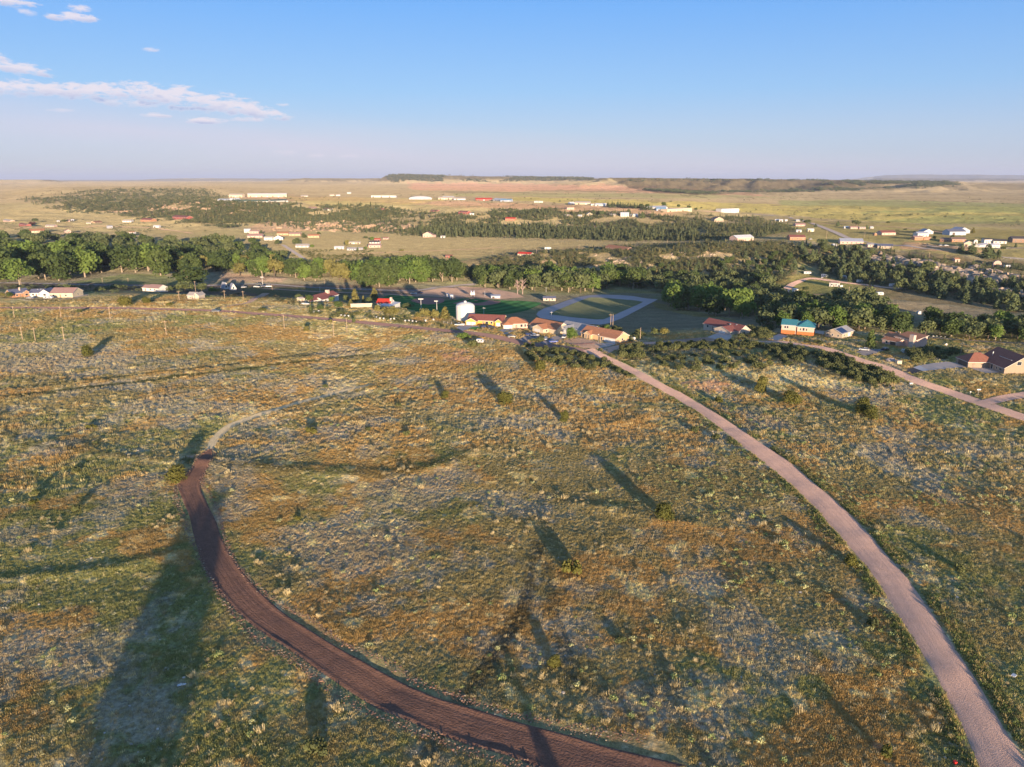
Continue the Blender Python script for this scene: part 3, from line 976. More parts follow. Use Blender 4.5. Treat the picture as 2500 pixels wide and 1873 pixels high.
M_GRAVEL = dirt_mat("pink_gravel", (.62, .40, .295), (.71, .47, .355), .05)
M_TRACK = dirt_mat("red_brown_soil", (.17, .096, .068), (.245, .138, .098), .05, edge=(.26, .18, .13), bump=.45, fine=3.0)
M_TOWNROAD = dirt_mat("old_reddish_asphalt", (.25, .155, .13), (.32, .20, .165), .10, bump=.05)
M_ASPH = dirt_mat("grey_asphalt", (.21, .19, .19), (.27, .25, .25), .10, bump=.03, edge=(.2, .18, .12))
M_DIRT = dirt_mat("tan_dirt", (.38, .26, .19), (.48, .33, .24), .15)
M_CONC = mat("driveway_concrete", (.50, .42, .36), .9, .1, .4)
M_LOOP = mat("court_asphalt", (.40, .355, .35), .9, .10, .12)
M_INF = turf_mat("infield_clay", (.33, .18, .145), (.40, .23, .185))
M_TURF = turf_mat("mown_ballfield_turf", (.055, .155, .055), (.08, .205, .07), .55, -.35)
M_DRYTURF = turf_mat("dry_field_turf", (.16, .18, .09), (.26, .26, .14))
M_DARKTOP = mat("fresh_asphalt", (.07, .065, .065), .9, .15, .5)

# right-hand gravel road (edges read off the photograph)
strip("gravel_road",
      [(1418, 858), (1436, 866), (1504, 893), (1549, 918), (1606, 949), (1667, 984), (1748, 1038), (1829, 1102), (1908, 1166), (1979, 1230), (2043, 1302), (2089, 1354), (2145, 1425), (2202, 1519), (2254, 1602), (2307, 1696), (2345, 1767), (2390, 1873), (2430, 1960)],
      [(1450, 850), (1470, 862), (1520, 886), (1562, 906), (1616, 935), (1680, 968), (1763, 1018), (1846, 1074), (1922, 1123), (1989, 1180), (2053, 1234), (2110, 1290), (2160, 1348), (2215, 1410), (2279, 1500), (2338, 1590), (2392, 1672), (2440, 1755), (2490, 1835), (2560, 1935)],
      M_GRAVEL, off=.10, n=12, nc=9, crown=([0, .08, .5, .92, 1], [-.12, 0, .12, 0, -.12]))
# freshly cut red soil track with pushed-up edges
strip("dirt_track",
      [(512, 1096), (492, 1112), (465, 1147), (436, 1181), (443, 1215), (462, 1260), (471, 1300), (486, 1353), (508, 1406), (542, 1455), (588, 1504), (640, 1545), (716, 1594), (791, 1647), (908, 1723), (1022, 1772), (1135, 1817), (1240, 1846), (1323, 1880), (1420, 1920)],
      [(516, 1098), (519, 1117), (506, 1146), (490, 1185), (505, 1227), (527, 1272), (540, 1310), (561, 1350), (592, 1395), (637, 1447), (700, 1502), (775, 1550), (840, 1590), (950, 1650), (1062, 1702), (1175, 1736), (1288, 1770), (1402, 1800), (1515, 1832), (1680, 1870)],
      M_TRACK, off=.06, n=12, nc=17, crown=([0, .04, .10, .2, .5, .82, .9, .96, 1], [0, .16, .06, -.02, .02, -.02, .12, .22, 0]))
lane("town_road", [(-120, 752), (34, 752), (163, 752), (300, 753), (380, 755), (518, 759), (620, 766), (720, 773), (856, 785), (940, 793), (1050, 804), (1152, 814), (1225, 826), (1274, 838), (1340, 845), (1440, 860)], [7.5, 7.5, 8, 8.5], M_TOWNROAD, off=.12, n=10)
lane("upper_lane", [(1470, 862), (1500, 850), (1560, 840), (1617, 836), (1735, 831), (1800, 832), (1858, 835), (1905, 835), (1958, 843), (2006, 849), (2053, 864), (2100, 880), (2154, 896), (2192, 911), (2247, 934), (2318, 958), (2390, 983), (2443, 1001), (2560, 1040)], [6.0, 6.0, 6.5, 7.5, 7.0], M_GRAVEL, off=.12)
lane("side_lane", [(2400, 985), (2430, 978), (2470, 970), (2560, 955)], 6.0, M_GRAVEL, off=.16)
lane("farm_track", [(530, 753), (575, 745), (610, 738), (635, 724), (650, 716)], [3.5, 4.5, 6], M_DIRT, off=.14)
lane("valley_road", [(-100, 692), (0, 691), (80, 692), (160, 694), (300, 697), (420, 700), (520, 697), (620, 694), (760, 702), (870, 706), (950, 709), (1030, 708), (1110, 698), (1160, 694)], 8, M_ASPH, off=.15)
lane("ballpark_road", [(640, 705), (760, 712), (880, 716), (1000, 722), (1080, 716), (1180, 722), (1260, 724)], 9, M_DIRT, off=.18)
lane("camp_road", [(1915, 730), (1913, 715), (1927, 700), (1945, 690), (1966, 682), (1992, 681), (2029, 686), (2074, 692), (2124, 697), (2170, 703), (2240, 705)], [9, 8, 7, 6, 6], M_GRAVEL, off=.2)
lane("camp_path", [(1920, 722), (1960, 719), (2010, 719), (2090, 719)], 3.5, M_DIRT, off=.2)
lane("park_path", [(2240, 820), (2257, 823), (2330, 829), (2400, 834), (2472, 838), (2600, 842)], 5, M_DIRT, off=.16)
lane("meadow_path", [(2120, 771), (2154, 774), (2210, 778), (2254, 780)], 4, M_DIRT, off=.16)
lane("plain_road", [(1780, 519), (1880, 526), (1950, 536), (1990, 548), (2040, 568), (2069, 581), (2120, 592), (2200, 600), (2300, 612)], [8, 9, 10, 9, 8], M_ASPH, off=.3)
lane("mesa_road", [(2620, 470), (2500, 474), (2330, 473), (2180, 472)], 14, M_CONC, off=.8)
lane("white_lane", [(2440, 627), (2480, 631), (2600, 640)], 3.5, M_CONC, off=.3)
# paved training loop with a dry field inside
C_ = lambda pts: [zp('C', *p) for p in pts]
sheet("paved_loop", C_([(385, 1300), (400, 1275), (450, 1245), (640, 1180), (760, 1145), (840, 1133), (950, 1126), (1120, 1132), (1220, 1140), (1330, 1160), (1432, 1168), (1360, 1205), (1200, 1290), (1060, 1355), (1000, 1376), (930, 1386), (800, 1378), (560, 1352), (420, 1328)]), M_LOOP, .12)
sheet("loop_infield", C_([(490, 1296), (560, 1262), (700, 1205), (800, 1166), (850, 1152), (920, 1152), (1100, 1166), (1240, 1178), (1305, 1190), (1180, 1248), (1020, 1318), (965, 1340), (900, 1342), (780, 1330), (600, 1310)]), M_DRYTURF, .2)
# ball park
E_ = lambda pts: [zp('E', *p) for p in pts]
sheet("ballfield_turf", [(928, 733), (938, 725), (954, 720), (972, 719), (1000, 723), (1028, 728), (1080, 734), (1110, 733), (1148, 728), (1185, 731), (1223, 734), (1274, 735), (1318, 739), (1322, 742), (1290, 757), (1258, 764), (1225, 769), (1180, 776), (1120, 776), (1060, 768), (1000, 757), (950, 744)], M_TURF, .12)
sheet("infield_dirt", [(1002, 735), (1010, 731), (1028, 728), (1050, 727), (1075, 728), (1086, 731), (1084, 737), (1072, 742), (1045, 744), (1020, 741)], M_INF, .2)
sheet("diamond_dirt", E_([(268, 302), (400, 262), (490, 238), (520, 234), (690, 256), (852, 280), (820, 300), (730, 318), (640, 326), (560, 326), (420, 318)]), M_INF, .2)
sheet("diamond_grass", E_([(412, 272), (480, 253), (535, 245), (640, 258), (708, 270), (640, 288), (560, 301), (480, 289)]), M_TURF, .28)
sheet("pitcher_mound", E_([(525, 270), (545, 266), (575, 269), (570, 275), (540, 276)]), M_INF, .36)
sheet("parking_ground", [(970, 712), (1030, 712), (1120, 700), (1180, 702), (1260, 716), (1280, 726), (1220, 731), (1150, 726), (1090, 727), (1030, 723)], M_DIRT, .16)
# yards, drives
sheet("concrete_drive", E_([(300, 592), (420, 556), (560, 572), (590, 582), (470, 612), (390, 632)]), M_CONC, .2)
sheet("concrete_drive", E_([(830, 625), (890, 600), (965, 612), (930, 632), (880, 650)]), M_CONC, .2)
sheet("concrete_drive", E_([(868, 665), (980, 625), (1010, 632), (960, 655), (920, 680)]), M_CONC, .2)
sheet("paved_yard", E_([(1060, 740), (1150, 690), (1260, 680), (1330, 690), (1290, 720), (1130, 770)]), M_ASPH, .22)
sheet("paved_yard", E_([(1310, 775), (1420, 730), (1480, 700), (1560, 690), (1640, 720), (1560, 740), (1480, 790), (1400, 800)]), M_ASPH, .22)
sheet("gravel_yard", E_([(1600, 750), (1800, 720), (2000, 760), (2080, 800), (2000, 850), (1850, 840), (1700, 800)]), M_DIRT, .2)
sheet("garden_lawn", E_([(460, 605), (520, 585), (600, 590), (610, 606), (530, 625)]), M_TURF, .22)
F_ = lambda pts: [zp('F', *p) for p in pts]
sheet("concrete_drive", F_([(0, 700), (60, 690), (290, 665), (330, 680), (180, 720), (60, 745)]), M_CONC, .2)
sheet("concrete_drive", F_([(1360, 610), (1490, 555), (1640, 560), (1660, 600), (1640, 640), (1480, 640)]), M_CONC, .2)
sheet("paved_yard", F_([(800, 660), (1000, 640), (1360, 610), (1480, 640), (1200, 665), (950, 690)]), M_DIRT, .22)
G_ = lambda pts: [zp('G', *p) for p in pts]
sheet("concrete_drive", G_([(470, 560), (640, 478), (790, 512), (700, 560), (640, 585)]), M_CONC, .2)
sheet("concrete_drive", G_([(1190, 420), (1340, 440), (1340, 500), (1200, 470)]), M_CONC, .2)
H_ = lambda pts: [zp('H', *p) for p in pts]
sheet("dark_drive_apron", H_([(585, 790), (715, 765), (850, 815), (700, 850)]), M_DARKTOP, .22)
sheet("pale_drive_slab", H_([(715, 765), (800, 735), (930, 805), (850, 818)]), mat("white_concrete", (.55, .52, .50), .85, .06), .22)
sheet("concrete_drive", H_([(800, 735), (1160, 685), (1290, 700), (1470, 765), (1320, 765), (1100, 790), (930, 805)]), M_CONC, .2)
sheet("paved_patio", H_([(1470, 765), (1700, 745), (1960, 830), (1700, 840), (1560, 800)]), M_CONC, .2)
sheet("paved_yard", H_([(-60, 560), (60, 520), (260, 515), (340, 530), (220, 570), (60, 610)]), M_ASPH, .22)
lane("worn_trail", [(512, 1098), (527, 1070), (570, 1036), (640, 1010), (720, 986), (810, 962), (900, 940)], [2.2, 3.4, 3.6, 3.0, 1.6], dirt_mat("worn_straw_soil", (.58, .46, .27), (.74, .61, .37), .10, edge=(.42, .36, .18)), off=.05)
lane("hamlet_lane", [(690, 598), (712, 612), (738, 630), (765, 648)], 6, M_ASPH, off=.3)
lane("plain_track", [(700, 488), (1000, 492), (1300, 500), (1560, 508), (1700, 514), (1780, 519)], 7, M_DIRT, off=.4)
lane("plain_track", [(560, 476), (760, 474), (1000, 470), (1300, 474)], 9, M_DIRT, off=.6)
lane("valley_lane", [(0, 560), (120, 556), (240, 552), (360, 556), (470, 570)], 6, M_DIRT, off=.3)
lane("valley_lane", [(60, 576), (160, 570), (210, 566)], 5, M_DIRT, off=.3)
lane("meadow_track", [(840, 622), (960, 616), (1080, 612), (1230, 604)], 4, M_DIRT, off=.25)
lane("plain_street", [(1980, 545), (2080, 548), (2200, 556), (2330, 572)], 6, M_DIRT, off=.3)
lane("plain_street", [(2200, 600), (2260, 600), (2340, 604), (2500, 606)], 6, M_ASPH, off=.3)
# pale pull-off at the left end of the town road
sheet("paved_yard", [zp('K', *p) for p in [(1330, 455), (1480, 440), (1620, 445), (1400, 490), (1180, 500)]], M_ASPH, .2)

# ------------------------------------------------------------------ vegetation
def leaf_mat(name, a, b_, c_, trans=.25, dead=None):
    """foliage: hue differs from plant to plant and from leaf clump to leaf clump"""
    m, nt, b = new_mat(name)
    oi = N(nt, 'ShaderNodeObjectInfo')
    at_ = N(nt, 'ShaderNodeAttribute')
    at_.attribute_name = 'leaf'
    mixv = math_node(nt, 'ADD', math_node(nt, 'MULTIPLY', oi.outputs['Random'], .6), math_node(nt, 'MULTIPLY', at_.outputs['Fac'], .4))
    c = ramp(nt, mixv, [(.05, a), (.5, b_), (.95, c_)])
    nt.links.new(c, b.inputs['Base Color'])
    b.inputs['Roughness'].default_value = .75
    b.inputs['Specular IOR Level'].default_value = .15
    tr = N(nt, 'ShaderNodeBsdfTranslucent')
    nt.links.new(c, tr.inputs[0])
    mx = N(nt, 'ShaderNodeMixShader')
    mx.inputs[0].default_value = trans
    nt.links.new(b.outputs[0], mx.inputs[1])
    nt.links.new(tr.outputs[0], mx.inputs[2])
    nt.links.new(mx.outputs[0], nt.nodes['Material Output'].inputs[0])
    return m


M_COTTON = leaf_mat("cottonwood_leaves", (.068, .10, .034), (.095, .135, .042), (.13, .17, .05))
M_BRIGHT = leaf_mat("bright_willow_leaves", (.11, .175, .042), (.145, .215, .05), (.19, .26, .06))
M_DARKT = leaf_mat("dark_oak_leaves", (.09, .115, .05), (.125, .15, .06), (.165, .19, .075), .15)
M_PINE = leaf_mat("pine_needles", (.085, .115, .058), (.12, .155, .07), (.165, .20, .085), .1)
M_SHRUB = leaf_mat("scrub_oak_leaves", (.09, .105, .046), (.13, .145, .056), (.175, .185, .07), .15)
M_JUNI = leaf_mat("juniper_foliage", (.095, .105, .028), (.135, .135, .034), (.175, .165, .042), .12)
M_OLIVE = leaf_mat("olive_tree_leaves", (.16, .15, .05), (.22, .20, .065), (.27, .25, .08), .15)
M_RUST = leaf_mat("purple_plum_leaves", (.10, .04, .04), (.13, .055, .05), (.16, .07, .06), .1)
M_BARK = mat("pale_bark", (.42, .34, .25), .95, .3, 2.0)
M_DBARK = mat("dark_bark", (.17, .13, .10), .95, .3, 2.0)
M_DEAD = mat("bare_pink_bark", (.50, .36, .31), .95, .15, 2.0)


def leaf_cards(centres, normals, sizes, seed=0):
    """one ragged four-cornered leaf clump per centre"""
    r = np.random.default_rng(seed)
    n = len(centres)
    up = r.normal(size=(n, 3))
    nrm = normals / np.linalg.norm(normals, axis=1)[:, None]
    u = np.cross(nrm, up)
    u /= np.linalg.norm(u, axis=1)[:, None] + 1e-9
    v = np.cross(nrm, u)
    s = np.asarray(sizes)[:, None]
    c = np.stack([centres + u * s * r.uniform(.7, 1.2, (n, 1)), centres + v * s * r.uniform(.5, .9, (n, 1)) + nrm * s * .15,
                  centres - u * s * r.uniform(.7, 1.2, (n, 1)), centres - v * s * r.uniform(.5, .9, (n, 1)) - nrm * s * .15], 1)
    return c.reshape(-1, 3), np.arange(n * 4).reshape(n, 4)


def crown_geo(lobes, n, size, seed, shell=.75, nrm_noise=.55, down=.0):
    """lobes: (x, y, z, rx, ry, rz); leaf clumps gathered near the outside of every lobe"""
    r = np.random.default_rng(seed)
    L = np.array(lobes, float)
    vol = (L[:, 3] * L[:, 4] * L[:, 5]) ** .75
    pick = r.choice(len(L), n, p=vol / vol.sum())
    d = r.normal(size=(n, 3))
    d /= np.linalg.norm(d, axis=1)[:, None]
    d[:, 2] = np.where(d[:, 2] < -.55, -d[:, 2] * .5, d[:, 2])
    rad = (shell + (1 - shell) * r.random(n) ** .5) * (1 + .10 * r.normal(size=n))
    P = L[pick, :3] + d * L[pick, 3:6] * rad[:, None]
    nr = d / L[pick, 3:6]
    nr = nr / np.linalg.norm(nr, axis=1)[:, None] + r.normal(size=(n, 3)) * nrm_noise
    V, F = leaf_cards(P, nr, size * r.uniform(.6, 1.3, n), seed + 1)
    lf = np.repeat(np.clip(.5 + .25 * r.normal(size=n) + (pick % 5 - 2) * .08, 0, 1), 4)
    return V, F, lf


def geo_mesh(name, V, F, lf, m):
    me = mesh_np(name, V, F)
    a = me.attributes.new('leaf', 'FLOAT', 'POINT')
    a.data.foreach_set('value', np.asarray(lf, np.float32))
    me.materials.append(m)
    return me


def lobes_for(kind, seed):
    """unit-height plants"""
    r = np.random.default_rng(seed + 1000)
    L = []
    if kind == 'cotton':                         # broad, billowing, clear trunk below
        w = r.uniform(.30, .40)
        for k in range(11):
            a = r.uniform(0, 2 * math.pi)
            q = r.uniform(.05, 1) ** .6
            z = r.uniform(.2, .82)
            sp = w * (1.0 - abs(z - .52) * .95)
            s = r.uniform(.15, .24)
            L.append((math.cos(a) * sp * q * .85, math.sin(a) * sp * q * .75, z, s, s, s * r.uniform(.8, 1.2)))
        L.append((0, 0, .54, .28, .28, .36))
        L.append((r.uniform(-.06, .06), 0, .86, .13, .13, .13))
    elif kind == 'round':                        # low round oak
        w = r.uniform(.42, .55)
        for k in range(10):
            a = r.uniform(0, 2 * math.pi)
            z = r.uniform(.28, .78)
            s = r.uniform(.2, .3)
            q = r.uniform(.3, 1)
            L.append((math.cos(a) * w * q * .7, math.sin(a) * w * q * .7, z, s, s, s * .85))
        L.append((0, 0, .5, .42, .42, .42))
    elif kind == 'pine':
        w = r.uniform(.24, .33)
        for k in range(13):
            z = .10 + .82 * k / 12
            a = r.uniform(0, 2 * math.pi)
            sp = w * (1 - z) ** .7
            q = r.uniform(.1, .6)
            L.append((math.cos(a) * sp * q, math.sin(a) * sp * q, z, sp * .85 + .03, sp * .85 + .03, .10))
    elif kind == 'spire':
        w = .26
        for k in range(9):
            z = .08 + .82 * k / 8
            sp = w * (1 - z * .85)
            L.append((r.uniform(-.03, .03), r.uniform(-.03, .03), z, sp, sp, .13))
    elif kind == 'shrub':
        for k in range(12):
            a = r.uniform(0, 2 * math.pi)
            q = r.uniform(.1, 1) ** .7
            s = r.uniform(.26, .42)
            L.append((math.cos(a) * .75 * q, math.sin(a) * .75 * q, r.uniform(.3, .62) * (1.1 - .4 * q), s, s, s * .95))
        L.append((0, 0, .35, .6, .6, .4))
    elif kind == 'juniper':
        for k in range(12):
            a = r.uniform(0, 2 * math.pi)
            q = r.uniform(.1, 1)
            z = r.uniform(.2, .8)
            s = r.uniform(.19, .27)
            L.append((math.cos(a) * .36 * q * (1.15 - z * .7), math.sin(a) * .36 * q * (1.15 - z * .7), z, s, s, s * 1.1))
        L.append((0, 0, .45, .36, .36, .42))
        L.append((r.uniform(-.1, .1), 0, .2, .4, .4, .2))
    elif kind == 'low':
        for k in range(8):
            a = r.uniform(0, 2 * math.pi)
            q = r.uniform(.2, 1)
            s = r.uniform(.3, .5)
            L.append((math.cos(a) * 1.0 * q, math.sin(a) * .8 * q, r.uniform(.3, .6), s, s, .4))
    return L


LEAFN = {'cotton': (1100, .052), 'round': (620, .075), 'pine': (520, .055), 'spire': (480, .060), 'shrub': (700, .095), 'juniper': (2200, .050), 'low': (520, .13)}
PROTO = {}


def protos(kind, m, count, key=None):
    key = key or (kind, m.name)
    if key not in PROTO:
        PROTO[key] = []
        for i in range(count):
            n, s = LEAFN[kind]
            V, F, lf = crown_geo(lobes_for(kind, i * 7 + len(kind)), n, s, i * 31 + len(kind) * 7)
            me = geo_mesh("%s_crown" % kind, V, F, lf, m)
            PROTO[key].append(me)
    return PROTO[key]


def trunk_mesh(kind, seed, m):
    r = random.Random(seed)
    b = MB()
    if kind in ('cotton',):
        top = (r.uniform(-.04, .04), r.uniform(-.04, .04), .5)
        b.tube([(0, 0, -.03), (top[0] * .3, top[1] * .3, .2), top], [.026, .02, .012], 7)
        for k in range(4):
            a = r.uniform(0, 6.28)
            z0 = r.uniform(.16, .34)
            b.tube([(top[0] * z0, top[1] * z0, z0), (math.cos(a) * .09, math.sin(a) * .09, z0 + .14), (math.cos(a) * .2, math.sin(a) * .2, z0 + .34)], [.013, .009, .005], 5)
    elif kind == 'dead':
        b.tube([(0, 0, -.03), (.01, 0, .3), (0, .01, .95)], [.022, .016, .004], 7)
        for k in range(22):
            a = r.uniform(0, 6.28)
            z0 = r.uniform(.2, .8)
            l = r.uniform(.18, .34) * (1.1 - z0 * .6)
            p1 = (math.cos(a) * l * .5, math.sin(a) * l * .5, z0 + l * .45)
            p2 = (math.cos(a) * l, math.sin(a) * l, z0 + l * 1.0)
            b.tube([(0, 0, z0), p1, p2], [.010, .007, .003], 5)
            for s in (-.6, .6):
                b.tube([p1, (p1[0] + math.cos(a + s) * l * .45, p1[1] + math.sin(a + s) * l * .45, p1[2] + l * .4)], [.006, .002], 4)
    else:
        b.tube([(0, 0, -.05), (.01, 0, .3), (0, 0, .7)], [.03, .022, .008], 6)
        for k in range(3):
            a = r.uniform(0, 6.28)
            b.tube([(0, 0, .18), (math.cos(a) * .15, math.sin(a) * .15, .42)], [.016, .007], 5)
    return b.mesh("trunk", m)


TRUNKS = {}


def trunk_for(kind, i, m):
    k = (kind, i, m.name)
    if k not in TRUNKS:
        TRUNKS[k] = trunk_mesh(kind, i * 13 + 5, m)
    return TRUNKS[k]


def poisson(poly, count, dmin, seed, dens=None):
    """scattered ground points inside a pixel polygon, no two closer than dmin metres"""
    W = [at(*p).to_2d() for p in poly]
    xs, ys = [p.x for p in W], [p.y for p in W]
    r = np.random.default_rng(seed)
    n = count * 14
    X = r.uniform(min(xs), max(xs), n)
    Y = r.uniform(min(ys), max(ys), n)
    Z = tz(X, Y)
    px, py = project(X, Y, Z)
    ok = in_poly(px, py, poly)
    for bare in ROCK_FACES:
        ok &= ~(in_poly(px, py, bare) & (r.random(n) < .85))
    for bad in NOGRASS:
        ok &= ~in_poly(X, Y, bad)
    for P, hw in ROAD_LINES:
        lo, hi = P.min(0) - 12, P.max(0) + 12
        near = ok & (X > lo[0]) & (X < hi[0]) & (Y > lo[1]) & (Y < hi[1])
        if near.any():
            ii = np.nonzero(near)[0]
            d = np.sqrt(((X[ii, None] - P[None, :, 0]) ** 2 + (Y[ii, None] - P[None, :, 1]) ** 2)) - hw[None] - 1.5
            ok[ii[d.min(1) < 0]] = False
    if KEEPOUT:
        K = np.array(KEEPOUT)
        ii = np.nonzero(ok)[0]
        d = np.hypot(X[ii, None] - K[None, :, 0], Y[ii, None] - K[None, :, 1]) - K[None, :, 2]
        ok[ii[d.min(1) < 0]] = False
    cell = {}
    out = []
    for x, y, z in zip(X[ok], Y[ok], Z[ok]):
        ci, cj = int(x // dmin), int(y // dmin)
        if any((a - x) ** 2 + (b - y) ** 2 < dmin * dmin for i in (-1, 0, 1) for j in (-1, 0, 1) for a, b in cell.get((ci + i, cj + j), ())):
            continue
        cell.setdefault((ci, cj), []).append((x, y))
        out.append((x, y, z))
        if len(out) >= count:
            break
    return out


KEEPOUT = []
ROCK_FACES = [[(2140, 628), (2260, 642), (2310, 655), (2300, 668), (2180, 660), (2120, 650)], [(2300, 665), (2400, 662), (2490, 682), (2480, 693), (2380, 690), (2320, 688)], [(2390, 716), (2440, 709), (2500, 715), (2500, 728), (2420, 730)]]


def plant(name, kind, m, p, h, label, group=None, cat='tree', parts=True, wide=1.0, bark=None, vi=None, crown_name='crown'):
    pr = protos(kind, m, 6)
    vi = random.randrange(len(pr)) if vi is None else vi % len(pr)
    rz = random.uniform(0, 6.28)
    sc = (h * wide * random.uniform(.92, 1.08), h * wide * random.uniform(.92, 1.08), h)
    if not parts:
        o = link(name, pr[vi], None, p, label=label, category=cat, group=group)
        o.rotation_euler = (0, 0, rz)
        o.scale = sc
        return o
    o = root(name, label, cat, p, rz, group)
    o.scale = sc
    link(crown_name, pr[vi], o)
    link('trunk', trunk_for(kind, vi % 3, bark or (M_BARK if kind == 'cotton' else M_DBARK)), o)
    return o


# scattering for what nobody would count -------------------------------------------------
def scatter(name, pts, scales, tints, variants, meshes, kind='stuff', tilt=0.0, label=None):
    pts = np.asarray(pts, np.float32)
    n = len(pts)
    me = bpy.data.meshes.new(name)
    me.vertices.add(n)
    me.vertices.foreach_set('co', pts.ravel())

    def attr(nm, ty, key, data):
        a = me.attributes.new(nm, ty, 'POINT')
        a.data.foreach_set(key, np.asarray(data).ravel())
    attr('size', 'FLOAT', 'value', np.asarray(scales, np.float32))
    rot = np.zeros((n, 3), np.float32)
    rot[:, 2] = rng.uniform(0, 6.28, n)
    rot[:, :2] = rng.normal(size=(n, 2)) * tilt
    attr('turn', 'FLOAT_VECTOR', 'vector', rot)
    attr('tint', 'FLOAT_VECTOR', 'vector', np.asarray(tints, np.float32))
    attr('variant', 'INT', 'value', np.asarray(variants, np.int32))
    pc = bpy.data.collections.new(name + "_sources")
    for i, s in enumerate(meshes):
        pc.objects.link(bpy.data.objects.new("%s_source_%02d" % (name, i), s))
    ng = bpy.data.node_groups.new(name + "_nodes", 'GeometryNodeTree')
    ng.interface.new_socket("Geometry", in_out='INPUT', socket_type='NodeSocketGeometry')
    ng.interface.new_socket("Geometry", in_out='OUTPUT', socket_type='NodeSocketGeometry')
    gi, go = ng.nodes.new('NodeGroupInput'), ng.nodes.new('NodeGroupOutput')
    ip = ng.nodes.new('GeometryNodeInstanceOnPoints')
    ci = ng.nodes.new('GeometryNodeCollectionInfo')
    ci.inputs['Collection'].default_value = pc
    ci.inputs['Separate Children'].default_value = True
    ci.inputs['Reset Children'].default_value = True

    def named(nm, ty):
        a = ng.nodes.new('GeometryNodeInputNamedAttribute')
        a.data_type = ty
        a.inputs['Name'].default_value = nm
        return a.outputs['Attribute']
    ng.links.new(gi.outputs[0], ip.inputs['Points'])
    ng.links.new(ci.outputs[0], ip.inputs['Instance'])
    ip.inputs['Pick Instance'].default_value = True
    ng.links.new(named('variant', 'INT'), ip.inputs['Instance Index'])
    er = ng.nodes.new('FunctionNodeEulerToRotation')
    ng.links.new(named('turn', 'FLOAT_VECTOR'), er.inputs[0])
    ng.links.new(er.outputs[0], ip.inputs['Rotation'])
    ng.links.new(named('size', 'FLOAT'), ip.inputs['Scale'])
    ng.links.new(ip.outputs[0], go.inputs[0])
    o = link(name, me, kind=kind, label=label)
    md = o.modifiers.new("scatter", 'NODES')
    md.node_group = ng
    return o


def tint_mat(name, trans=.3, gain=1.0, leafvar=.35):
    m, nt, b = new_mat(name)
    at_ = N(nt, 'ShaderNodeAttribute')
    at_.attribute_type = 'INSTANCER'
    at_.attribute_name = 'tint'
    lf = N(nt, 'ShaderNodeAttribute')
    lf.attribute_name = 'leaf'
    f = math_node(nt, 'MULTIPLY_ADD', lf.outputs['Fac'], leafvar * 2, gain - leafvar)
    cb = N(nt, 'ShaderNodeCombineXYZ')
    for i in range(3):
        nt.links.new(f, cb.inputs[i])
    c = mix_rgb(nt, 1.0, at_.outputs['Vector'], cb.outputs[0], 'MULTIPLY')
    nt.links.new(c, b.inputs['Base Color'])
    b.inputs['Roughness'].default_value = .8
    b.inputs['Specular IOR Level'].default_value = .1
    tr = N(nt, 'ShaderNodeBsdfTranslucent')
    nt.links.new(c, tr.inputs[0])
    mx = N(nt, 'ShaderNodeMixShader')
    mx.inputs[0].default_value = trans
    nt.links.new(b.outputs[0], mx.inputs[1])
    nt.links.new(tr.outputs[0], mx.inputs[2])
    nt.links.new(mx.outputs[0], nt.nodes['Material Output'].inputs[0])
    return m


M_GRASS = tint_mat("grass_blades", .45, 1.15, .28)
M_SAGE = tint_mat("sagebrush_leaves", .15)
M_STONE = tint_mat("pale_stone", 0.0, 1.0, .1)
M_BRUSH = tint_mat("brush_leaves", .2, 1.0, .3)


def tuft_mesh(seed, blades=16, spread=.5, h=.5):
    r = np.random.default_rng(seed)
    V, F, lf = [], [], []
    for k in range(blades):
        a, q = r.uniform(0, 6.28), spread * r.random() ** .6
        x, y = math.cos(a) * q, math.sin(a) * q
        hh = h * r.uniform(.6, 1.15)
        lean = r.normal(size=2) * .22 * hh
        t = r.uniform(0, 6.28)
        w = .045
        dx, dy = math.cos(t) * w, math.sin(t) * w
        o = len(V)
        V += [(x - dx, y - dy, -.05), (x + dx, y + dy, -.05), (x + lean[0] + dx * .7, y + lean[1] + dy * .7, hh), (x + lean[0] - dx * .7, y + lean[1] - dy * .7, hh * .93)]
        F.append((o, o + 1, o + 2, o + 3))
        lf += [r.random()] * 4
    return geo_mesh("grass_tuft", np.array(V), np.array(F), lf, M_GRASS)


def sage_mesh(seed, n=44, w=.42, h=.34, m=None):
    V, F, lf = crown_geo([(0, 0, h * .45, w, w, h * .6), (w * .3, w * .2, h * .5, w * .5, w * .5, h * .5), (-w * .35, 0, h * .45, w * .5, w * .5, h * .5)], n, .085, seed)
    return geo_mesh("sage_mound", V, F, lf, m or M_SAGE)


def stone_mesh(seed):
    bm = bmesh.new()
    bmesh.ops.create_icosphere(bm, subdivisions=1, radius=.5)
    r = random.Random(seed)
    for v in bm.verts:
        v.co *= r.uniform(.75, 1.2)
        v.co.z = v.co.z * .55 + .12
    me = bpy.data.meshes.new("stone")
    bm.to_mesh(me)
    bm.free()
    a = me.attributes.new('leaf', 'FLOAT', 'POINT')
    a.data.foreach_set('value', np.full(len(me.vertices), .5, np.float32))
    me.materials.append(M_STONE)
    return me


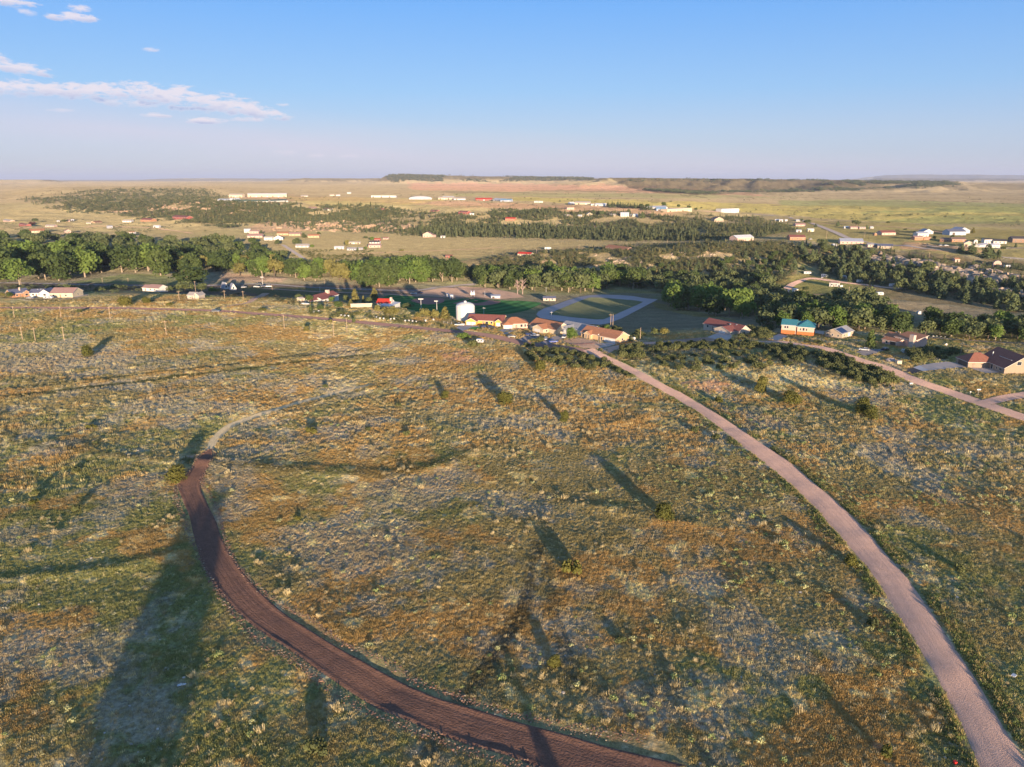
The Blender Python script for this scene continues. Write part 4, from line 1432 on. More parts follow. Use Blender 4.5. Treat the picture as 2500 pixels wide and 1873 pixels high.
def road_clear(X, Y, extra=.3):
    ok = np.ones(len(X), bool)
    for P, hw in ROAD_LINES:
        lo, hi = P.min(0) - 8, P.max(0) + 8
        ii = np.nonzero((X > lo[0]) & (X < hi[0]) & (Y > lo[1]) & (Y < hi[1]) & ok)[0]
        if len(ii) == 0:
            continue
        # densify the centre line
        t = np.linspace(0, len(P) - 1, len(P) * 4)
        Px, Py, Hw = np.interp(t, np.arange(len(P)), P[:, 0]), np.interp(t, np.arange(len(P)), P[:, 1]), np.interp(t, np.arange(len(P)), hw)
        for s in range(0, len(ii), 8000):
            jj = ii[s:s + 8000]
            d = np.sqrt((X[jj, None] - Px[None]) ** 2 + (Y[jj, None] - Py[None]) ** 2) - Hw[None] - extra
            ok[jj[d.min(1) < 0]] = False
    for bad in NOGRASS:
        ok &= ~in_poly(X, Y, bad)
    return ok


def field_points(n, y0, y1, half_deg, seed):
    r = np.random.default_rng(seed)
    a = np.radians(r.uniform(-half_deg, half_deg, n))
    d = np.sqrt(r.uniform(y0 * y0, y1 * y1, n))
    X, Y = d * np.sin(a), d * np.cos(a)
    ok = road_clear(X, Y)
    X, Y = X[ok], Y[ok]
    Z = tz(X, Y)
    px, py = project(X, Y, Z)
    return X, Y, Z, px, py


def trail_dist(X, Y):
    d = np.full(len(X), 1e9)
    w = [flat_pt(*p) for p in TRAIL]
    for (ax, ay), (bx, by) in zip(w[:-1], w[1:]):
        dx, dy = bx - ax, by - ay
        t = np.clip(((X - ax) * dx + (Y - ay) * dy) / (dx * dx + dy * dy), 0, 1)
        d = np.minimum(d, np.hypot(X - ax - t * dx, Y - ay - t * dy))
    return d


TRAIL = [(508, 1108), (525, 1070), (570, 1036), (640, 1010), (720, 986), (810, 962), (900, 940)]


def grow_field():
    tufts = [tuft_mesh(i, 16, .55, .5) for i in range(4)] + [tuft_mesh(10 + i, 22, .45, .72) for i in range(2)]
    sages = [sage_mesh(i) for i in range(4)]
    for nm, n, y0, y1, sc, seed in (("field_grass", N_TUFT_NEAR, 74, 215, .66, 1), ("farther_grass", N_TUFT_FAR, 215, 590, 1.15, 2)):
        X, Y, Z, px, py = field_points(n, y0, y1, 40, seed)
        cv = cover(X, Y, px, py)
        lum = cv.mean(1)
        warm = cv[:, 0] / (cv[:, 2] + .02)
        r = np.random.default_rng(seed + 50)
        # bare or sage ground carries fewer blades
        keep = r.random(len(X)) < np.clip(.25 + .42 * (warm - 1.1), .16, 1)
        keep &= ~((trail_dist(X, Y) < 1.7) & (r.random(len(X)) < .8))
        gone = (Y > 400) & (Z < -4.5 + r.normal(0, .6, len(X)))
        keep &= ~gone
        X, Y, Z, cv, warm = X[keep], Y[keep], Z[keep], cv[keep], warm[keep]
        g = cv * r.uniform(.86, 1.16, (len(X), 1)) * np.array((1.05, 1.0, .86))
        dry = r.random(len(X)) < .07
        g[dry] = g[dry] * .35 + STRAW * .75
        var = np.where(warm > 5.0, r.integers(3, 6, len(X)), r.integers(0, 4, len(X)))
        hs = .55 + .9 * fbm(X / 9, Y / 9, 301, 3)
        scatter(nm, np.stack([X, Y, Z], -1), sc * r.uniform(.6, 1.2, len(X)) * hs, np.clip(g, .02, .8), var, tufts, tilt=.1,
                label="dry golden and green grass tufts covering the field")
    X, Y, Z, px, py = field_points(N_SAGE, 74, 330, 40, 3)
    cv = cover(X, Y, px, py)
    r = np.random.default_rng(77)
    grey = cv[:, 2] / (cv[:, 0] + .01)
    keep = (r.random(len(X)) < np.clip((grey - .3) * 2.2, .10, 1)) & (trail_dist(X, Y) > 1.6)
    X, Y, Z, cv = X[keep], Y[keep], Z[keep], cv[keep]
    base = np.where((r.random(len(X)) < .5)[:, None], np.array((.36, .355, .29)), np.array((.22, .23, .12)))
    pick = r.random(len(X))
    base = np.where((pick < .12)[:, None], np.array((.50, .48, .22)), base)
    g = (base * .5 + cv * .5) * r.uniform(.85, 1.18, (len(X), 1))
    scatter("sagebrush", np.stack([X, Y, Z], -1), np.clip(r.lognormal(-.45, .4, len(X)), .3, 1.8), g, r.integers(0, 4, len(X)), sages, label="low grey sagebrush mounds dotted between the grass")
    X, Y, Z, px, py = field_points(N_STONE, 74, 260, 40, 4)
    cv = cover(X, Y, px, py)
    grey = cv[:, 2] / (cv[:, 0] + .01)
    r = np.random.default_rng(78)
    keep = r.random(len(X)) < np.clip((grey - .35) * 2.0, .05, 1)
    X, Y, Z = X[keep], Y[keep], Z[keep]
    g = np.array((.55, .50, .43)) * r.uniform(.6, 1.2, (len(X), 1))
    scatter("scattered_gravel", np.stack([X, Y, Z], -1), np.clip(r.lognormal(-1.55, .5, len(X)), .1, .8), g, r.integers(0, 3, len(X)), [stone_mesh(i) for i in range(3)], label="pale stones scattered over the bare patches")
    # clods and roots along both pushed-up edges of the track, greener fringe along the gravel road
    r = np.random.default_rng(79)
    P, hw = ROAD_LINES[1]
    t = r.uniform(0, len(P) - 1, 6500)
    ix = np.arange(len(P))
    cx, cy, hh = np.interp(t, ix, P[:, 0]), np.interp(t, ix, P[:, 1]), np.interp(t, ix, hw)
    tx, ty = np.gradient(P[:, 0]), np.gradient(P[:, 1])
    nx, ny = -np.interp(t, ix, ty), np.interp(t, ix, tx)
    l = np.hypot(nx, ny)
    side = np.where(r.random(len(t)) < .5, 1, -1) * (hh * r.normal(.96, .11, len(t)))
    X, Y = cx + nx / l * side, cy + ny / l * side
    scatter("soil_clods", np.stack([X, Y, tz(X, Y) + .18], -1), np.clip(r.lognormal(-1.8, .5, len(X)), .08, .5), np.where((r.random(len(X)) < .75)[:, None], np.array((.29, .17, .115)), np.array((.34, .28, .2))) * r.uniform(.7, 1.3, (len(X), 1)),
            r.integers(0, 3, len(X)), [stone_mesh(7 + i) for i in range(3)], label="clods and stones pushed up along the dirt track")
    P, hw = ROAD_LINES[0]
    ix = np.arange(len(P))
    t = r.uniform(0, len(P) - 1, 15000)
    cx, cy, hh = np.interp(t, ix, P[:, 0]), np.interp(t, ix, P[:, 1]), np.interp(t, ix, hw)
    tx, ty = np.gradient(P[:, 0]), np.gradient(P[:, 1])
    nx, ny = -np.interp(t, ix, ty), np.interp(t, ix, tx)
    l = np.hypot(nx, ny)
    side = np.where(r.random(len(t)) < .5, 1, -1) * (hh - .15 + np.abs(r.normal(0, 1.5, len(t))))
    X, Y = cx + nx / l * side, cy + ny / l * side
    pk = r.random(len(X)) < smooth(.38, .62, fbm(X / 7, Y / 7, 333, 3))
    X, Y = X[pk], Y[pk]
    g = np.array((.20, .235, .08)) * r.uniform(.7, 1.35, (len(X), 1))
    dry = r.random(len(X)) < .4
    g[dry] = np.array((.46, .37, .16))
    scatter("verge_grass", np.stack([X, Y, tz(X, Y)], -1), r.uniform(.4, 1.0, len(X)), g, r.integers(0, 6, len(X)), tufts, tilt=.1, label="green grass fringe along the gravel road")



def grow_clumps():
    """pale bunch grass and yellow-green rabbitbrush standing out of the field"""
    r = np.random.default_rng(91)
    bunch = []
    for i in range(3):
        bunch.append(tuft_mesh(70 + i, 60, .62, .85))
    X, Y, Z, px, py = field_points(60000, 74, 330, 40, 92)
    c = fbm(X / 16, Y / 16, 401, 4)
    k = (r.random(len(X)) < smooth(.52, .74, c) * .17 + .008) & (trail_dist(X, Y) > 1.8)
    X, Y, Z = X[k], Y[k], Z[k]
    g = np.array((.56, .465, .26)) * r.uniform(.7, 1.2, (len(X), 1))
    scatter("bunch_grass", np.stack([X, Y, Z], -1), np.clip(r.lognormal(-.62, .38, len(X)), .3, 1.5), g, r.integers(0, 3, len(X)), bunch, tilt=.1, label="pale straw bunch grass clumps in the field")
    X, Y, Z, px, py = field_points(16000, 74, 300, 40, 93)
    c = fbm(X / 22, Y / 22, 411, 4)
    w = smooth(.45, .65, c) * (.12 + .5 * np.exp(-((px - 2000) / 500) ** 2))
    k = (r.random(len(X)) < w) & (trail_dist(X, Y) > 1.8)
    X, Y, Z = X[k], Y[k], Z[k]
    g = np.where((r.random(len(X)) < .5)[:, None], np.array((.52, .52, .25)), np.array((.32, .37, .14))) * r.uniform(.75, 1.2, (len(X), 1))
    scatter("rabbitbrush", np.stack([X, Y, Z], -1), np.clip(r.lognormal(.05, .35, len(X)), .5, 2.2), g, r.integers(0, 3, len(X)), [sage_mesh(110 + i, 80, .42, .42) for i in range(3)], label="yellow-green rabbitbrush mounds in the field")


N_TUFT_NEAR, N_TUFT_FAR, N_SAGE, N_STONE = 210000, 210000, 44000, 14000

# ------------------------------------------------------------------ buildings
WALLC = {'W': (.72, .69, .63), 'C': (.66, .55, .38), 'P': (.66, .45, .36), 'O': (.46, .24, .14), 'B': (.30, .20, .14), 'G': (.48, .48, .50), 'T': (.50, .40, .29), 'R': (.38, .12, .10),
         'Y': (.72, .42, .10), 'L': (.62, .42, .24), 'K': (.10, .09, .09), 'S': (.42, .47, .55), 'N': (.40, .46, .36), 'E': (.60, .50, .40), 'D': (.38, .29, .21)}
ROOFC = {'r': (.26, .095, .075), 'o': (.44, .195, .10), 'b': (.22, .15, .12), 'g': (.34, .33, .33), 's': (.14, .15, .21), 'w': (.66, .66, .66), 't': (.05, .22, .26), 'x': (.58, .05, .03), 'k': (.085, .075, .075),
         'p': (.40, .24, .20), 'n': (.29, .12, .08), 'l': (.40, .42, .48), 'e': (.46, .40, .34), 'f': (.20, .36, .50), 'v': (.10, .16, .13)}
wallm = lambda k: mat("wall_paint_" + k, WALLC[k], .85, .07, .5)
roofm = lambda k: mat("roof_covering_" + k, ROOFC[k], .8, .14, 1.2, bump=.15)
M_TRIM = mat("white_trim", (.72, .69, .64), .6, .04)
M_GLASS = mat("window_glass", (.035, .045, .06), .12, .2, .8, spec=.6)
M_DOOR = mat("door_paint", (.30, .22, .17), .6, .1)
M_GDOOR = mat("white_garage_door_paint", (.70, .69, .67), .6, .05)
M_BGDOOR = mat("brown_garage_door_paint", (.13, .095, .075), .6, .1)
M_BRICK = mat("orange_brick", (.50, .17, .06), .9, .18, 2.0)
M_CHIM = mat("chimney_stucco", (.66, .52, .42), .9, .08)
M_METAL = mat("galvanised_metal", (.45, .46, .48), .45, .1, metal=.6)
M_SOLAR = mat("solar_panel", (.02, .03, .08), .2, .2, 2.0, spec=.6)


def slab(b, pts, t=.16):
    """roof plane with thickness: first face is the covering, the others the fascia"""
    n = len(pts)
    up = [Vector(p) for p in pts]
    lo = [p - Vector((0, 0, t)) for p in up]
    o = len(b.v)
    b.v.extend([tuple(p) for p in up + lo])
    b.f.append(tuple(o + i for i in range(n)))
    b.f.append(tuple(o + n + i for i in reversed(range(n))))
    for i in range(n):
        j = (i + 1) % n
        b.f.append((o + i, o + n + i, o + n + j, o + j))
    b.top = getattr(b, 'top', []) + [len(b.f) - n - 2]


def roof_planes(x0, x1, y0, y1, h, kind, rise, ov):
    """list of planes, and wall gable triangles"""
    P, G = [], []
    if kind == 'gx':
        ym = (y0 + y1) / 2
        sl = rise / (ym - y0)
        e = h - ov * sl
        P = [[(x0 - ov, y0 - ov, e), (x1 + ov, y0 - ov, e), (x1 + ov, ym, h + rise), (x0 - ov, ym, h + rise)],
             [(x1 + ov, y1 + ov, e), (x0 - ov, y1 + ov, e), (x0 - ov, ym, h + rise), (x1 + ov, ym, h + rise)]]
        G = [[(x0, y1, h), (x0, y0, h), (x0, ym, h + rise - .05)], [(x1, y0, h), (x1, y1, h), (x1, ym, h + rise - .05)]]
    elif kind == 'gy':
        xm = (x0 + x1) / 2
        sl = rise / (xm - x0)
        e = h - ov * sl
        P = [[(x0 - ov, y1 + ov, e), (x0 - ov, y0 - ov, e), (xm, y0 - ov, h + rise), (xm, y1 + ov, h + rise)],
             [(x1 + ov, y0 - ov, e), (x1 + ov, y1 + ov, e), (xm, y1 + ov, h + rise), (xm, y0 - ov, h + rise)]]
        G = [[(x0, y0, h), (x1, y0, h), (xm, y0, h + rise - .05)], [(x1, y1, h), (x0, y1, h), (xm, y1, h + rise - .05)]]
    elif kind == 'hip':
        w, d = x1 - x0, y1 - y0
        k = min(w, d) / 2
        sl = rise / k
        e = h - ov * sl
        a, b_, c, d_ = (x0 - ov, y0 - ov, e), (x1 + ov, y0 - ov, e), (x1 + ov, y1 + ov, e), (x0 - ov, y1 + ov, e)
        if w >= d:
            ym = (y0 + y1) / 2
            r0, r1 = (x0 + k, ym, h + rise), (x1 - k, ym, h + rise)
            if w - d < .05:
                r1 = r0
                P = [[a, b_, r0], [b_, c, r0], [c, d_, r0], [d_, a, r0]]
            else:
                P = [[a, b_, r1, r0], [b_, c, r1], [c, d_, r0, r1], [d_, a, r0]]
        else:
            xm = (x0 + x1) / 2
            r0, r1 = (xm, y0 + k, h + rise), (xm, y1 - k, h + rise)
            P = [[a, b_, r0], [b_, c, r1, r0], [c, d_, r1], [d_, a, r0, r1]]
    elif kind == 'shed':
        P = [[(x0 - ov, y0 - ov, h), (x1 + ov, y0 - ov, h), (x1 + ov, y1 + ov, h + rise), (x0 - ov, y1 + ov, h + rise)]]
        G = [[(x0, y1, h - .1), (x0, y0, h - .1), (x0, y1, h + rise - .1)], [(x1, y0, h - .1), (x1, y1, h - .1), (x1, y1, h + rise - .1)]]
    elif kind == 'flat':
        P = [[(x0 - .15, y0 - .15, h + .15), (x1 + .15, y0 - .15, h + .15), (x1 + .15, y1 + .15, h + .15), (x0 - .15, y1 + .15, h + .15)]]
    elif kind == 'arch':
        n = 8
        pts = [((x0 + x1) / 2 - math.cos(math.pi * i / n) * (x1 - x0) / 2 * 1.02, h + math.sin(math.pi * i / n) * rise) for i in range(n + 1)]
        for (a, za), (b_, zb) in zip(pts[:-1], pts[1:]):
            P.append([(a, y1 + .1, za), (a, y0 - .1, za), (b_, y0 - .1, zb), (b_, y1 + .1, zb)])
        G = [[(p, y0, z) for p, z in pts], [(p, y1, z) for p, z in reversed(pts)]]
    return P, G


def ring(b, o, T, n, w, h, t, pr):
    """window frame: one closed ring standing PR proud of the wall"""
    Z = Vector((0, 0, 1))
    def c(dx, dz, k):
        return o + T * dx + Z * dz + n * k
    vs = []
    for k in (-.02, pr):
        vs += [c(-w / 2 - t, -t, k), c(w / 2 + t, -t, k), c(w / 2 + t, h + t, k), c(-w / 2 - t, h + t, k), c(-w / 2, 0, k), c(w / 2, 0, k), c(w / 2, h, k), c(-w / 2, h, k)]
    fs = []
    for i in range(4):
        j = (i + 1) % 4
        fs += [(8 + i, 8 + j, 12 + j, 12 + i), (i, j, 8 + j, 8 + i), (4 + j, 4 + i, 12 + i, 12 + j), (j, i, 4 + i, 4 + j)]
    b.add(vs, fs)


def quad_on(b, o, T, n, w, h, k, thick=.03):
    Z = Vector((0, 0, 1))
    vs = []
    for d in (k - thick, k):
        vs += [o - T * w / 2 + n * d, o + T * w / 2 + n * d, o + T * w / 2 + Z * h + n * d, o - T * w / 2 + Z * h + n * d]
    b.add(vs, [(4, 5, 6, 7), (0, 1, 5, 4), (1, 2, 6, 5), (2, 3, 7, 6), (3, 0, 4, 7), (3, 2, 1, 0)])


def building(name, label, cat, a, b, blocks, wall, roof, wins=(), group=None, trim=M_TRIM, ov=.45, sink=1.6, extra=None, zlift=0.0, roof_mats=None):
    A, B = at(*a), at(*b)
    d = (B - A).to_2d()
    W = d.length
    yaw = math.atan2(d.y, d.x)
    base = (A.z + B.z) / 2 + zlift
    t = root(name, label, cat, (A.x, A.y, base), yaw, group)
    mid = A.to_2d().lerp(B.to_2d(), .5)
    maxd = max(bl[3] for bl in blocks)
    nrm = Vector((-d.y, d.x)).normalized()
    for f in (0.0, .25, .5, .75, 1.0):
        q = A.to_2d().lerp(B.to_2d(), f) + nrm * maxd * .5
        KEEPOUT.append((q.x, q.y, max(W * .2, maxd * .55) + 2.0))
    NOGRASS.append([tuple(A.to_2d() - nrm * 1.0), tuple(B.to_2d() - nrm * 1.0), tuple(B.to_2d() + nrm * maxd), tuple(A.to_2d() + nrm * maxd)])
    wb, rb = MB(), MB()
    bl_m = []
    for (x0, x1, y0, y1, h, kind, rise) in blocks:
        X0, X1 = x0 * W, x1 * W
        bl_m.append((X0, X1, y0, y1, h))
        wb.box(X0, X1, y0, y1, -sink, h, top=True)
        P, G = roof_planes(X0, X1, y0, y1, h, kind, rise, ov)
        for p in P:
            slab(rb, p)
        for g in G:
            wb.add(g, [tuple(range(len(g)))])
    walls = obj('wall', wb, wall, t)
    me = rb.mesh('roof', roof)
    me.materials.append(trim)
    tops = set(rb.top)
    for i, p in enumerate(me.polygons):
        p.material_index = 0 if i in tops else 1
    ro = link('roof', me, t)
    Z = Vector((0, 0, 1))
    for wspec in wins:
        bi, face, u, z0, w, h, kind = wspec[:7]
        X0, X1, y0, y1, hh = bl_m[bi]
        if face == 'f':
            o, T, n = Vector((X0 + (X1 - X0) * u, y0, z0)), Vector((1, 0, 0)), Vector((0, -1, 0))
        elif face == 'r':
            o, T, n = Vector((X1, y0 + (y1 - y0) * u, z0)), Vector((0, 1, 0)), Vector((1, 0, 0))
        else:
            o, T, n = Vector((X0, y1 + (y0 - y1) * u, z0)), Vector((0, -1, 0)), Vector((-1, 0, 0))
        if kind == 'w':
            fb, pb = MB(), MB()
            ring(fb, o, T, n, w, h, .09, .06)
            fr = obj('window', fb, trim, t)
            quad_on(pb, o, T, n, w, h, .025)
            obj('pane', pb, M_GLASS, fr)
        elif kind == 'd':
            db = MB()
            quad_on(db, o, T, n, w, h, .05, .07)
            hb = MB()
            dr = obj('door', db, M_DOOR, t)
            p = o + T * w * .38 + Z * 1.0 + n * .08
            hb.box(p.x - .05, p.x + .05, p.y - .05, p.y + .05, p.z - .06, p.z + .06)
            obj('handle', hb, M_METAL, dr)
        elif kind in ('g', 'G'):
            gb = MB()
            prof_ = []
            for k in range(4):
                za, zb = h * k / 4, h * (k + 1) / 4
                prof_ += [(.02, za), (.06, za + .05), (.06, zb - .05)]
            prof_ += [(.02, h)]
            vs = []
            for (k, z) in prof_:
                vs += [o - T * w / 2 + Z * z + n * k, o + T * w / 2 + Z * z + n * k]
            gb.add(vs, [(2 * i, 2 * i + 1, 2 * i + 3, 2 * i + 2) for i in range(len(prof_) - 1)])
            obj('garage_door', gb, M_GDOOR if kind == 'g' else M_BGDOOR, t)
    if extra:
        extra(t, W)
    return t


def chimney(x, y, z0, z1, w, m, frac=True):
    def f(t, W):
        b = MB()
        b.box(x * W - w / 2, x * W + w / 2, y - w / 2, y + w / 2, z0, z1)
        b.box(x * W - w / 2 - .1, x * W + w / 2 + .1, y - w / 2 - .1, y + w / 2 + .1, z1 + .003, z1 + .18)
        obj('chimney', b, m, t)
    return f


def vent(x, y, z):
    def f(t, W):
        b = MB()
        b.box(x * W - .35, x * W + .35, y - .35, y + .35, z - .6, z + .35)
        obj('roof_vent', b, M_METAL, t)
    return f


def both(*fs):
    def f(t, W):
        for q in fs:
            q(t, W)
    return f


def part_box(nm, m, x0, x1, y0, y1, z0, z1):
    def f(t, W):
        b = MB()
        b.box(x0 * W, x1 * W, y0, y1, z0, z1)
        obj(nm, b, m, t)
    return f


E = lambda x, y: zp('E', x, y)
# the row of houses along the town road
building('ranch_house', 'yellow-orange house with red-brown hip roof beside the white water tank', 'house', E(428, 560), E(872, 588),
         [(.02, .98, 3.0, 13.0, 2.9, 'gx', 2.5), (0, .29, 0, 8, 2.75, 'gy', 1.7), (.78, .97, .6, 8, 2.75, 'gy', 1.5)], wallm('Y'), roofm('r'),
         [(1, 'f', .28, 0, 2.4, 2.2, 'g'), (1, 'f', .73, 0, 2.4, 2.2, 'g'), (0, 'f', .54, 1.0, 1.6, 1.2, 'w'), (0, 'f', .44, .1, 1.0, 2.1, 'd'), (0, 'f', .67, 1.0, 1.0, 1.2, 'w'), (2, 'f', .5, 0, 2.4, 2.2, 'g'), (2, 'r', .4, 1.0, 1.2, 1.1, 'w')])
building('ranch_house', 'tan house with orange-brown hip roof second in the row from the tank', 'house', E(878, 605), E(1150, 612),
         [(0, 1.15, 1.6, 13, 2.9, 'hip', 2.6), (0, .42, 0, 7, 2.75, 'hip', 1.5)], wallm('P'), roofm('o'),
         [(1, 'f', .5, 0, 4.4, 2.2, 'g'), (0, 'f', .52, .1, 1.0, 2.1, 'd'), (0, 'f', .72, .8, 1.3, 1.5, 'w'), (0, 'f', .86, .8, .9, 1.5, 'w'), (1, 'l', .5, 1, 1.2, 1.1, 'w')])
building('ranch_house', 'pale yellow house with orange roof and white garage between two grey driveways', 'house', E(1165, 620), E(1420, 668),
         [(0, 1.22, 2.0, 12.5, 3.0, 'gx', 2.9), (.36, .86, -1.6, 7, 2.8, 'gy', 1.9)], wallm('C'), roofm('o'),
         [(1, 'f', .45, 0, 4.6, 2.2, 'g'), (0, 'f', .10, .1, 1.0, 2.1, 'd'), (0, 'f', .22, .8, 1.2, 1.4, 'w'), (1, 'r', .3, 1, 1.1, 1.1, 'w'), (0, 'r', .5, 1, 1.2, 1.1, 'w')])
building('ranch_house', 'grey house with pinkish roof partly behind the round bright green tree', 'house', E(1495, 650), E(1800, 700),
         [(0, 1.15, 4.0, 15, 2.9, 'gx', 2.3), (.18, .58, -.4, 8, 2.8, 'gy', 1.7)], wallm('G'), roofm('g'),
         [(1, 'f', .5, 0, 4.2, 2.2, 'g'), (0, 'f', .08, 1, 1.3, 1.2, 'w'), (0, 'f', .8, 1, 1.4, 1.2, 'w')])
building('ranch_house', 'cream house with orange-red gable roof above a pink gravel yard', 'house', E(1795, 705), E(2225, 788),
         [(0, .98, 1.2, 11.5, 2.9, 'gx', 2.6), (.14, .32, -.3, 6, 2.7, 'gy', 1.5), (.56, 1.0, .2, 11, 2.85, 'gx', 2.0)], wallm('L'), roofm('o'),
         [(0, 'f', .06, .7, .8, 1.5, 'w'), (1, 'f', .3, .5, .7, 1.8, 'w'), (1, 'f', .7, .1, 1.0, 2.1, 'd'), (2, 'f', .12, .7, .9, 1.5, 'w'), (2, 'f', .50, 0, 4.8, 2.2, 'g'), (2, 'f', .85, 0, 2.4, 2.2, 'g'), (2, 'r', .5, 1, 1.2, 1.1, 'w')],
         extra=both(vent(.33, 6.0, 5.0), vent(.66, 7.5, 4.8)))
F = lambda x, y: zp('F', x, y)
building('ranch_house', 'peach house with long red roof and garage gable at the edge of the dry field', 'house', F(1275, 520), F(1700, 580),
         [(0, 1.0, 2.5, 11, 2.9, 'gx', 2.8), (.50, .93, -2.5, 6, 2.8, 'gy', 2.0)], wallm('E'), roofm('r'),
         [(1, 'f', .5, 0, 4.8, 2.2, 'g'), (0, 'f', .27, .1, 1.0, 2.1, 'd'), (0, 'f', .12, 1, 1.3, 1.2, 'w'), (0, 'f', .42, .8, 1.2, 1.5, 'w'), (0, 'r', .5, 1, 1.1, 1.1, 'w')], extra=both(vent(.66, 5, 5.0), vent(.8, 6, 5.2)))
G = lambda x, y: zp('G', x, y)
building('two_storey_house', 'two-storey peach and orange house with teal metal roof', 'house', G(672, 488), G(1160, 512),
         [(0, .46, 0, 11, 5.4, 'gx', 2.4), (.50, 1.03, 0, 12, 5.2, 'hip', 2.7), (.40, .60, 2.2, 10.5, 5.3, 'gx', 1.8)], wallm('P'), roofm('t'),
         [(0, 'f', .25, 3.6, .9, 1.2, 'w'), (0, 'f', .42, 3.6, .9, 1.2, 'w'), (0, 'f', .25, .8, .9, 1.2, 'w'), (0, 'f', .5, .8, 1.5, 1.2, 'w'), (2, 'f', .5, .1, 1.2, 2.2, 'd'), (1, 'f', .2, 2.9, .6, 1.3, 'w'), (1, 'f', .38, 2.9, 1.0, 1.5, 'w'), (1, 'f', .56, 2.9, .6, 1.3, 'w'), (1, 'r', .4, 3.2, 1, 1.1, 'w')],
         extra=both(part_box('brick_base', M_BRICK, -.004, .444, -.08, 10.05, -1.5, 2.5), part_box('brick_base', M_BRICK, .496, 1.034, -.08, 10.05, -1.5, 2.3), part_box('fascia_band', M_TRIM, -.01, .44, -.12, -.05, 5.25, 5.45)))
building('ranch_house', 'tan house with grey roof half covered by dark solar panels', 'house', G(1350, 520), G(1610, 552),
         [(0, 1.0, 0, 14, 2.9, 'gy', 2.2)], wallm('T'), roofm('g'),
         [(0, 'f', .15, 1, .7, 1.0, 'w'), (0, 'f', .45, 1, .7, 1.0, 'w'), (0, 'f', .78, 1, .7, 1.0, 'w'), (0, 'r', .2, 1, .9, 1.1, 'w'), (0, 'r', .62, .1, 3.2, 2.2, 'g')],
         extra=lambda t, W: obj('solar_panel', (lambda b: (b.add([(W * .56, .3, 5.1 - .06 * 2.2 * 2 + .0), (W * .98, .3, 3.05), (W * .98, 7.5, 3.05), (W * .56, 7.5, 4.85)], [(0, 1, 2, 3)]), b)[1])(MB()), M_SOLAR, t))
Hh = lambda x, y: zp('H', x, y)
building('stucco_house', 'pink stucco house with terracotta roof and broad pale chimney', 'house', Hh(330, 430), Hh(700, 500),
         [(-.20, .45, 3, 12, 3.0, 'gx', 1.7), (.28, 1.0, 1.5, 11, 4.0, 'shed', 1.8), (.05, .62, -3.2, 3, 2.6, 'gx', 1.0)], wallm('P'), roofm('o'),
         [(1, 'f', .25, 2.9, .5, .6, 'w'), (1, 'f', .37, 2.9, .5, .6, 'w'), (1, 'f', .49, 2.9, .5, .6, 'w'), (0, 'f', .6, .1, 1.2, 2.2, 'd'), (2, 'f', .3, .8, 1.2, 1.2, 'w'), (2, 'f', .7, .1, 3.0, 2.1, 'G')],
         extra=both(part_box('chimney', M_CHIM, .84, .99, .4, 2.2, -1, 6.6), vent(-.05, 9, 4.4)))
building('large_house', 'large dark red-brown house with dormer and garage wing at the right edge', 'house', Hh(1290, 692), Hh(1450, 766),
         [(.15, 2.17, 9, 25, 2.9, 'gx', 5.0), (0, 1.0, 0, 12, 2.9, 'hip', 3.0), (1.08, 1.86, 13.2, 18, 5.6, 'shed', 1.1)], wallm('D'), roofm('n'),
         [(1, 'f', .55, 0, 6.5, 2.4, 'G'), (1, 'r', .2, 0, 1.0, 2.1, 'd'), (0, 'f', .48, .1, 1.3, 2.2, 'd'), (0, 'f', .54, .2, 1.3, 2.1, 'w'), (0, 'f', .72, 1, 1.0, 1.0, 'w'), (0, 'f', .86, 1, 1.8, 1.0, 'w'), (2, 'f', .25, 4.8, 2.4, .55, 'w'), (2, 'f', .7, 4.8, 2.4, .55, 'w'), (0, 'r', .36, 3.9, 1.8, 1.5, 'w'), (0, 'r', .7, 1.0, 1.3, 1.2, 'w')],
         extra=both(vent(1.55, 16.8, 7.1), part_box('flue', M_METAL, .62, .65, 12, 12.35, 4, 6.6)))
K = lambda x, y: zp('K', x, y)
building('ranch_house', 'orange brick house with slate-blue roof at the left edge', 'house', K(300, 490), K(545, 468),
         [(-.3, 1.0, 1, 11, 3.0, 'gx', 2.4), (.45, 1.0, -.8, 6, 2.9, 'gy', 1.8)], wallm('O'), roofm('s'), [(0, 'f', .3, 1, 1.2, 1.1, 'w'), (0, 'f', .5, .1, 1, 2.1, 'd'), (1, 'f', .5, .8, 1.6, 1.4, 'w')], extra=chimney(.45, 4.0, 2, 6.2, .8, M_CHIM))
building('ranch_house', 'white house with slate roof between orange and brown-roofed houses', 'house', K(520, 488), K(900, 480),
         [(0, .62, 2, 11, 2.9, 'gx', 2.2), (.52, 1.0, 0, 12, 2.9, 'gy', 2.4)], wallm('W'), roofm('s'), [(0, 'f', .25, 1, 1.3, 1.1, 'w'), (0, 'f', .5, .1, 1, 2.1, 'd'), (0, 'f', .75, 1, 1.3, 1.1, 'w'), (1, 'f', .5, 1, 1.6, 1.2, 'w')], extra=both(vent(.3, 6, 4.6), vent(.45, 6, 4.6)))
building('long_house', 'cream house with long brown roof right of the white house', 'house', K(908, 492), K(1322, 492),
         [(0, .98, 0, 13, 3.2, 'gx', 3.0)], wallm('C'), roofm('p'), [(0, 'f', .15, 1, 1.2, 1.1, 'w'), (0, 'f', .45, .1, 1, 2.1, 'd'), (0, 'f', .7, 1, 1.2, 1.1, 'w'), (0, 'r', .5, 1, 1.2, 1.1, 'w')])
J = lambda x, y: zp('J', x, y)
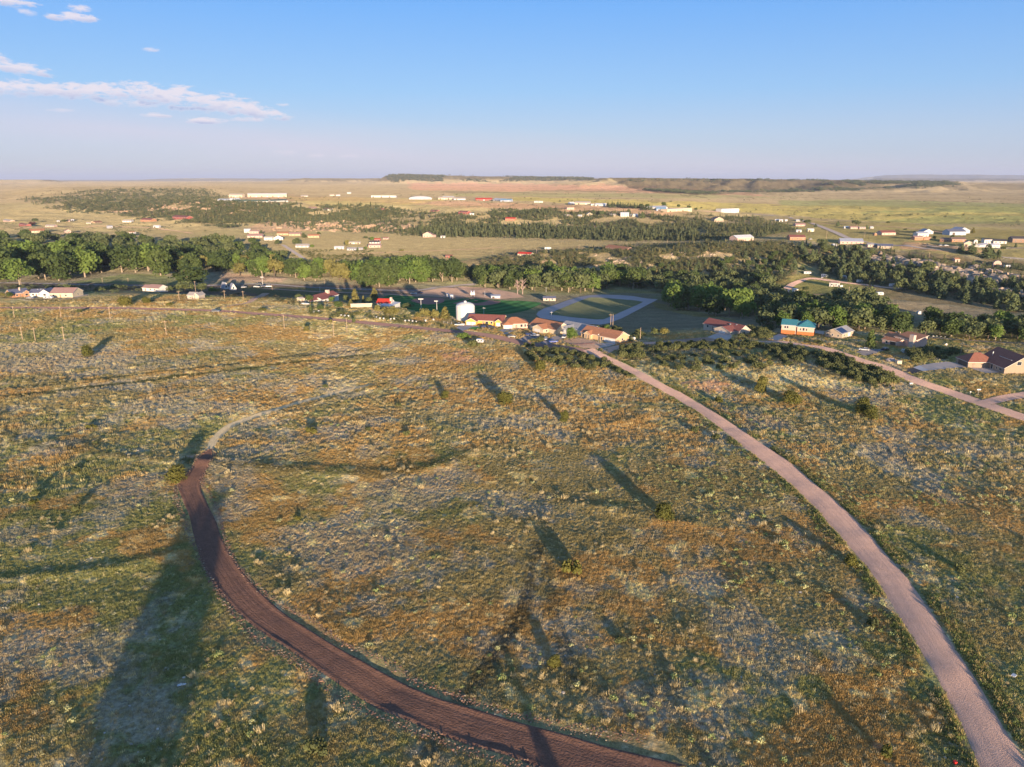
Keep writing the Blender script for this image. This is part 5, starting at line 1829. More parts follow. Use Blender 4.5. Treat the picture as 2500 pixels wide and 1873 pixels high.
building('long_house', 'white house under a long dark red roof behind garden trees', 'house', J(640, 428), J(1150, 418),
         [(-.02, 1.0, 3, 13, 3.0, 'gx', 2.4), (.28, .52, 0, 6, 2.9, 'gx', 1.2)], wallm('W'), roofm('r'), [(0, 'f', .12, 1, 1.3, 1.1, 'w'), (0, 'f', .2, .1, 1, 2.1, 'd'), (1, 'f', .5, 1, 1.6, 1.1, 'w'), (0, 'f', .65, 1, 1.3, 1.1, 'w'), (0, 'f', .85, 1, 1.3, 1.1, 'w')], extra=chimney(.77, 7, 2, 6.8, 2.2, M_CHIM))
building('garden_shed', 'small cream shed left of the red-roofed white house', 'shed', J(395, 428), J(460, 425), [(0, 1, 0, 4, 2.6, 'gx', .8)], wallm('C'), roofm('e'), [(0, 'f', .5, .1, 1, 2, 'd')])
building('red_barn', 'low building with bright red roof and a white tower chimney', 'barn', J(1770, 505), J(2010, 520),
         [(0, 1, 0, 9, 2.6, 'gx', 2.3)], wallm('W'), roofm('x'), [(0, 'f', .3, .6, 1.6, 1.4, 'w'), (0, 'f', .65, 0, 2.4, 2.2, 'g')], extra=part_box('chimney', M_CHIM, .93, 1.06, 2, 4, 0, 6.0))
building('white_workshop', 'long low white workshop with rounded pale roof right of the red roof', 'shed', J(2010, 540), J(2190, 520), [(0, 1, 0, 7, 2.4, 'shed', .6)], wallm('W'), roofm('w'), [(0, 'f', .4, .5, 2.0, 1.2, 'w')])
building('garden_wall', 'long cream garden wall under the tall conifers', 'wall', J(1300, 530), J(1690, 526), [(0, 1, 0, .5, 2.6, 'flat', 0)], wallm('C'), roofm('e'))
Pq = lambda x, y: zp('P', x, y)
building('cottage', 'small beige cottage beside the straight dark fence line', 'house', Pq(508, 590), Pq(660, 594), [(0, .72, 0, 8, 2.8, 'gx', 1.8), (.55, 1.1, 1, 9, 2.7, 'gy', 1.6)], wallm('E'), roofm('e'), [(0, 'f', .4, 1, .7, .8, 'w'), (0, 'f', .7, .1, .9, 2.0, 'd')])
for q, (x0, x1, y, lb) in enumerate([(1090, 1158, 428, 'white gabled cabin with dark window, left of two in the shade'), (1200, 1285, 448, 'white gabled cabin with dark window, right of two in the shade')]):
    building('gabled_cabin', lb, 'cabin', Pq(x0, y), Pq(x1, y), [(0, 1, 0, 7, 1.6, 'gy', 4.4)], wallm('W'), roofm('l'), [(0, 'f', .5, 1.4, 1.2, 1.6, 'w')], group='white cabins in the valley')
Aq = lambda x, y: zp('A', x, y)
building('ranch_house', 'white house with brown roof among dark bushes below the fence line', 'house', Aq(1218, 1095), Aq(1362, 1102), [(0, .45, 1, 9, 2.7, 'gx', 1.8), (.35, 1.0, 0, 10, 2.8, 'gx', 2.2)], wallm('W'), roofm('p'), [(1, 'f', .3, 1, 1.1, 1.1, 'w'), (1, 'f', .7, 1, 1.1, 1.1, 'w'), (0, 'f', .4, .1, 1, 2, 'd')])


# the water tank ------------------------------------------------------------------------
def water_tank():
    p0, p1 = at(*E(418, 512)), at(*E(530, 512))
    k = mpp(p0)
    rad = 228 / 4.916 * k / 2
    p = p0 + Vector((0, rad, 0))
    KEEPOUT.append((p.x, p.y, rad + 2))
    t = root('water_tank', 'big round white water tank standing behind the yellow house', 'water tank', (p.x, p.y, p0.z))
    hw, rise = 158 / 4.916 * k, 2.6
    wb = MB()
    pr = [(rad, -1.0), (rad, hw)] + [(rad * math.cos(a) * 1.0, hw + rise * math.sin(a)) for a in np.linspace(.12, 1.45, 8)]
    wb.lathe(pr, 48)
    obj('tank_shell', wb, mat("tank_paint", (.76, .73, .67), .55, .04), t, True)
    for z in (hw * .33, hw * .66, hw):
        b = MB()
        b.lathe([(rad + .012, z - .05), (rad + .05, z - .03), (rad + .05, z + .03), (rad + .012, z + .05)], 48)
        obj('weld_band', b, mat("tank_band", (.64, .60, .55), .6, .05), t)
    lb = MB()
    for s in (-.3, .3):
        lb.tube([(-rad * .45 + s, -rad * .9, 0), (-rad * .45 + s, -rad * .9, hw + .8)], .05, 5)
    for i in range(24):
        z = .4 + i * hw / 24
        lb.tube([(-rad * .45 - .3, -rad * .9, z), (-rad * .45 + .3, -rad * .9, z)], .03, 4)
    obj('ladder', lb, M_METAL, t, kind='stuff')
    rb = MB()
    n = 11
    a0, a1 = math.radians(150), math.radians(275)
    pts = [(rad * .9 * math.cos(a0 + (a1 - a0) * i / n), rad * .9 * math.sin(a0 + (a1 - a0) * i / n), hw + .55) for i in range(n + 1)]
    for q in pts:
        rb.tube([q, (q[0], q[1], q[2] + 1.1)], .04, 4)
    rb.tube([(q[0], q[1], q[2] + 1.1) for q in pts], .045, 4)
    rb.tube([(q[0], q[1], q[2] + .6) for q in pts], .04, 4)
    obj('roof_railing', rb, M_METAL, t, kind='stuff')
    hb = MB()
    hb.lathe([(.8, hw + rise - .5), (.8, hw + rise + .5), (.5, hw + rise + .8), (.1, hw + rise + .85)], 16)
    obj('roof_hatch', hb, M_TRIM, t)
    mb = MB()
    mb.box(-.5, .5, -rad - .25, -rad + .1, .3, 1.4)
    obj('manhole_cover', mb, M_TRIM, t)


water_tank()

# smaller buildings, mostly far away: zoom, x0, x1, base row, wall height (zoom px), roof, wall colour, roof colour, name, category, label
FAR = [
    ('L', 282, 400, 150, 22, 'gx', 'C', 'e', 'warehouse', 'warehouse', 'short cream warehouse left of the long one on the far plain'),
    ('L', 445, 785, 148, 24, 'gx', 'C', 'w', 'warehouse', 'warehouse', 'very long cream warehouse with white roof on the far plain'),
    ('L', 180, 290, 184, 10, 'gx', 'W', 'w', 'greenhouse', 'greenhouse', 'left white greenhouse below the far long warehouses'),
    ('L', 285, 370, 182, 14, 'gx', 'W', 'w', 'greenhouse', 'greenhouse', 'peaked white greenhouse in the middle of the far row'),
    ('L', 300, 620, 192, 9, 'gx', 'W', 'v', 'greenhouse', 'greenhouse', 'long low greenhouse with dark green roof below the warehouses'),
    ('L', 560, 790, 190, 10, 'gx', 'W', 'v', 'greenhouse', 'greenhouse', 'dark-roofed greenhouse at the right end of the far row'),
    ('L', 1520, 1740, 150, 15, 'flat', 'W', 'w', 'warehouse', 'warehouse', 'flat white box warehouse on the far plain left of the domed hall'),
    ('L', 1850, 2050, 168, 8, 'arch', 'G', 'l', 'domed_hall', 'hall', 'broad grey hall with rounded roof on the far plain'),
    ('L', 2105, 2250, 168, 14, 'gx', 'C', 'e', 'warehouse', 'warehouse', 'cream warehouse right of the grey rounded hall'),
    ('L', 1160, 1200, 138, 10, 'gx', 'C', 'e', 'far_house', 'house', 'tiny cream house in the far hamlet left of the white box'),
    ('L', 1215, 1250, 138, 8, 'gx', 'W', 'w', 'far_house', 'house', 'tiny white house in the far hamlet left of the white box'),
    ('L', 1310, 1345, 118, 8, 'gx', 'W', 'w', 'far_house', 'house', 'white speck of a house behind the far hamlet'),
    ('L', 915, 972, 144, 6, 'gx', 'C', 'e', 'far_house', 'shed', 'low cream shed right of the long far warehouse'),
    ('L', 975, 1045, 258, 14, 'gx', 'T', 'p', 'mesa_house', 'house', 'tan house at the mesa rim, left of the white one'),
    ('L', 1098, 1175, 263, 10, 'gx', 'W', 'b', 'mesa_house', 'house', 'white house at the mesa rim right of the tan one'),
    ('L', 1515, 1580, 263, 8, 'gx', 'N', 'v', 'mesa_house', 'house', 'low green house beside the dark red house on the mesa'),
    ('L', 1590, 1640, 264, 12, 'gx', 'R', 'r', 'mesa_house', 'house', 'dark red house with steep roof on the mesa edge'),
    ('L', 2035, 2088, 276, 10, 'gx', 'R', 'r', 'mesa_house', 'house', 'small dark red house alone on the mesa grass'),
    ('L', 415, 470, 458, 26, 'gx', 'W', 'w', 'village_house', 'house', 'tall white house at the top of the valley hamlet'),
    ('L', 460, 540, 466, 20, 'gx', 'P', 'p', 'village_house', 'house', 'pink house joined right of the tall white house'),
    ('L', 442, 570, 502, 16, 'gx', 'P', 'p', 'village_house', 'house', 'long pink house below the tall white house'),
    ('L', 588, 662, 524, 24, 'gx', 'W', 'e', 'village_house', 'house', 'white house with beige roof in the valley hamlet'),
    ('L', 672, 752, 522, 20, 'gy', 'W', 'p', 'village_house', 'house', 'white gabled house right of the beige-roofed house'),
    ('L', 700, 800, 480, 16, 'gx', 'L', 'o', 'village_house', 'house', 'orange-roofed house left of two in the valley hamlet'),
    ('L', 805, 905, 486, 18, 'gx', 'L', 'p', 'village_house', 'house', 'orange house right of two in the valley hamlet'),
    ('L', 970, 1068, 502, 18, 'gx', 'L', 'o', 'village_house', 'house', 'detached orange house with hip roof on the meadow edge'),
    ('L', 862, 975, 586, 14, 'gx', 'W', 'e', 'village_house', 'house', 'long white house beside a bright yellow-green bush'),
    ('L', 1200, 1282, 602, 12, 'gx', 'W', 'w', 'village_house', 'house', 'bright white house among shrubs below the hamlet'),
    ('L', 1310, 1390, 612, 14, 'gx', 'G', 'g', 'village_house', 'house', 'grey house between two dark conifers on the meadow'),
    ('L', 1400, 1445, 608, 12, 'gx', 'G', 'g', 'village_house', 'house', 'small grey outbuilding beside the grey meadow house'),
    ('L', 1498, 1600, 588, 20, 'gx', 'P', 'p', 'village_house', 'house', 'large pink flat house at the edge of the tan meadow'),
    ('L', 1506, 1592, 553, 12, 'gx', 'W', 'k', 'village_house', 'house', 'white house with row of dark windows above the pink house'),
    ('L', 1548, 1600, 532, 16, 'gx', 'R', 'x', 'village_house', 'house', 'red-roofed house tucked behind a light green tree'),
    ('L', 1622, 1668, 516, 14, 'gx', 'P', 'r', 'village_house', 'house', 'small red-roofed house in front of the dark pines'),
    ('L', 1325, 1385, 556, 10, 'gx', 'C', 'e', 'village_house', 'shed', 'low cream barn on the meadow left of the red roofs'),
    ('L', 1390, 1425, 556, 10, 'gx', 'C', 'e', 'village_house', 'shed', 'small cream shed on the meadow left of the red roofs'),
    ('L', 1970, 2048, 498, 26, 'gy', 'P', 'p', 'big_house', 'house', 'large pinkish gabled house before the pine slope'),
    ('L', 2052, 2086, 496, 16, 'gx', 'P', 'p', 'big_house', 'house', 'garage wing right of the large pinkish gabled house'),
    ('L', 2125, 2162, 503, 14, 'gx', 'W', 'e', 'big_house', 'shed', 'small pale shed right of the large pinkish house'),
    ('L', 158, 220, 622, 18, 'gx', 'W', 'e', 'grove_house', 'house', 'white house half hidden in the dark grove'),
    ('M', 0, 95, 168, 18, 'gx', 'W', 'w', 'warehouse', 'warehouse', 'pale warehouse at the left end of the far yard'),
    ('M', 100, 200, 172, 10, 'gx', 'W', 'e', 'warehouse', 'warehouse', 'low pale shed in the far yard right of the pale warehouse'),
    ('M', 290, 435, 178, 12, 'gx', 'R', 'x', 'warehouse', 'warehouse', 'red storage sheds on the far plain'),
    ('M', 440, 525, 182, 12, 'gx', 'W', 'w', 'warehouse', 'warehouse', 'white shed between red and blue ones on the far plain'),
    ('M', 505, 600, 187, 12, 'gx', 'S', 'f', 'warehouse', 'warehouse', 'blue-roofed shed on the far plain'),
    ('M', 800, 835, 196, 10, 'gx', 'W', 'w', 'far_house', 'house', 'left white house of the pair in the tan plain'),
    ('M', 840, 875, 197, 10, 'gx', 'W', 'w', 'far_house', 'house', 'right white house of the pair in the tan plain'),
    ('M', 1110, 1155, 212, 16, 'gx', 'S', 'w', 'warehouse', 'warehouse', 'bluish white shed at the left of the cream sheds'),
    ('M', 1155, 1282, 213, 16, 'gx', 'C', 'e', 'warehouse', 'warehouse', 'long cream shed with tan roof on the plain'),
    ('M', 1295, 1330, 222, 14, 'gx', 'W', 'e', 'warehouse', 'warehouse', 'small cream shed right of the long cream shed'),
    ('M', 1330, 1420, 226, 12, 'gx', 'W', 'w', 'warehouse', 'warehouse', 'low white shed at the left end of the dark hedge'),
    ('M', 1820, 1950, 248, 10, 'gx', 'W', 'l', 'warehouse', 'warehouse', 'white low building at the right end of the dark hedge'),
    ('M', 1865, 1950, 268, 18, 'gx', 'S', 'f', 'warehouse', 'warehouse', 'blue-grey annex left of the big cream warehouse'),
    ('M', 1958, 2190, 279, 30, 'flat', 'C', 'w', 'big_warehouse', 'warehouse', 'big cream warehouse with flat white roof on the plain'),
    ('C', 1978, 2115, 418, 30, 'flat', 'W', 'w', 'office_block', 'building', 'two-storey white block with dark window bands beside trees'),
    ('M', 140, 215, 296, 18, 'gx', 'R', 'r', 'mesa_house', 'house', 'dark red house between round shrubs on the mesa'),
    ('M', 238, 275, 302, 8, 'gx', 'W', 'w', 'mesa_house', 'shed', 'small white shed right of the dark red mesa house'),
    ('M', 547, 628, 356, 20, 'gx', 'O', 'x', 'mesa_house', 'house', 'orange-red house at the top edge of the brushy slope'),
    ('M', 1085, 1150, 258, 18, 'flat', 'P', 'p', 'mesa_house', 'house', 'pink flat-roofed house alone on the tan mesa'),
    ('M', 1068, 1110, 316, 12, 'gx', 'T', 'e', 'mesa_house', 'house', 'tan house at the left of the mesa-top row'),
    ('M', 1180, 1215, 318, 10, 'gx', 'W', 'w', 'mesa_house', 'house', 'small white house in the mesa-top row'),
    ('M', 1258, 1310, 312, 16, 'gy', 'C', 'e', 'mesa_house', 'house', 'cream gabled house in the mesa-top row'),
    ('M', 1452, 1505, 315, 14, 'gx', 'T', 'e', 'mesa_house', 'house', 'tan house among pines in the mesa-top row'),
    ('M', 1552, 1625, 318, 28, 'gx', 'W', 'w', 'mesa_house', 'house', 'tall white house beside a dark pine on the mesa top'),
    ('M', 1650, 1705, 318, 16, 'gx', 'W', 'w', 'mesa_house', 'house', 'low white house right of the tall white mesa house'),
    ('M', 28, 90, 675, 16, 'gx', 'R', 'r', 'red_shed', 'shed', 'dark red shed on the tan meadow'),
    ('M', 655, 762, 660, 12, 'gx', 'C', 'x', 'valley_house', 'house', 'white house with bright red roof behind the brushy ridge'),
    ('M', 1412, 1568, 612, 12, 'gx', 'O', 'o', 'valley_house', 'house', 'long orange-roofed house behind the brushy ridge'),
    ('C', 1918, 1995, 500, 22, 'gy', 'T', 'b', 'valley_house', 'house', 'tan gabled house at the bare end of the brush'),
    ('C', 2110, 2260, 665, 30, 'gx', 'P', 'w', 'brick_house', 'house', 'brick house with pale roof on top of the ridge'),
    ('N', 280, 350, 272, 26, 'gx', 'S', 'w', 'plain_house', 'house', 'grey-blue house at the left end of the plain-side street'),
    ('N', 352, 412, 278, 30, 'gx', 'W', 'w', 'plain_house', 'house', 'white house with dark windows at the plain-side street'),
    ('N', 445, 485, 270, 18, 'gx', 'W', 'w', 'plain_house', 'shed', 'little white shed right of the white street house'),
    ('N', 632, 700, 275, 14, 'gx', 'W', 'w', 'plain_house', 'house', 'white roofed house behind the pink one at the road'),
    ('N', 622, 795, 352, 26, 'gx', 'P', 'p', 'plain_house', 'house', 'pink house with trees left of the grey road'),
    ('N', 632, 715, 450, 28, 'gx', 'W', 'w', 'plain_house', 'shed', 'white flat shed left of the cream box shed'),
    ('N', 820, 920, 440, 36, 'gx', 'C', 'w', 'plain_house', 'shed', 'cream box shed on the dry grass near the grey road'),
    ('N', 525, 782, 578, 46, 'gx', 'O', 'r', 'ridge_house', 'house', 'orange brick house with dark red roof above the ravine'),
    ('N', 1348, 1715, 645, 44, 'gx', 'P', 'l', 'ridge_house', 'house', 'long pink house with pale grey roof above the pine slope'),
    ('N', 1240, 1285, 690, 34, 'gx', 'W', 'w', 'ridge_house', 'shed', 'small white shed left of the long grey-roofed house'),
    ('N', 1800, 1945, 695, 40, 'gx', 'P', 'g', 'ridge_house', 'house', 'pinkish house with grey roof right of the long house'),
    ('N', 1958, 2205, 712, 36, 'gx', 'T', 's', 'ridge_house', 'house', 'house with dark slate-blue roof above the cliff'),
    ('N', 1415, 1500, 388, 22, 'gx', 'W', 'w', 'plain_house', 'house', 'white long trailer home left under the round tree'),
    ('N', 1520, 1660, 396, 26, 'gx', 'P', 'p', 'plain_house', 'house', 'pinkish home under the big round tree on the plain'),
    ('N', 1665, 1760, 398, 24, 'gx', 'P', 'e', 'plain_house', 'house', 'pale home right under the big round tree on the plain'),
    ('N', 1845, 1890, 392, 22, 'gx', 'W', 'w', 'plain_house', 'shed', 'white shed right of the small spire tree'),
    ('N', 1910, 1948, 503, 30, 'gy', 'O', 'o', 'plain_house', 'shed', 'tiny bright orange shed left of the red-roofed house'),
    ('N', 2030, 2270, 498, 40, 'gx', 'P', 'r', 'plain_house', 'house', 'long house with maroon roof on the plain'),
    ('N', 1168, 1322, 1338, 60, 'hip', 'W', 'p', 'camp_house', 'house', 'white camp house with reddish roof inside the gravel loop'),
    ('N', 585, 660, 1432, 46, 'flat', 'W', 'w', 'camp_shed', 'shed', 'white shed beside the dark round shrub in the loop'),
    ('N', 1395, 1455, 1210, 36, 'flat', 'W', 'w', 'camp_shed', 'shed', 'white shed at the foot of the pine slope'),
    ('O', 992, 1280, 500, 58, 'gx', 'S', 's', 'steel_barn', 'barn', 'grey steel barn in front on the plain'),
    ('O', 1130, 1335, 470, 50, 'gy', 'S', 'l', 'steel_barn', 'barn', 'taller pale steel barn behind the grey one'),
    ('O', 470, 662, 522, 50, 'gx', 'W', 'l', 'plain_house', 'house', 'white house with pale roof left of the steel barns'),
    ('O', 560, 720, 480, 40, 'gy', 'W', 'l', 'plain_house', 'house', 'white gabled house behind, left of the steel barns'),
    ('O', 420, 560, 580, 50, 'gx', 'O', 'p', 'plain_house', 'house', 'orange brick house left of the tiny tree pair'),
    ('O', 572, 680, 580, 42, 'gx', 'O', 'o', 'plain_house', 'house', 'bright orange wing beside the orange brick house'),
    ('O', 830, 995, 608, 44, 'gx', 'O', 'b', 'plain_house', 'house', 'brick-red house left of the green street tree'),
    ('O', 1030, 1268, 612, 44, 'gx', 'O', 'b', 'plain_house', 'house', 'brick-red house right of the green street tree'),
    ('O', 1225, 1372, 692, 60, 'gy', 'C', 'e', 'plain_barn', 'barn', 'cream gabled barn above the tall dark pines'),
    ('O', 1390, 1450, 632, 34, 'arch', 'W', 'k', 'plain_barn', 'barn', 'little white round-topped barn behind the cream barn'),
    ('O', 1560, 1690, 630, 60, 'gx', 'W', 'k', 'plain_house', 'house', 'tall white house with black roof behind the pines'),
    ('O', 1710, 1922, 638, 42, 'gx', 'W', 'k', 'plain_house', 'house', 'long white house with dark roof right of the tall one'),
    ('O', 1480, 1625, 698, 44, 'gx', 'W', 'l', 'plain_house', 'house', 'white house with pale grey roof behind the tall pines'),
    ('O', 1680, 1822, 702, 46, 'gx', 'W', 'l', 'plain_house', 'house', 'white house right of the pale-grey-roofed one'),
    ('O', 2020, 2290, 618, 60, 'gx', 'B', 'k', 'plain_house', 'house', 'dark brown house cut by the right edge'),
    ('O', 1082, 1152, 938, 46, 'gx', 'P', 'o', 'cliff_shed', 'shed', 'small pink shed in the trees on top of the cliff'),
    ('O', 1705, 1840, 1015, 14, 'arch', 'P', 'p', 'round_shed', 'shed', 'pink round-topped metal shed at the cliff edge'),
    ('Q', 50, 175, 276, 18, 'gx', 'P', 'e', 'valley_home', 'house', 'pale pink house highest at the left edge'),
    ('Q', 312, 425, 350, 28, 'gx', 'R', 'r', 'valley_home', 'house', 'maroon house half behind maroon trees'),
    ('Q', 738, 868, 366, 20, 'gx', 'P', 'e', 'valley_home', 'house', 'pale pink house right of the maroon house'),
    ('Q', 485, 735, 458, 30, 'gx', 'C', 'o', 'valley_home', 'house', 'big cream house with orange roof in the left valley'),
    ('Q', 1075, 1165, 458, 30, 'gy', 'P', 'p', 'valley_home', 'house', 'pink gabled house right of the big orange roof'),
    ('Q', 932, 976, 284, 18, 'gx', 'W', 'w', 'valley_home', 'shed', 'white shed left of a dark round tree'),
    ('Q', 1065, 1140, 278, 22, 'gx', 'P', 'p', 'valley_home', 'house', 'greyish pink house right of a dark round tree'),
    ('Q', 1165, 1212, 265, 18, 'gx', 'W', 'w', 'valley_home', 'house', 'white cottage right of the greyish pink house'),
    ('Q', 1412, 1485, 314, 18, 'gx', 'C', 'e', 'valley_home', 'house', 'small cream house alone on the tan slope'),
    ('Q', 1552, 1690, 302, 16, 'gx', 'L', 'o', 'valley_home', 'house', 'orange house under trees in the left valley'),
    ('Q', 2005, 2140, 288, 24, 'gx', 'W', 'e', 'valley_home', 'house', 'white house under dark trees at the valley head'),
    ('Q', 1762, 1850, 388, 34, 'gx', 'G', 'l', 'valley_home', 'house', 'grey house with steep roof between round shrubs'),
    ('Q', 2112, 2200, 478, 26, 'gx', 'W', 'o', 'valley_home', 'house', 'white house with orange roof above the grove'),
    ('Q', 1600, 1735, 608, 24, 'gx', 'P', 'p', 'valley_home', 'house', 'pink house at the upper edge of the dark grove'),
    ('Q', 1878, 1942, 580, 26, 'flat', 'C', 'e', 'valley_home', 'shed', 'small cream block at the upper edge of the grove'),
    ('A', 1485, 1600, 482, 22, 'gx', 'R', 'r', 'valley_home', 'house', 'dark red house below the orange cliffs'),
    ('A', 1210, 1310, 498, 16, 'gx', 'O', 'r', 'valley_home', 'house', 'orange-red house left of the dark red one'),
    ('A', 1320, 1372, 550, 14, 'gx', 'W', 'w', 'valley_home', 'shed', 'white shed on the tan slope near the grove'),
    ('I', 1690, 1735, 398, 0, 'flat', 'W', 'w', 'press_box', 'booth', 'left white scorer booth behind home plate'),
    ('I', 1762, 1828, 440, 80, 'flat', 'S', 'w', 'press_box', 'booth', 'pale two-level announcer booth at the ball field'),
    ('E', 732, 842, 240, 22, 'shed', 'S', 'l', 'dugout', 'dugout', 'long blue-white dugout behind the ball diamond'),
    ('E', 1358, 1505, 268, 28, 'gx', 'E', 's', 'field_house', 'building', 'small field house with blue-grey roof near the paved loop'),
]
BLD_GROUP = {}


def far_building(row):
    z, x0, x1, yb, wp, rf, wc, rc, name, cat, label = row
    s = ZOOM[z][2]
    a, b = zp(z, x0, yb), zp(z, x1, yb)
    A = at(*a)
    k = mpp(A)
    W = (x1 - x0) / s * k
    h = max(2.3, min(11, wp / s * k))
    dep = min(16, max(5, W * .6)) if rf != 'arch' else W * .8
    if rf == 'gy':
        dep = max(dep, W)
    rise = {'gx': min(3.2, dep * .22), 'gy': min(4.0, W * .25), 'hip': min(2.5, dep * .25), 'flat': 0, 'arch': min(6, W * .16) if W > 14 else W * .45, 'shed': .5}[rf]
    wins = []
    px_w = (x1 - x0) / s
    if px_w > 9 and cat in ('house', 'building', 'hall', 'cabin'):
        n = 2 if W < 14 else (3 if W < 24 else 5)
        for i in range(n):
            wins.append((0, 'f', (i + .6) / (n + .2), min(1.0, h * .35), 1.3, 1.2, 'w'))
            if h > 5.5:
                wins.append((0, 'f', (i + .6) / (n + .2), 3.8, 1.3, 1.2, 'w'))
        wins.append((0, 'f', .97 - .9 / n * .5 if n > 2 else .5, .05, 1.0, 2.1, 'd'))
    elif px_w > 14:
        n = max(2, int(W / 12))
        for i in range(min(n, 7)):
            wins.append((0, 'f', (i + .5) / min(n, 7), 0, min(3.6, W / n * .5), min(h * .7, 3.4), 'g' if i % 2 else 'G'))
    elif px_w > 6:
        wins.append((0, 'f', .5, .05, min(2.4, W * .35), 2.1, 'G'))
    yaw = random.uniform(-.12, .12)
    t = building(name, label, cat, a, b, [(0, 1, 0, dep, h, rf, rise)], wallm(wc), roofm(rc), wins, ov=.35, sink=2.5)
    t.rotation_euler.z += yaw
    return t


for row in FAR:
    far_building(row)


# scoreboard and backstop ---------------------------------------------------------------
def scoreboard():
    p = at(*E(512, 225))
    k = mpp(p)
    t = root('scoreboard', 'white scoreboard with winged emblem on top behind home plate', 'scoreboard', p)
    w, h = 54 / 4.916 * k, 30 / 4.916 * k
    for s in (-.35, .35):
        b = MB()
        b.tube([(s * w, 0, -.5), (s * w, 0, 3.0)], .15, 6)
        obj('post', b, M_METAL, t)
    b = MB()
    b.box(-w / 2, w / 2, -.2, .2, 2.0, 2.0 + h)
    obj('panel', b, M_TRIM, t)
    b = MB()
    for s in (-1, 1):
        b.add([(s * .3, -.1, 2.05 + h), (s * w * .42, -.1, 2.2 + h), (s * w * .40, -.1, 2.0 + h * 1.9), (s * w * .15, -.1, 2.0 + h * 1.45), (s * .3, .1, 2.05 + h), (s * w * .42, .1, 2.2 + h), (s * w * .40, .1, 2.0 + h * 1.9), (s * w * .15, .1, 2.0 + h * 1.45)],
              [(0, 1, 2, 3), (7, 6, 5, 4), (0, 4, 5, 1), (1, 5, 6, 2), (2, 6, 7, 3), (3, 7, 4, 0)])
    obj('emblem', b, mat("emblem_blue", (.35, .42, .6), .5), t)


scoreboard()

# ------------------------------------------------------------------ poles
M_WOOD = mat("weathered_pole_wood", (.52, .38, .26), .9, .2, 3.0)
M_STEEL = mat("pale_steel_pole", (.62, .61, .60), .5, .08)


def pole_at(zoom, x, yt, yb, label, group, cross=True, steel=False, name='utility_pole', thick=.16, double=False):
    p = atz(zoom, x, yb)
    k = mpp(p)
    h = max(5.0, (yb - yt) / ZOOM[zoom][2] * k * 1.02)
    t = root(name, label, 'pole', p, random.uniform(-.5, .5), group)
    m = M_STEEL if steel else M_WOOD
    b = MB()
    b.tube([(0, 0, -.8), (0, 0, h)], [thick, thick * .65], 7)
    obj('pole', b, m, t)
    if double:
        b = MB()
        b.tube([(1.3, .3, -.8), (1.3, .3, h * .97)], [thick, thick * .65], 7)
        obj('pole', b, m, t)
    if cross:
        b = MB()
        b.box(-1.1, 1.1, -.07, .07, h - .75, h - .6)
        ca = obj('crossarm', b, m, t)
        for s in (-.95, 0.35, .95):
            b = MB()
            b.tube([(s, 0, h - .598), (s, 0, h - .4)], [.05, .035], 5)
            obj('insulator', b, M_GLASS, ca)
    return t, p, h


POLES = [('A', [(125, 1225, 1328), (527, 1225, 1330), (950, 1230, 1335), (1432, 1348, 1472)], 'wooden pole in the field along the town road at the left'),
         ('A', [(195, 1400, 1517), (305, 1410, 1523), (555, 1398, 1527)], 'wooden pole standing lower in the dry field at the left'),
         ('A', [(185, 990, 1055), (885, 985, 1038), (1105, 985, 1030), (1445, 1015, 1065), (1685, 1010, 1110)], 'pole beside the shaded valley road at the left'),
         ('A', [(215, 1100, 1165), (1543, 1095, 1175), (1935, 1090, 1165), (2095, 1095, 1165)], 'bare pole along the dark fence line above the town road'),
         ('B', [(333, 1300, 1425), (758, 1350, 1490), (872, 1325, 1460)], 'wooden pole below the town road in the middle field'),
         ('B', [(228, 1045, 1085), (640, 1070, 1105), (678, 990, 1040)], 'pale pole on the shaded valley floor'),
         ('M', [(440, 625, 660), (820, 605, 640), (1190, 570, 610), (1960, 520, 555)], 'pole along the meadow behind the brushy ridge'),
         ('N', [(1120, 430, 560), (1745, 450, 540)], 'pole in the dry grass near the grey plain road'),
         ('N', [(1320, 1250, 1360), (1490, 1340, 1430)], 'pole inside the gravel camp loop'),
         ('O', [(655, 785, 890), (1525, 940, 1050)], 'pole on top of the rocky cliff'),
         ('H', [(530, 130, 305), (1355, 420, 590)], 'tall wooden pole near the houses at the right edge')]
WIRES = []
for z, lst, lb in POLES:
    ends = []
    for i, (x, yt, yb) in enumerate(lst):
        t, p, h = pole_at(z, x, yt, yb, "%s %s, counted from left" % (ORD[i], lb), 'poles: ' + lb, cross=z not in 'B' or i == 0)
        ends.append((p, h))
    WIRES.append(ends)
pole_at('E', 2165, 425, 600, 'pair of tall wooden poles behind the cream orange-roofed house', None, True, double=True)
pole_at('F', 555, 490, 645, 'single orange-brown pole right of the cream house yard', None, False)
pole_at('E', 645, 345, 440, 'pale pole with crossarms just right of the water tank', None, True, steel=True)
pole_at('E', 1457, 402, 480, 'white pole standing on the bend of the paved loop', None, True, steel=True)
pole_at('E', 1392, 100, 165, 'thin lamp pole in front of the grove above the paved loop', None, False, steel=True)
pole_at('E', 658, 150, 215, 'thin tall pole between scoreboard and dugout', None, False, steel=True)
pole_at('J', 748, 175, 250, 'short white pole in front of the shaded valley field', None, False, steel=True)


def light_pole(zoom, x, yt, yb, label):
    p = atz(zoom, x, yb)
    h = (yb - yt) / ZOOM[zoom][2] * mpp(p)
    t = root('stadium_light', label, 'light pole', p)
    b = MB()
    b.tube([(0, 0, -.5), (0, 0, h)], [.22, .13], 8)
    obj('pole', b, M_STEEL, t)
    b = MB()
    b.box(-1.6, 1.6, -.1, .1, h - .6, h - .4)
    bar = obj('lamp_bar', b, M_STEEL, t)
    for s in (-1.3, -.45, .45, 1.3):
        b = MB()
        b.box(s - .3, s + .3, -.35, .25, h - .395, h + .15)
        obj('floodlight', b, M_TRIM, bar)


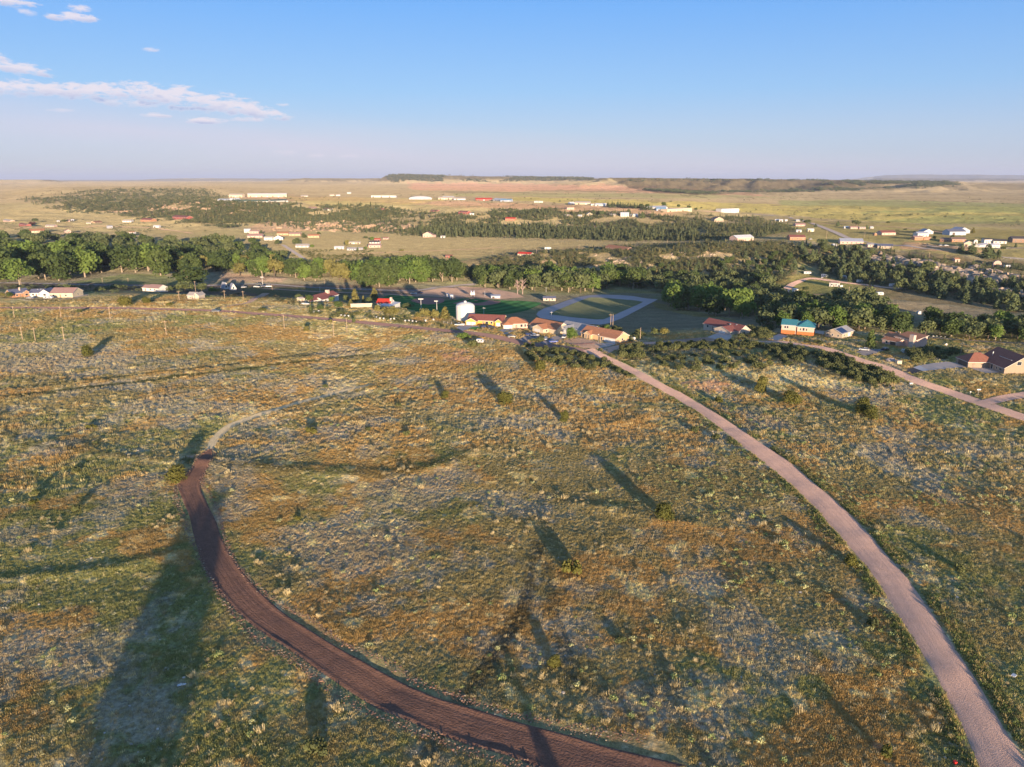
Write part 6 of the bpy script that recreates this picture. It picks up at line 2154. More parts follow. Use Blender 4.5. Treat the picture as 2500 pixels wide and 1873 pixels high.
light_pole('I', 1135, 435, 690, 'left stadium light pole in the ball field')
light_pole('I', 1475, 480, 700, 'right stadium light pole in the ball field')
light_pole('P', 1700, 235, 370, 'stadium light pole beside the shaded yard vehicles')

# thin wires between neighbouring field poles
M_WIRE = mat("wire", (.25, .22, .2), .6)
for ends, lb in ((WIRES[2], 'thin power line above the shaded valley road'),):
    b = MB()
    for (p, h), (q, g) in zip(ends[:-1], ends[1:]):
        a, c = Vector(p) + Vector((0, 0, h - .5)), Vector(q) + Vector((0, 0, g - .5))
        pts = []
        for i in range(9):
            f = i / 8
            v = a.lerp(c, f)
            v.z -= 1.6 * 4 * f * (1 - f)
            pts.append(v)
        b.tube(pts, .035, 4)
    obj('power_line', b, M_WIRE, None, label=lb, category='power line')

# ------------------------------------------------------------------ vehicles
M_TYRE = mat("tyre_rubber", (.03, .03, .03), .9)
M_RIM = mat("wheel_rim", (.35, .35, .36), .4, .05, metal=.6)
CARP = {}


def paint(name, col):
    return mat("car_paint_" + name, col, .3, .03, .5, spec=.5)


def car_parts(kind, pn, col):
    key = (kind, pn)
    if key in CARP:
        return CARP[key]
    b, g, rf = MB(), MB(), MB()
    if kind == 'pickup':
        L, Wd, prof_ = 5.6, 1.95, [(-2.8, .5), (-2.78, .95), (-.2, 1.02), (1.3, 1.05), (2.6, .98), (2.8, .8), (2.8, .45)]
        cab = (-.35, 1.55, 1.04, 1.78, .25, .75)
    elif kind == 'suv':
        L, Wd, prof_ = 4.8, 1.9, [(-2.4, .45), (-2.4, 1.0), (-2.2, 1.08), (1.0, 1.08), (2.2, .98), (2.4, .8), (2.4, .42)]
        cab = (-2.3, 1.2, 1.07, 1.72, .25, .75)
    else:
        L, Wd, prof_ = 4.6, 1.8, [(-2.3, .4), (-2.3, .85), (-1.9, .95), (1.0, .93), (2.1, .82), (2.3, .65), (2.3, .35)]
        cab = (-1.85, 1.15, .92, 1.42, .55, .85)
    n = len(prof_)
    vs = []
    for s, ins in ((-1, 0), (1, 0)):
        vs += [(x, s * Wd / 2 * (1 - .04 * (z > .9)), z) for x, z in prof_]
    b.add(vs, [tuple(range(n))[::1], tuple(range(n, 2 * n))[::-1]] + [(i, i + n, (i + 1) % n + n, (i + 1) % n) for i in range(n)])
    if kind == 'pickup':
        b.box(-2.7, -.5, -.97, -.85, .9, 1.2)
        b.box(-2.7, -.5, .85, .97, .9, 1.2)
    x0, x1, z0, z1, ib, if_ = cab
    g.frustum(x0, x1, -Wd / 2 + .08, Wd / 2 - .08, z0, z1, ib, if_, .14)
    rf.box(x0 + ib + .02, x1 - if_ - .02, -Wd / 2 + .24, Wd / 2 - .24, z1 + .004, z1 + .06)
    m = paint(pn, col)
    tw = MB()
    tw.lathe([(.20, -.1), (.30, -.11), (.34, -.07), (.34, .07), (.30, .11), (.20, .1)], 12)
    rw = MB()
    rw.lathe([(.21, -.1), (.21, .115), (.06, .125)], 10)
    CARP[key] = (b.mesh('body', m), g.mesh('windows', M_GLASS), rf.mesh('cabin_roof', m), tw.mesh('wheel', M_TYRE, True), rw.mesh('rim', M_RIM), L, Wd)
    return CARP[key]


COLS_C = {'white': (.62, .61, .6), 'black': (.03, .03, .035), 'blue': (.03, .07, .35), 'navy': (.03, .05, .14), 'silver': (.45, .46, .48), 'red': (.35, .04, .03), 'grey': (.16, .17, .18), 'maroon': (.18, .04, .05)}


def car(zoom, x, yb, yaw, kind, colour, label, group=None):
    p = atz(zoom, x, yb)
    body, glass, rf, wheel, rim, L, Wd = car_parts(kind, colour, COLS_C[colour])
    t = root({'pickup': 'pickup_truck', 'suv': 'suv', 'sedan': 'car'}[kind], label, {'pickup': 'pickup', 'suv': 'suv', 'sedan': 'car'}[kind], p + Vector((0, 0, .16)), R(yaw), group)
    link('body', body, t)
    link('windows', glass, t)
    link('cabin_roof', rf, t)
    for sx in (-L * .31, L * .31):
        for sy in (-1, 1):
            w = link('wheel', wheel, t, (sx, sy * (Wd / 2 - .08), .34))
            w.rotation_euler = (R(90 * -sy), 0, 0)
            link('rim', rim, w)


for c in [('E', 355, 572, 165, 'pickup', 'white', 'white pickup parked left of the yellow house'),
          ('E', 735, 604, 20, 'suv', 'black', 'black car at the right of two before the yellow house'),
          ('E', 655, 594, 20, 'sedan', 'navy', 'dark car at the left of two before the yellow house'),
          ('E', 978, 712, 5, 'sedan', 'black', 'black car parked at the roadside below the tan house'),
          ('E', 1205, 686, 20, 'pickup', 'navy', 'dark blue pickup on the driveway left of the white car'),
          ('E', 1257, 696, 22, 'sedan', 'white', 'white car beside the dark blue pickup'),
          ('E', 1390, 738, 80, 'sedan', 'white', 'small white car facing out beside the shrub bed'),
          ('E', 1480, 772, 10, 'sedan', 'blue', 'bright blue car on the wide asphalt drive'),
          ('E', 1612, 716, 75, 'suv', 'white', 'white car half hidden by the round green tree'),
          ('G', 1955, 738, 150, 'sedan', 'white', 'white car parked beside the tall green tree'),
          ('P', 958, 798, 8, 'suv', 'grey', 'grey car driving on the town road'),
          ('J', 478, 478, 4, 'pickup', 'white', 'white pickup on the grass left of the red-roofed house'),
          ('I', 975, 345, 165, 'pickup', 'white', 'white pickup parked at the ball field edge'),
          ('I', 1110, 325, 165, 'pickup', 'navy', 'dark pickup beside the white one at the ball field'),
          ('P', 1605, 405, 10, 'pickup', 'white', 'left white truck in the shaded yard'),
          ('P', 1710, 395, 10, 'suv', 'navy', 'dark car in the middle of the shaded yard'),
          ('P', 1800, 398, 15, 'pickup', 'white', 'right white truck in the shaded yard'),
          ('P', 1640, 362, 5, 'suv', 'grey', 'dark car behind the trucks in the shaded yard'),
          ('P', 1400, 412, 30, 'suv', 'white', 'white car right of the two gabled cabins'),
          ('H', 340, 530, 30, 'sedan', 'black', 'black car beside the pink stucco house'),
          ('N', 860, 572, 20, 'sedan', 'white', 'white car by the dark-red-roofed ridge house'),
          ('O', 620, 662, 5, 'pickup', 'black', 'black truck in the line before the orange houses'),
          ('O', 850, 675, 5, 'suv', 'silver', 'silver car in the line before the orange houses'),
          ('O', 935, 678, 0, 'suv', 'white', 'white car at the right end of the vehicle line'),
          ('K', 545, 515, 5, 'sedan', 'white', 'white car in front of the slate-roofed white house'),
          ('N', 1055, 1200, 60, 'sedan', 'white', 'white car parked beside the tall white camper')]:
    car(*c)


def camper(zoom, x, yb, yaw, L, label, small=False):
    p = atz(zoom, x, yb)
    t = root('camper_trailer', label, 'camper', p + Vector((0, 0, .2)), R(yaw), 'campers')
    b = MB()
    h = 2.9 if not small else 2.0
    prof_ = [(-L / 2, .5), (-L / 2, h), (L / 2 - .9, h), (L / 2, h - .8), (L / 2, .9), (L / 2 - .3, .5)]
    n = len(prof_)
    b.add([(a, -1.2, z) for a, z in prof_] + [(a, 1.2, z) for a, z in prof_], [tuple(range(n)), tuple(range(n, 2 * n))[::-1]] + [(i, i + n, (i + 1) % n + n, (i + 1) % n) for i in range(n)])
    obj('body', b, paint('white', COLS_C['white']), t)
    b = MB()
    b.box(-L / 2 + .1, L / 2 - .3, -1.23, -1.203, .9, 1.15)
    obj('stripe', b, mat("camper_stripe", (.25, .28, .36), .5), t)
    for s in (-.28, .12):
        b = MB()
        b.box(L * s, L * s + 1.1, -1.24, -1.204, 1.6, 2.25) if not small else b.box(L * s, L * s + .7, -1.24, -1.204, 1.2, 1.7)
        obj('window', b, M_GLASS, t)
    b = MB()
    b.box(L * .32, L * .32 + .7, -1.24, -1.204, .6, h - .45)
    obj('door', b, M_TRIM, t)
    wm = car_parts('sedan', 'white', COLS_C['white'])[3]
    for sy in (-1, 1):
        w = link('wheel', wm, t, (0, sy * 1.12, .34))
        w.rotation_euler = (R(90), 0, 0)
    b = MB()
    b.box(L / 2 - .2, L / 2 + 1.1, -.06, .06, .45, .56)
    obj('hitch', b, M_TYRE, t)


camper('N', 810, 1142, -10, 7, 'white camper under trees at the top of the gravel loop')
camper('N', 1090, 1190, -70, 7, 'tall white camper seen end-on beside a white car')
camper('N', 1665, 1280, 20, 6, 'white camper under the pine slope right of the camp house')
camper('O', 78, 1348, 5, 8, 'left long white camper at the end of the gravel loop')
camper('O', 270, 1350, 5, 10, 'right long white camper between dark trees')
camper('D', 1085, 1018, 10, 9, 'white motorhome at the lower side of the camp meadow')
camper('H', 598, 572, 80, 3.2, 'small white trailer with dark opening by the oak shrubs', True)
camper('E', 603, 778, -10, 3.6, 'white cargo trailer standing in the grass below the road', True)
camper('M', 920, 605, 3, 9, 'white trailer on the grey-green strip behind the ridge')
camper('K', 880, 522, 3, 6, 'white trailer before the brown-roofed long house', True)

# ------------------------------------------------------------------ small things
def barrel_mesh():
    b = MB()
    b.lathe([(.36, -.1), (.42, .25), (.46, .7), (.50, 1.0), (.47, 1.03), (.40, .93)], 14)
    return b.mesh('barrel', M_TRIM, True)


BM = barrel_mesh()
SPOTS = [('I', x, y) for x, y in [(175, 868), (245, 890), (325, 896), (480, 908), (550, 896), (790, 942), (870, 946), (950, 954), (1025, 966), (1230, 940), (1400, 918)]] + [('J', x, y) for x, y in [(640, 632), (725, 610), (1130, 688), (1195, 692), (1260, 697)]]
SPOTS.sort(key=lambda q: zp(*q)[0])
for i, (z, x, y) in enumerate(SPOTS):
    o = link('planter_barrel', BM, None, atz(z, x, y), label="%s white planter from left along the town road verge" % ORD[i], category='planter', group='white planters along the town road')
    o.scale = (1.1, 1.1, 1.25)

STONE_B = stone_mesh(3)
for i, (x, y) in enumerate([(985, 340), (1030, 338), (1090, 345), (1145, 350), (1210, 357), (1250, 358), (1300, 360), (1385, 366), (1430, 370), (1740, 387), (1805, 394), (1840, 397), (1890, 398)]):
    b = stone_mesh(20 + i)
    b.materials.clear()
    b.materials.append(mat("white_boulder", (.62, .58, .52), .9, .15))
    o = link('boulder', b, None, atz('H', x, y), label="%s pale boulder from left lining the park path" % ORD[i], category='boulder', group='boulders lining the park path')
    o.scale = (1.3, 1.3, 1.3)


def lump(name, label, cat, zoom, x, y, w, h, m, seed=0):
    bm = bmesh.new()
    bmesh.ops.create_icosphere(bm, subdivisions=3, radius=1)
    r = np.random.default_rng(seed)
    for v in bm.verts:
        k = 1 + .22 * (float(vnoise(np.array([v.co.x * 2 + 9]), np.array([v.co.y * 2 + v.co.z]), seed)[0]) - .5)
        v.co = Vector((v.co.x * w / 2 * k, v.co.y * w / 2 * k, max(-.1, v.co.z) * h * k))
    me = bpy.data.meshes.new(name)
    bm.to_mesh(me)
    bm.free()
    me.materials.append(m)
    return link(name, me, None, atz(zoom, x, y), label=label, category=cat)


lump('gravel_pile', 'grey gravel pile beside the small cream box', 'gravel pile', 'H', 412, 672, 4.5, 1.4, mat("pile_gravel", (.42, .36, .33), 1, .25, 3), 3)


def box_thing(name, label, cat, zoom, x, y, w, d, h, m, lid=None, yaw=0.1):
    t = root(name, label, cat, atz(zoom, x, y), yaw)
    b = MB()
    b.box(-w / 2, w / 2, 0, d, -.2, h)
    obj('body', b, m, t)
    b = MB()
    b.box(-w / 2 - .06, w / 2 + .06, -.06, d + .06, h + .003, h + .12)
    obj('lid', b, lid or m, t)
    return t


box_thing('utility_box', 'small cream utility box on the grass beside the gravel pile', 'utility box', 'H', 530, 716, 2.2, 1.8, 1.5, wallm('C'), roofm('e'))
box_thing('mailbox_stand', 'white mailbox cluster at the roadside curve on the right', 'mailbox', 'H', 690, 1000, 1.3, .6, .9, M_TRIM)
box_thing('storage_box', 'white storage box on the park meadow', 'box', 'H', 805, 38, 2.4, 2.0, 1.8, M_TRIM)
box_thing('utility_box', 'white utility box in the camp loop right of the house', 'utility box', 'N', 1372, 1345, 2.6, 1.6, 1.4, M_TRIM)
box_thing('propane_tank_box', 'white tank box beside the white gate of the cream house', 'tank', 'F', 468, 640, 2.6, 1.4, 1.2, M_TRIM)
tl = root('propane_tank', 'long white tank lying at the cliff edge', 'tank', atz('O', 1932, 1035) + Vector((0, 0, .4)))
b = MB()
kk = mpp(atz('O', 1932, 1035)) / 6.703
rt = 22 * kk
b.tube([(-52 * kk, 0, rt), (-46 * kk, 0, rt), (46 * kk, 0, rt), (52 * kk, 0, rt)], [rt * .45, rt, rt, rt * .45], 14)
obj('tank_shell', b, M_TRIM, tl, True)
for s in (-.6, .6):
    b = MB()
    b.box(s * 50 * kk - .3, s * 50 * kk + .3, -rt * .6, rt * .6, -.8, rt * .3)
    obj('saddle', b, M_CHIM, tl)


def litter(name, label, cat, px, py, w, d, h, col, yaw):
    b = MB()
    b.box(-w / 2, w / 2, -d / 2, d / 2, .12, .12 + h)
    b.box(-w / 2 + .05, -w / 2 + .15, -d / 2 + .02, -d / 2 + .12, -.1, .121)
    b.box(w / 2 - .15, w / 2 - .05, d / 2 - .12, d / 2 - .02, -.1, .121)
    o = obj(name, b, mat(name + "_paint", col, .6), None, label=label, category=cat, kind='thing')
    o.location = at(px, py)
    o.rotation_euler = (0, 0, yaw)


litter('white_board', 'white board lying in the grass below the dirt track', 'board', 444, 1674, 1.3, .45, .1, (.7, .7, .7), .2)
litter('white_scrap', 'crumpled white scrap lying right of the gravel road', 'scrap', 2475, 1652, .9, .6, .2, (.7, .7, .72), .6)
litter('red_marker', 'small red marker at the foot of the gravel road verge', 'marker', 2331, 1866, .4, .4, .4, (.7, .04, .03), .1)


def sign_post(zoom, x, yt, yb, label, board=(.9, .5)):
    p = atz(zoom, x, yb)
    h = max(1.6, (yb - yt) / ZOOM[zoom][2] * mpp(p))
    t = root('road_sign', label, 'sign', p)
    b = MB()
    b.tube([(0, 0, -.4), (0, 0, h)], .05, 5)
    obj('post', b, M_METAL, t)
    b = MB()
    b.box(-board[0] / 2, board[0] / 2, -.09, -.055, h - board[1], h)
    obj('panel', b, M_TRIM, t)


sign_post('H', 1588, 1045, 1145, 'white street sign on a post at the lane junction', (1.5, .5))
sign_post('H', 1482, 1100, 1135, 'small white post left of the street sign', (.5, .4))
sign_post('H', 1157, 435, 490, 'round white sign on the park meadow', (.9, .8))
sign_post('E', 2018, 665, 810, 'thin pale post at the edge of the pink gravel yard', (.6, .3))


# low fences: posts and rails, every post its own part
def fence(label, pts, spacing, h, m, rails=2, name='fence'):
    W = [at(*p) for p in pts]
    t = root(name, label, 'fence', W[0])
    o = W[0]
    pm = MB()
    pm.box(-.07, .07, -.07, .07, -.3, h)
    pmesh = pm.mesh('post', m)
    for a, c in zip(W[:-1], W[1:]):
        n = max(1, int((c - a).length / spacing))
        for i in range(n):
            q = a.lerp(c, i / n)
            q.z = float(tz(q.x, q.y)[0])
            link('post', pmesh, t, q - o)
        for r_ in range(rails):
            b = MB()
            z = h * (1 - .45 * r_) - .1
            prev = [a.lerp(c, i / n) for i in range(n + 1)]
            b.tube([(q.x - o.x, q.y - o.y - .09, float(tz(q.x, q.y)[0]) - o.z + z) for q in prev], .045, 4)
            obj('rail', b, m, t)


fence('pale chain fence left of the yellow house', [zp('I', 1625, 985), zp('I', 1790, 1000), zp('I', 1870, 990)], 2.2, 1.6, M_METAL)
fence('white gate rails beside the cream orange-roofed house', [F(315, 675), F(440, 640)], 3.0, 1.4, M_TRIM)
fence('long white fence by the far right lane', [zp('O', 1880, 880), zp('O', 2212, 905)], 5.0, 1.3, M_TRIM)
fence('low dark red wall edging the pink gravel yard', [E(1690, 800), E(1840, 795), E(1975, 785)], 1.5, .5, mat("red_edging", (.22, .05, .05)), 1)
fence('dark wire fence running across the field above the town road', [zp('K', 0, 520), zp('K', 450, 528), zp('K', 1000, 540), zp('K', 1700, 548), zp('A', 800, 1176), zp('A', 1500, 1175), zp('P', 500, 604), zp('P', 1100, 590)], 4.0, 1.3, M_DBARK)

# ------------------------------------------------------------------ single plants
def bush(px, py, w_px, h_px, kind, m, name, label, group=None, cat='bush', bark=None):
    p = at(px, py)
    k = mpp(p)
    h = h_px * k
    w = w_px * k
    base_w = {'juniper': .95, 'shrub': 1.9, 'low': 2.6, 'pine': .62, 'round': 1.15, 'spire': .5, 'cotton': .72}[kind]
    o = plant(name, kind, m, p + Vector((0, w * .35, -.05)), h, label, group, cat, True, w / (h * base_w), bark)
    KEEPOUT.append((p.x, p.y + w * .35, w * .5))
    return o


JUN = [(425, 1181, 54, 40, 'round juniper beside the head of the dirt track'), (1623, 1276, 52, 46, 'round juniper alone between track and gravel road'),
       (1232, 991, 42, 31, 'round juniper with long shadow below the shrub thicket'), (1086, 974, 22, 20, 'small round juniper left of the larger one'),
       (1320, 908, 33, 28, 'bright round juniper just under the oak thicket'), (1378, 1034, 22, 32, 'narrow dark juniper with leaning tip'),
       (1861, 962, 32, 44, 'pale scraggly juniper above the straw grass'), (1940, 990, 44, 34, 'dense round juniper right of the gravel road'),
       (2108, 1015, 40, 46, 'left of two joined dark junipers right of the road'), (2132, 1024, 36, 34, 'right of two joined dark junipers right of the road'),
       (208, 873, 32, 28, 'lone juniper high in the left field'), (2082, 1388, 38, 34, 'rounded juniper on the verge of the gravel road'), (1354, 1634, 38, 28, 'small dark juniper above the dirt track'),
       (300, 748, 36, 22, 'wide olive bush beside the town road, left of its dark twin'), (355, 742, 20, 16, 'dark bush touching the wide olive one')]
for i, (x, y, w, h, lb) in enumerate(JUN):
    bush(x, y, w, h, 'juniper', M_JUNI, 'juniper_bush', lb)
LOW = [(217, 1050, 32, 11, 'flat green shrub in the left field, upper'), (230, 1086, 20, 9, 'flat green shrub in the left field, lower'), (84, 1212, 24, 16, 'upper of the creeping shrubs at far left'), (76, 1234, 26, 14, 'lower of the creeping shrubs at far left'),
       (178, 1156, 34, 14, 'creeping shrub in the shade at left'), (183, 1250, 24, 18, 'pale low shrub below the creeping ones'), (1400, 1412, 62, 40, 'spreading dark shrub in the middle of the field'), (1520, 1574, 42, 18, 'creeping shrub at the end of a long shadow'),
       (780, 1858, 78, 40, 'wide green shrub at the bottom edge'), (2172, 1858, 46, 36, 'round green shrub at the lower right'), (898, 1052, 22, 9, 'first tiny shrub in the middle field'), (993, 1066, 28, 14, 'second tiny shrub in the middle field'),
       (756, 1062, 36, 16, 'leafy low shrub right of the straw strip'), (973, 995, 18, 11, 'tiny dark shrub on pale ground'), (792, 950, 18, 12, 'tiny grey shrub on the old wheel track'), (723, 1272, 22, 12, 'low shrub right of the dirt track'), (2350, 1400, 40, 20, 'scrubby low shrub right of the gravel road'), (2140, 1540, 46, 28, 'sparse yellowish shrub left of the gravel road'), (1757, 985, 34, 15, 'low green shrub on the road verge'),
       (1700, 1060, 34, 16, 'leafy low shrub left of the gravel road'), (1745, 1075, 30, 14, 'second leafy low shrub left of the gravel road'), (410, 748, 24, 8, 'low dark shrub by the town road'), (185, 765, 22, 8, 'low green shrub by the town road pole'), (240, 767, 14, 6, 'tiny green shrub below the town road'), (636, 760, 26, 8, 'low shrub at the town road verge')]
for i, (x, y, w, h, lb) in enumerate(LOW):
    bush(x, y, w, h, 'low', M_SHRUB if i % 3 else M_JUNI, 'low_shrub', lb)

# garden and street trees near the houses: x, y base, width px, height px, kind, material, label
TREES = [(E(1705, 770), 36, 38, 'round', M_BRIGHT, 'round bright green tree in front of the grey house'), (E(385, 735), 42, 17, 'shrub', M_BRIGHT, 'bright green mound shrub in the water tank shadow'), (E(505, 830), 38, 18, 'shrub', M_SHRUB, 'dark mound shrub beside the cargo trailer'),
         (E(175, 490), 30, 30, 'spire', M_OLIVE, 'yellow-green rounded conifer left of the water tank'), (E(60, 500), 24, 26, 'round', M_OLIVE, 'brownish tree left of the yellow-green conifer'), (zp('I', 1215, 880), 34, 26, 'round', M_OLIVE, 'twisted brownish tree left of the two at the tank'),
         (G(2085, 705), 34, 46, 'pine', M_COTTON, 'tall dense green tree beside the white car'), (H_([(640, 312)])[0], 14, 26, 'spire', M_COTTON, 'slim light green tree behind the pink chimney house'), (zp('F', 160, 530), 16, 16, 'round', M_BRIGHT, 'small bright green tree under the double pole'),
         (zp('F', 850, 600), 28, 22, 'round', M_OLIVE, 'round yellow-green tree in the field right of the pole'), (zp('F', 740, 590), 26, 18, 'round', M_DARKT, 'dark bush left of the round yellow-green tree'),
         (zp('J', 1365, 440), 28, 34, 'pine', M_OLIVE, 'left tall brownish conifer behind the garden wall'), (zp('J', 1715, 420), 26, 34, 'pine', M_OLIVE, 'right tall brownish conifer behind the red roof'), (zp('J', 1525, 440), 11, 18, 'spire', M_OLIVE, 'narrow conifer between the two tall ones'), (zp('J', 1620, 470), 22, 18, 'round', M_DARKT, 'dark tree before the right tall conifer'), (zp('J', 1215, 430), 20, 18, 'round', M_DARKT, 'dark tree left of the left tall conifer'),
         (zp('J', 1070, 560), 26, 22, 'round', M_COTTON, 'bushy green tree by the garden drive'), (zp('J', 945, 440), 18, 16, 'round', M_BRIGHT, 'pale green tree in front of the chimney'), (zp('J', 540, 430), 24, 18, 'round', M_COTTON, 'green tree left of the red-roofed white house'), (zp('J', 360, 400), 22, 16, 'round', M_DARKT, 'dark tree left of the small cream shed'), (zp('J', 575, 610), 14, 18, 'pine', M_DARKT, 'small conifer at the garden entrance'),
         (zp('J', 740, 570), 22, 14, 'shrub', M_COTTON, 'green shrub left of the bushy garden tree'), (zp('J', 1290, 520), 16, 20, 'pine', M_OLIVE, 'small olive conifer in front of the garden wall'), (zp('J', 1780, 640), 24, 22, 'round', M_OLIVE, 'olive tree before the red roof'), (zp('J', 1990, 705), 38, 26, 'round', M_OLIVE, 'broad olive tree at the road below the red roof'), (zp('J', 2110, 660), 22, 16, 'round', M_OLIVE, 'smaller olive tree right of the broad one'),
         (zp('J', 1110, 660), 30, 12, 'shrub', M_SHRUB, 'grey-green shrub on the verge behind the planters'), (zp('J', 1350, 795), 10, 11, 'juniper', M_DARKT, 'dark upright shrub at the road edge'), (zp('J', 930, 805), 11, 9, 'juniper', M_OLIVE, 'olive shrub at the road edge'), (zp('J', 490, 960), 18, 14, 'juniper', M_OLIVE, 'shrub with long dark shadow in the middle field'),
         (zp('I', 830, 640), 30, 12, 'shrub', M_DARKT, 'flat dark shrubs at the corner of the ball field'), (zp('I', 1050, 870), 18, 16, 'round', M_OLIVE, 'brown-green tree along the verge'), (zp('I', 1380, 870), 22, 22, 'round', M_OLIVE, 'tree next to the yellow-green conifer'),
         (zp('K', 150, 510), 20, 16, 'round', M_COTTON, 'round green tree at the orange house'), (zp('K', 25, 490), 14, 12, 'round', M_OLIVE, 'small olive tree at the left edge'), (zp('K', 1030, 490), 14, 12, 'round', M_RUST, 'purple-leaved tree before the brown-roofed house'), (zp('K', 645, 385), 10, 8, 'round', M_BRIGHT, 'bright yellow-green tree behind the slate roof'),
         (zp('K', 1200, 400), 36, 20, 'round', M_DARKT, 'dark broad tree behind the brown-roofed house'), (zp('K', 1740, 390), 34, 12, 'shrub', M_DARKT, 'dark wide shrub left of the straw slope'), (zp('K', 1950, 350), 60, 12, 'shrub', M_DARKT, 'long dark thicket by the valley road'), (zp('K', 900, 350), 34, 10, 'shrub', M_DARKT, 'dark thicket left of the broad dark tree'),
         (zp('P', 470, 410), 78, 52, 'cotton', M_COTTON, 'single broad cottonwood with forked pale trunk'), (zp('P', 420, 470), 50, 24, 'round', M_DARKT, 'dark shrubby tree below the single cottonwood'), (zp('P', 700, 480), 34, 22, 'round', M_DARKT, 'dark tree right of the beige cottage'), (zp('P', 880, 500), 22, 15, 'round', M_BRIGHT, 'bright green tree left of the white cabins'), (zp('P', 975, 490), 16, 12, 'round', M_OLIVE, 'olive tree beside the bright green one'),
         (zp('P', 180, 470), 30, 14, 'shrub', M_DARKT, 'dark thicket left of the broad cottonwood'), (zp('N', 790, 1420), 20, 13, 'round', M_DARKT, 'dark round tree in the gravel loop'), (zp('N', 1630, 345), 26, 14, 'round', M_DARKT, 'big round dark tree above the plain homes'), (zp('N', 1320, 362), 12, 14, 'pine', M_PINE, 'dark conifer left of the plain homes'), (zp('N', 1790, 395), 7, 11, 'spire', M_PINE, 'small spire conifer between plain homes'),
         (zp('N', 2145, 300), 10, 5, 'shrub', M_DARKT, 'dark shrub alone in the yellow field'), (zp('N', 820, 315), 22, 10, 'round', M_DARKT, 'dark trees right of the pink roadside house'), (zp('N', 950, 368), 8, 9, 'pine', M_PINE, 'little conifer at the bend of the grey road'), (zp('N', 725, 280), 8, 8, 'round', M_DARKT, 'dark tree behind the pink roadside house'),
         (zp('O', 1040, 600), 12, 16, 'round', M_COTTON, 'green tree between the brick-red houses'), (zp('O', 755, 575), 10, 10, 'round', M_DARKT, 'dark round tree left of the brick-red houses'), (zp('O', 1390, 462), 9, 13, 'spire', M_OLIVE, 'olive tree right of the steel barns'), (zp('O', 1220, 800), 24, 22, 'pine', M_PINE, 'left dark pine of the three before the cream barn'), (zp('O', 1385, 820), 30, 26, 'pine', M_PINE, 'middle dark pine before the cream barn'), (zp('O', 1660, 900), 46, 36, 'pine', M_PINE, 'largest dark pine on the cliff top'), (zp('O', 1820, 870), 20, 20, 'pine', M_PINE, 'pine right of the largest one'), (zp('O', 2085, 705), 8, 12, 'pine', M_PINE, 'lone conifer on the grass at the right'),
         (zp('O', 1890, 745), 14, 9, 'round', M_DARKT, 'dark shrub right of the white houses'), (zp('O', 280, 420), 9, 5, 'shrub', M_DARKT, 'dark shrub on the yellow plain left of the barns'), (zp('C', 1488, 378), 17, 14, 'round', M_COTTON, 'round tree left of the big cream warehouse'), (zp('C', 1290, 378), 14, 10, 'round', M_COTTON, 'round tree right of the dark hedge'), (zp('C', 1345, 380), 13, 10, 'round', M_COTTON, 'second round tree right of the dark hedge'), (zp('C', 1612, 378), 11, 9, 'round', M_COTTON, 'left tree behind the big cream warehouse'), (zp('C', 1702, 384), 12, 7, 'round', M_COTTON, 'right tree behind the big cream warehouse'), (zp('C', 1760, 405), 10, 8, 'round', M_DARKT, 'dark tree at the right end of the cream warehouse'),
         (zp('C', 1180, 445), 15, 16, 'pine', M_PINE, 'dark pine beside the tall white mesa house'), (zp('C', 1300, 470), 16, 16, 'pine', M_PINE, 'dark pine right of the low white mesa house'), (zp('C', 880, 440), 14, 12, 'pine', M_PINE, 'dark pine in the mesa-top row'), (zp('C', 950, 450), 18, 14, 'round', M_PINE, 'broad dark tree in the mesa-top row'),
         (zp('Q', 545, 282), 20, 9, 'round', M_DARKT, 'dark round trees in the left valley, upper'), (zp('Q', 1030, 288), 18, 7, 'round', M_DARKT, 'dark round tree between white sheds'), (zp('Q', 385, 458), 18, 9, 'round', M_DARKT, 'dark round tree left of the big orange roof'), (zp('Q', 700, 500), 20, 8, 'round', M_DARKT, 'dark round tree below the big orange roof'), (zp('Q', 1960, 560), 34, 19, 'round', M_DARKT, 'big dark tree above the grove'), (zp('Q', 1830, 560), 18, 11, 'round', M_COTTON, 'green tree left of the big dark one'), (zp('Q', 500, 340), 18, 8, 'round', M_RUST, 'maroon tree at the maroon house'),
         (zp('L', 860, 578), 26, 20, 'round', M_DARKT, 'dark conifer clump in the hamlet'), (zp('L', 1003, 592), 13, 9, 'round', M_BRIGHT, 'bright yellow-green bush by the long white house'), (zp('L', 930, 502), 13, 12, 'pine', M_DARKT, 'dark tree right of the orange houses'), (zp('L', 1062, 480), 11, 8, 'round', M_COTTON, 'green tree behind the detached orange house'), (zp('L', 1525, 530), 15, 11, 'round', M_BRIGHT, 'light green tree at the red roofs'), (zp('L', 1470, 512), 14, 7, 'round', M_DARKT, 'dark tree left of the light green one'), (zp('L', 1400, 614), 7, 8, 'pine', M_PINE, 'dark little conifer by the grey house'), (zp('L', 1470, 606), 8, 8, 'round', M_BRIGHT, 'light little tree by the grey house'), (zp('L', 480, 565), 24, 20, 'round', M_COTTON, 'green tree at the top of the grove'),
         (zp('L', 700, 570), 16, 16, 'round', M_DARKT, 'dark tree left in the hamlet'), (zp('L', 1305, 585), 12, 18, 'round', M_OLIVE, 'tall olive tree above the bright white house'), (zp('L', 560, 470), 12, 10, 'pine', M_DARKT, 'dark tree right of the pink hamlet house'), (zp('L', 1785, 620), 12, 6, 'shrub', M_OLIVE, 'low shrub in the tan meadow')]
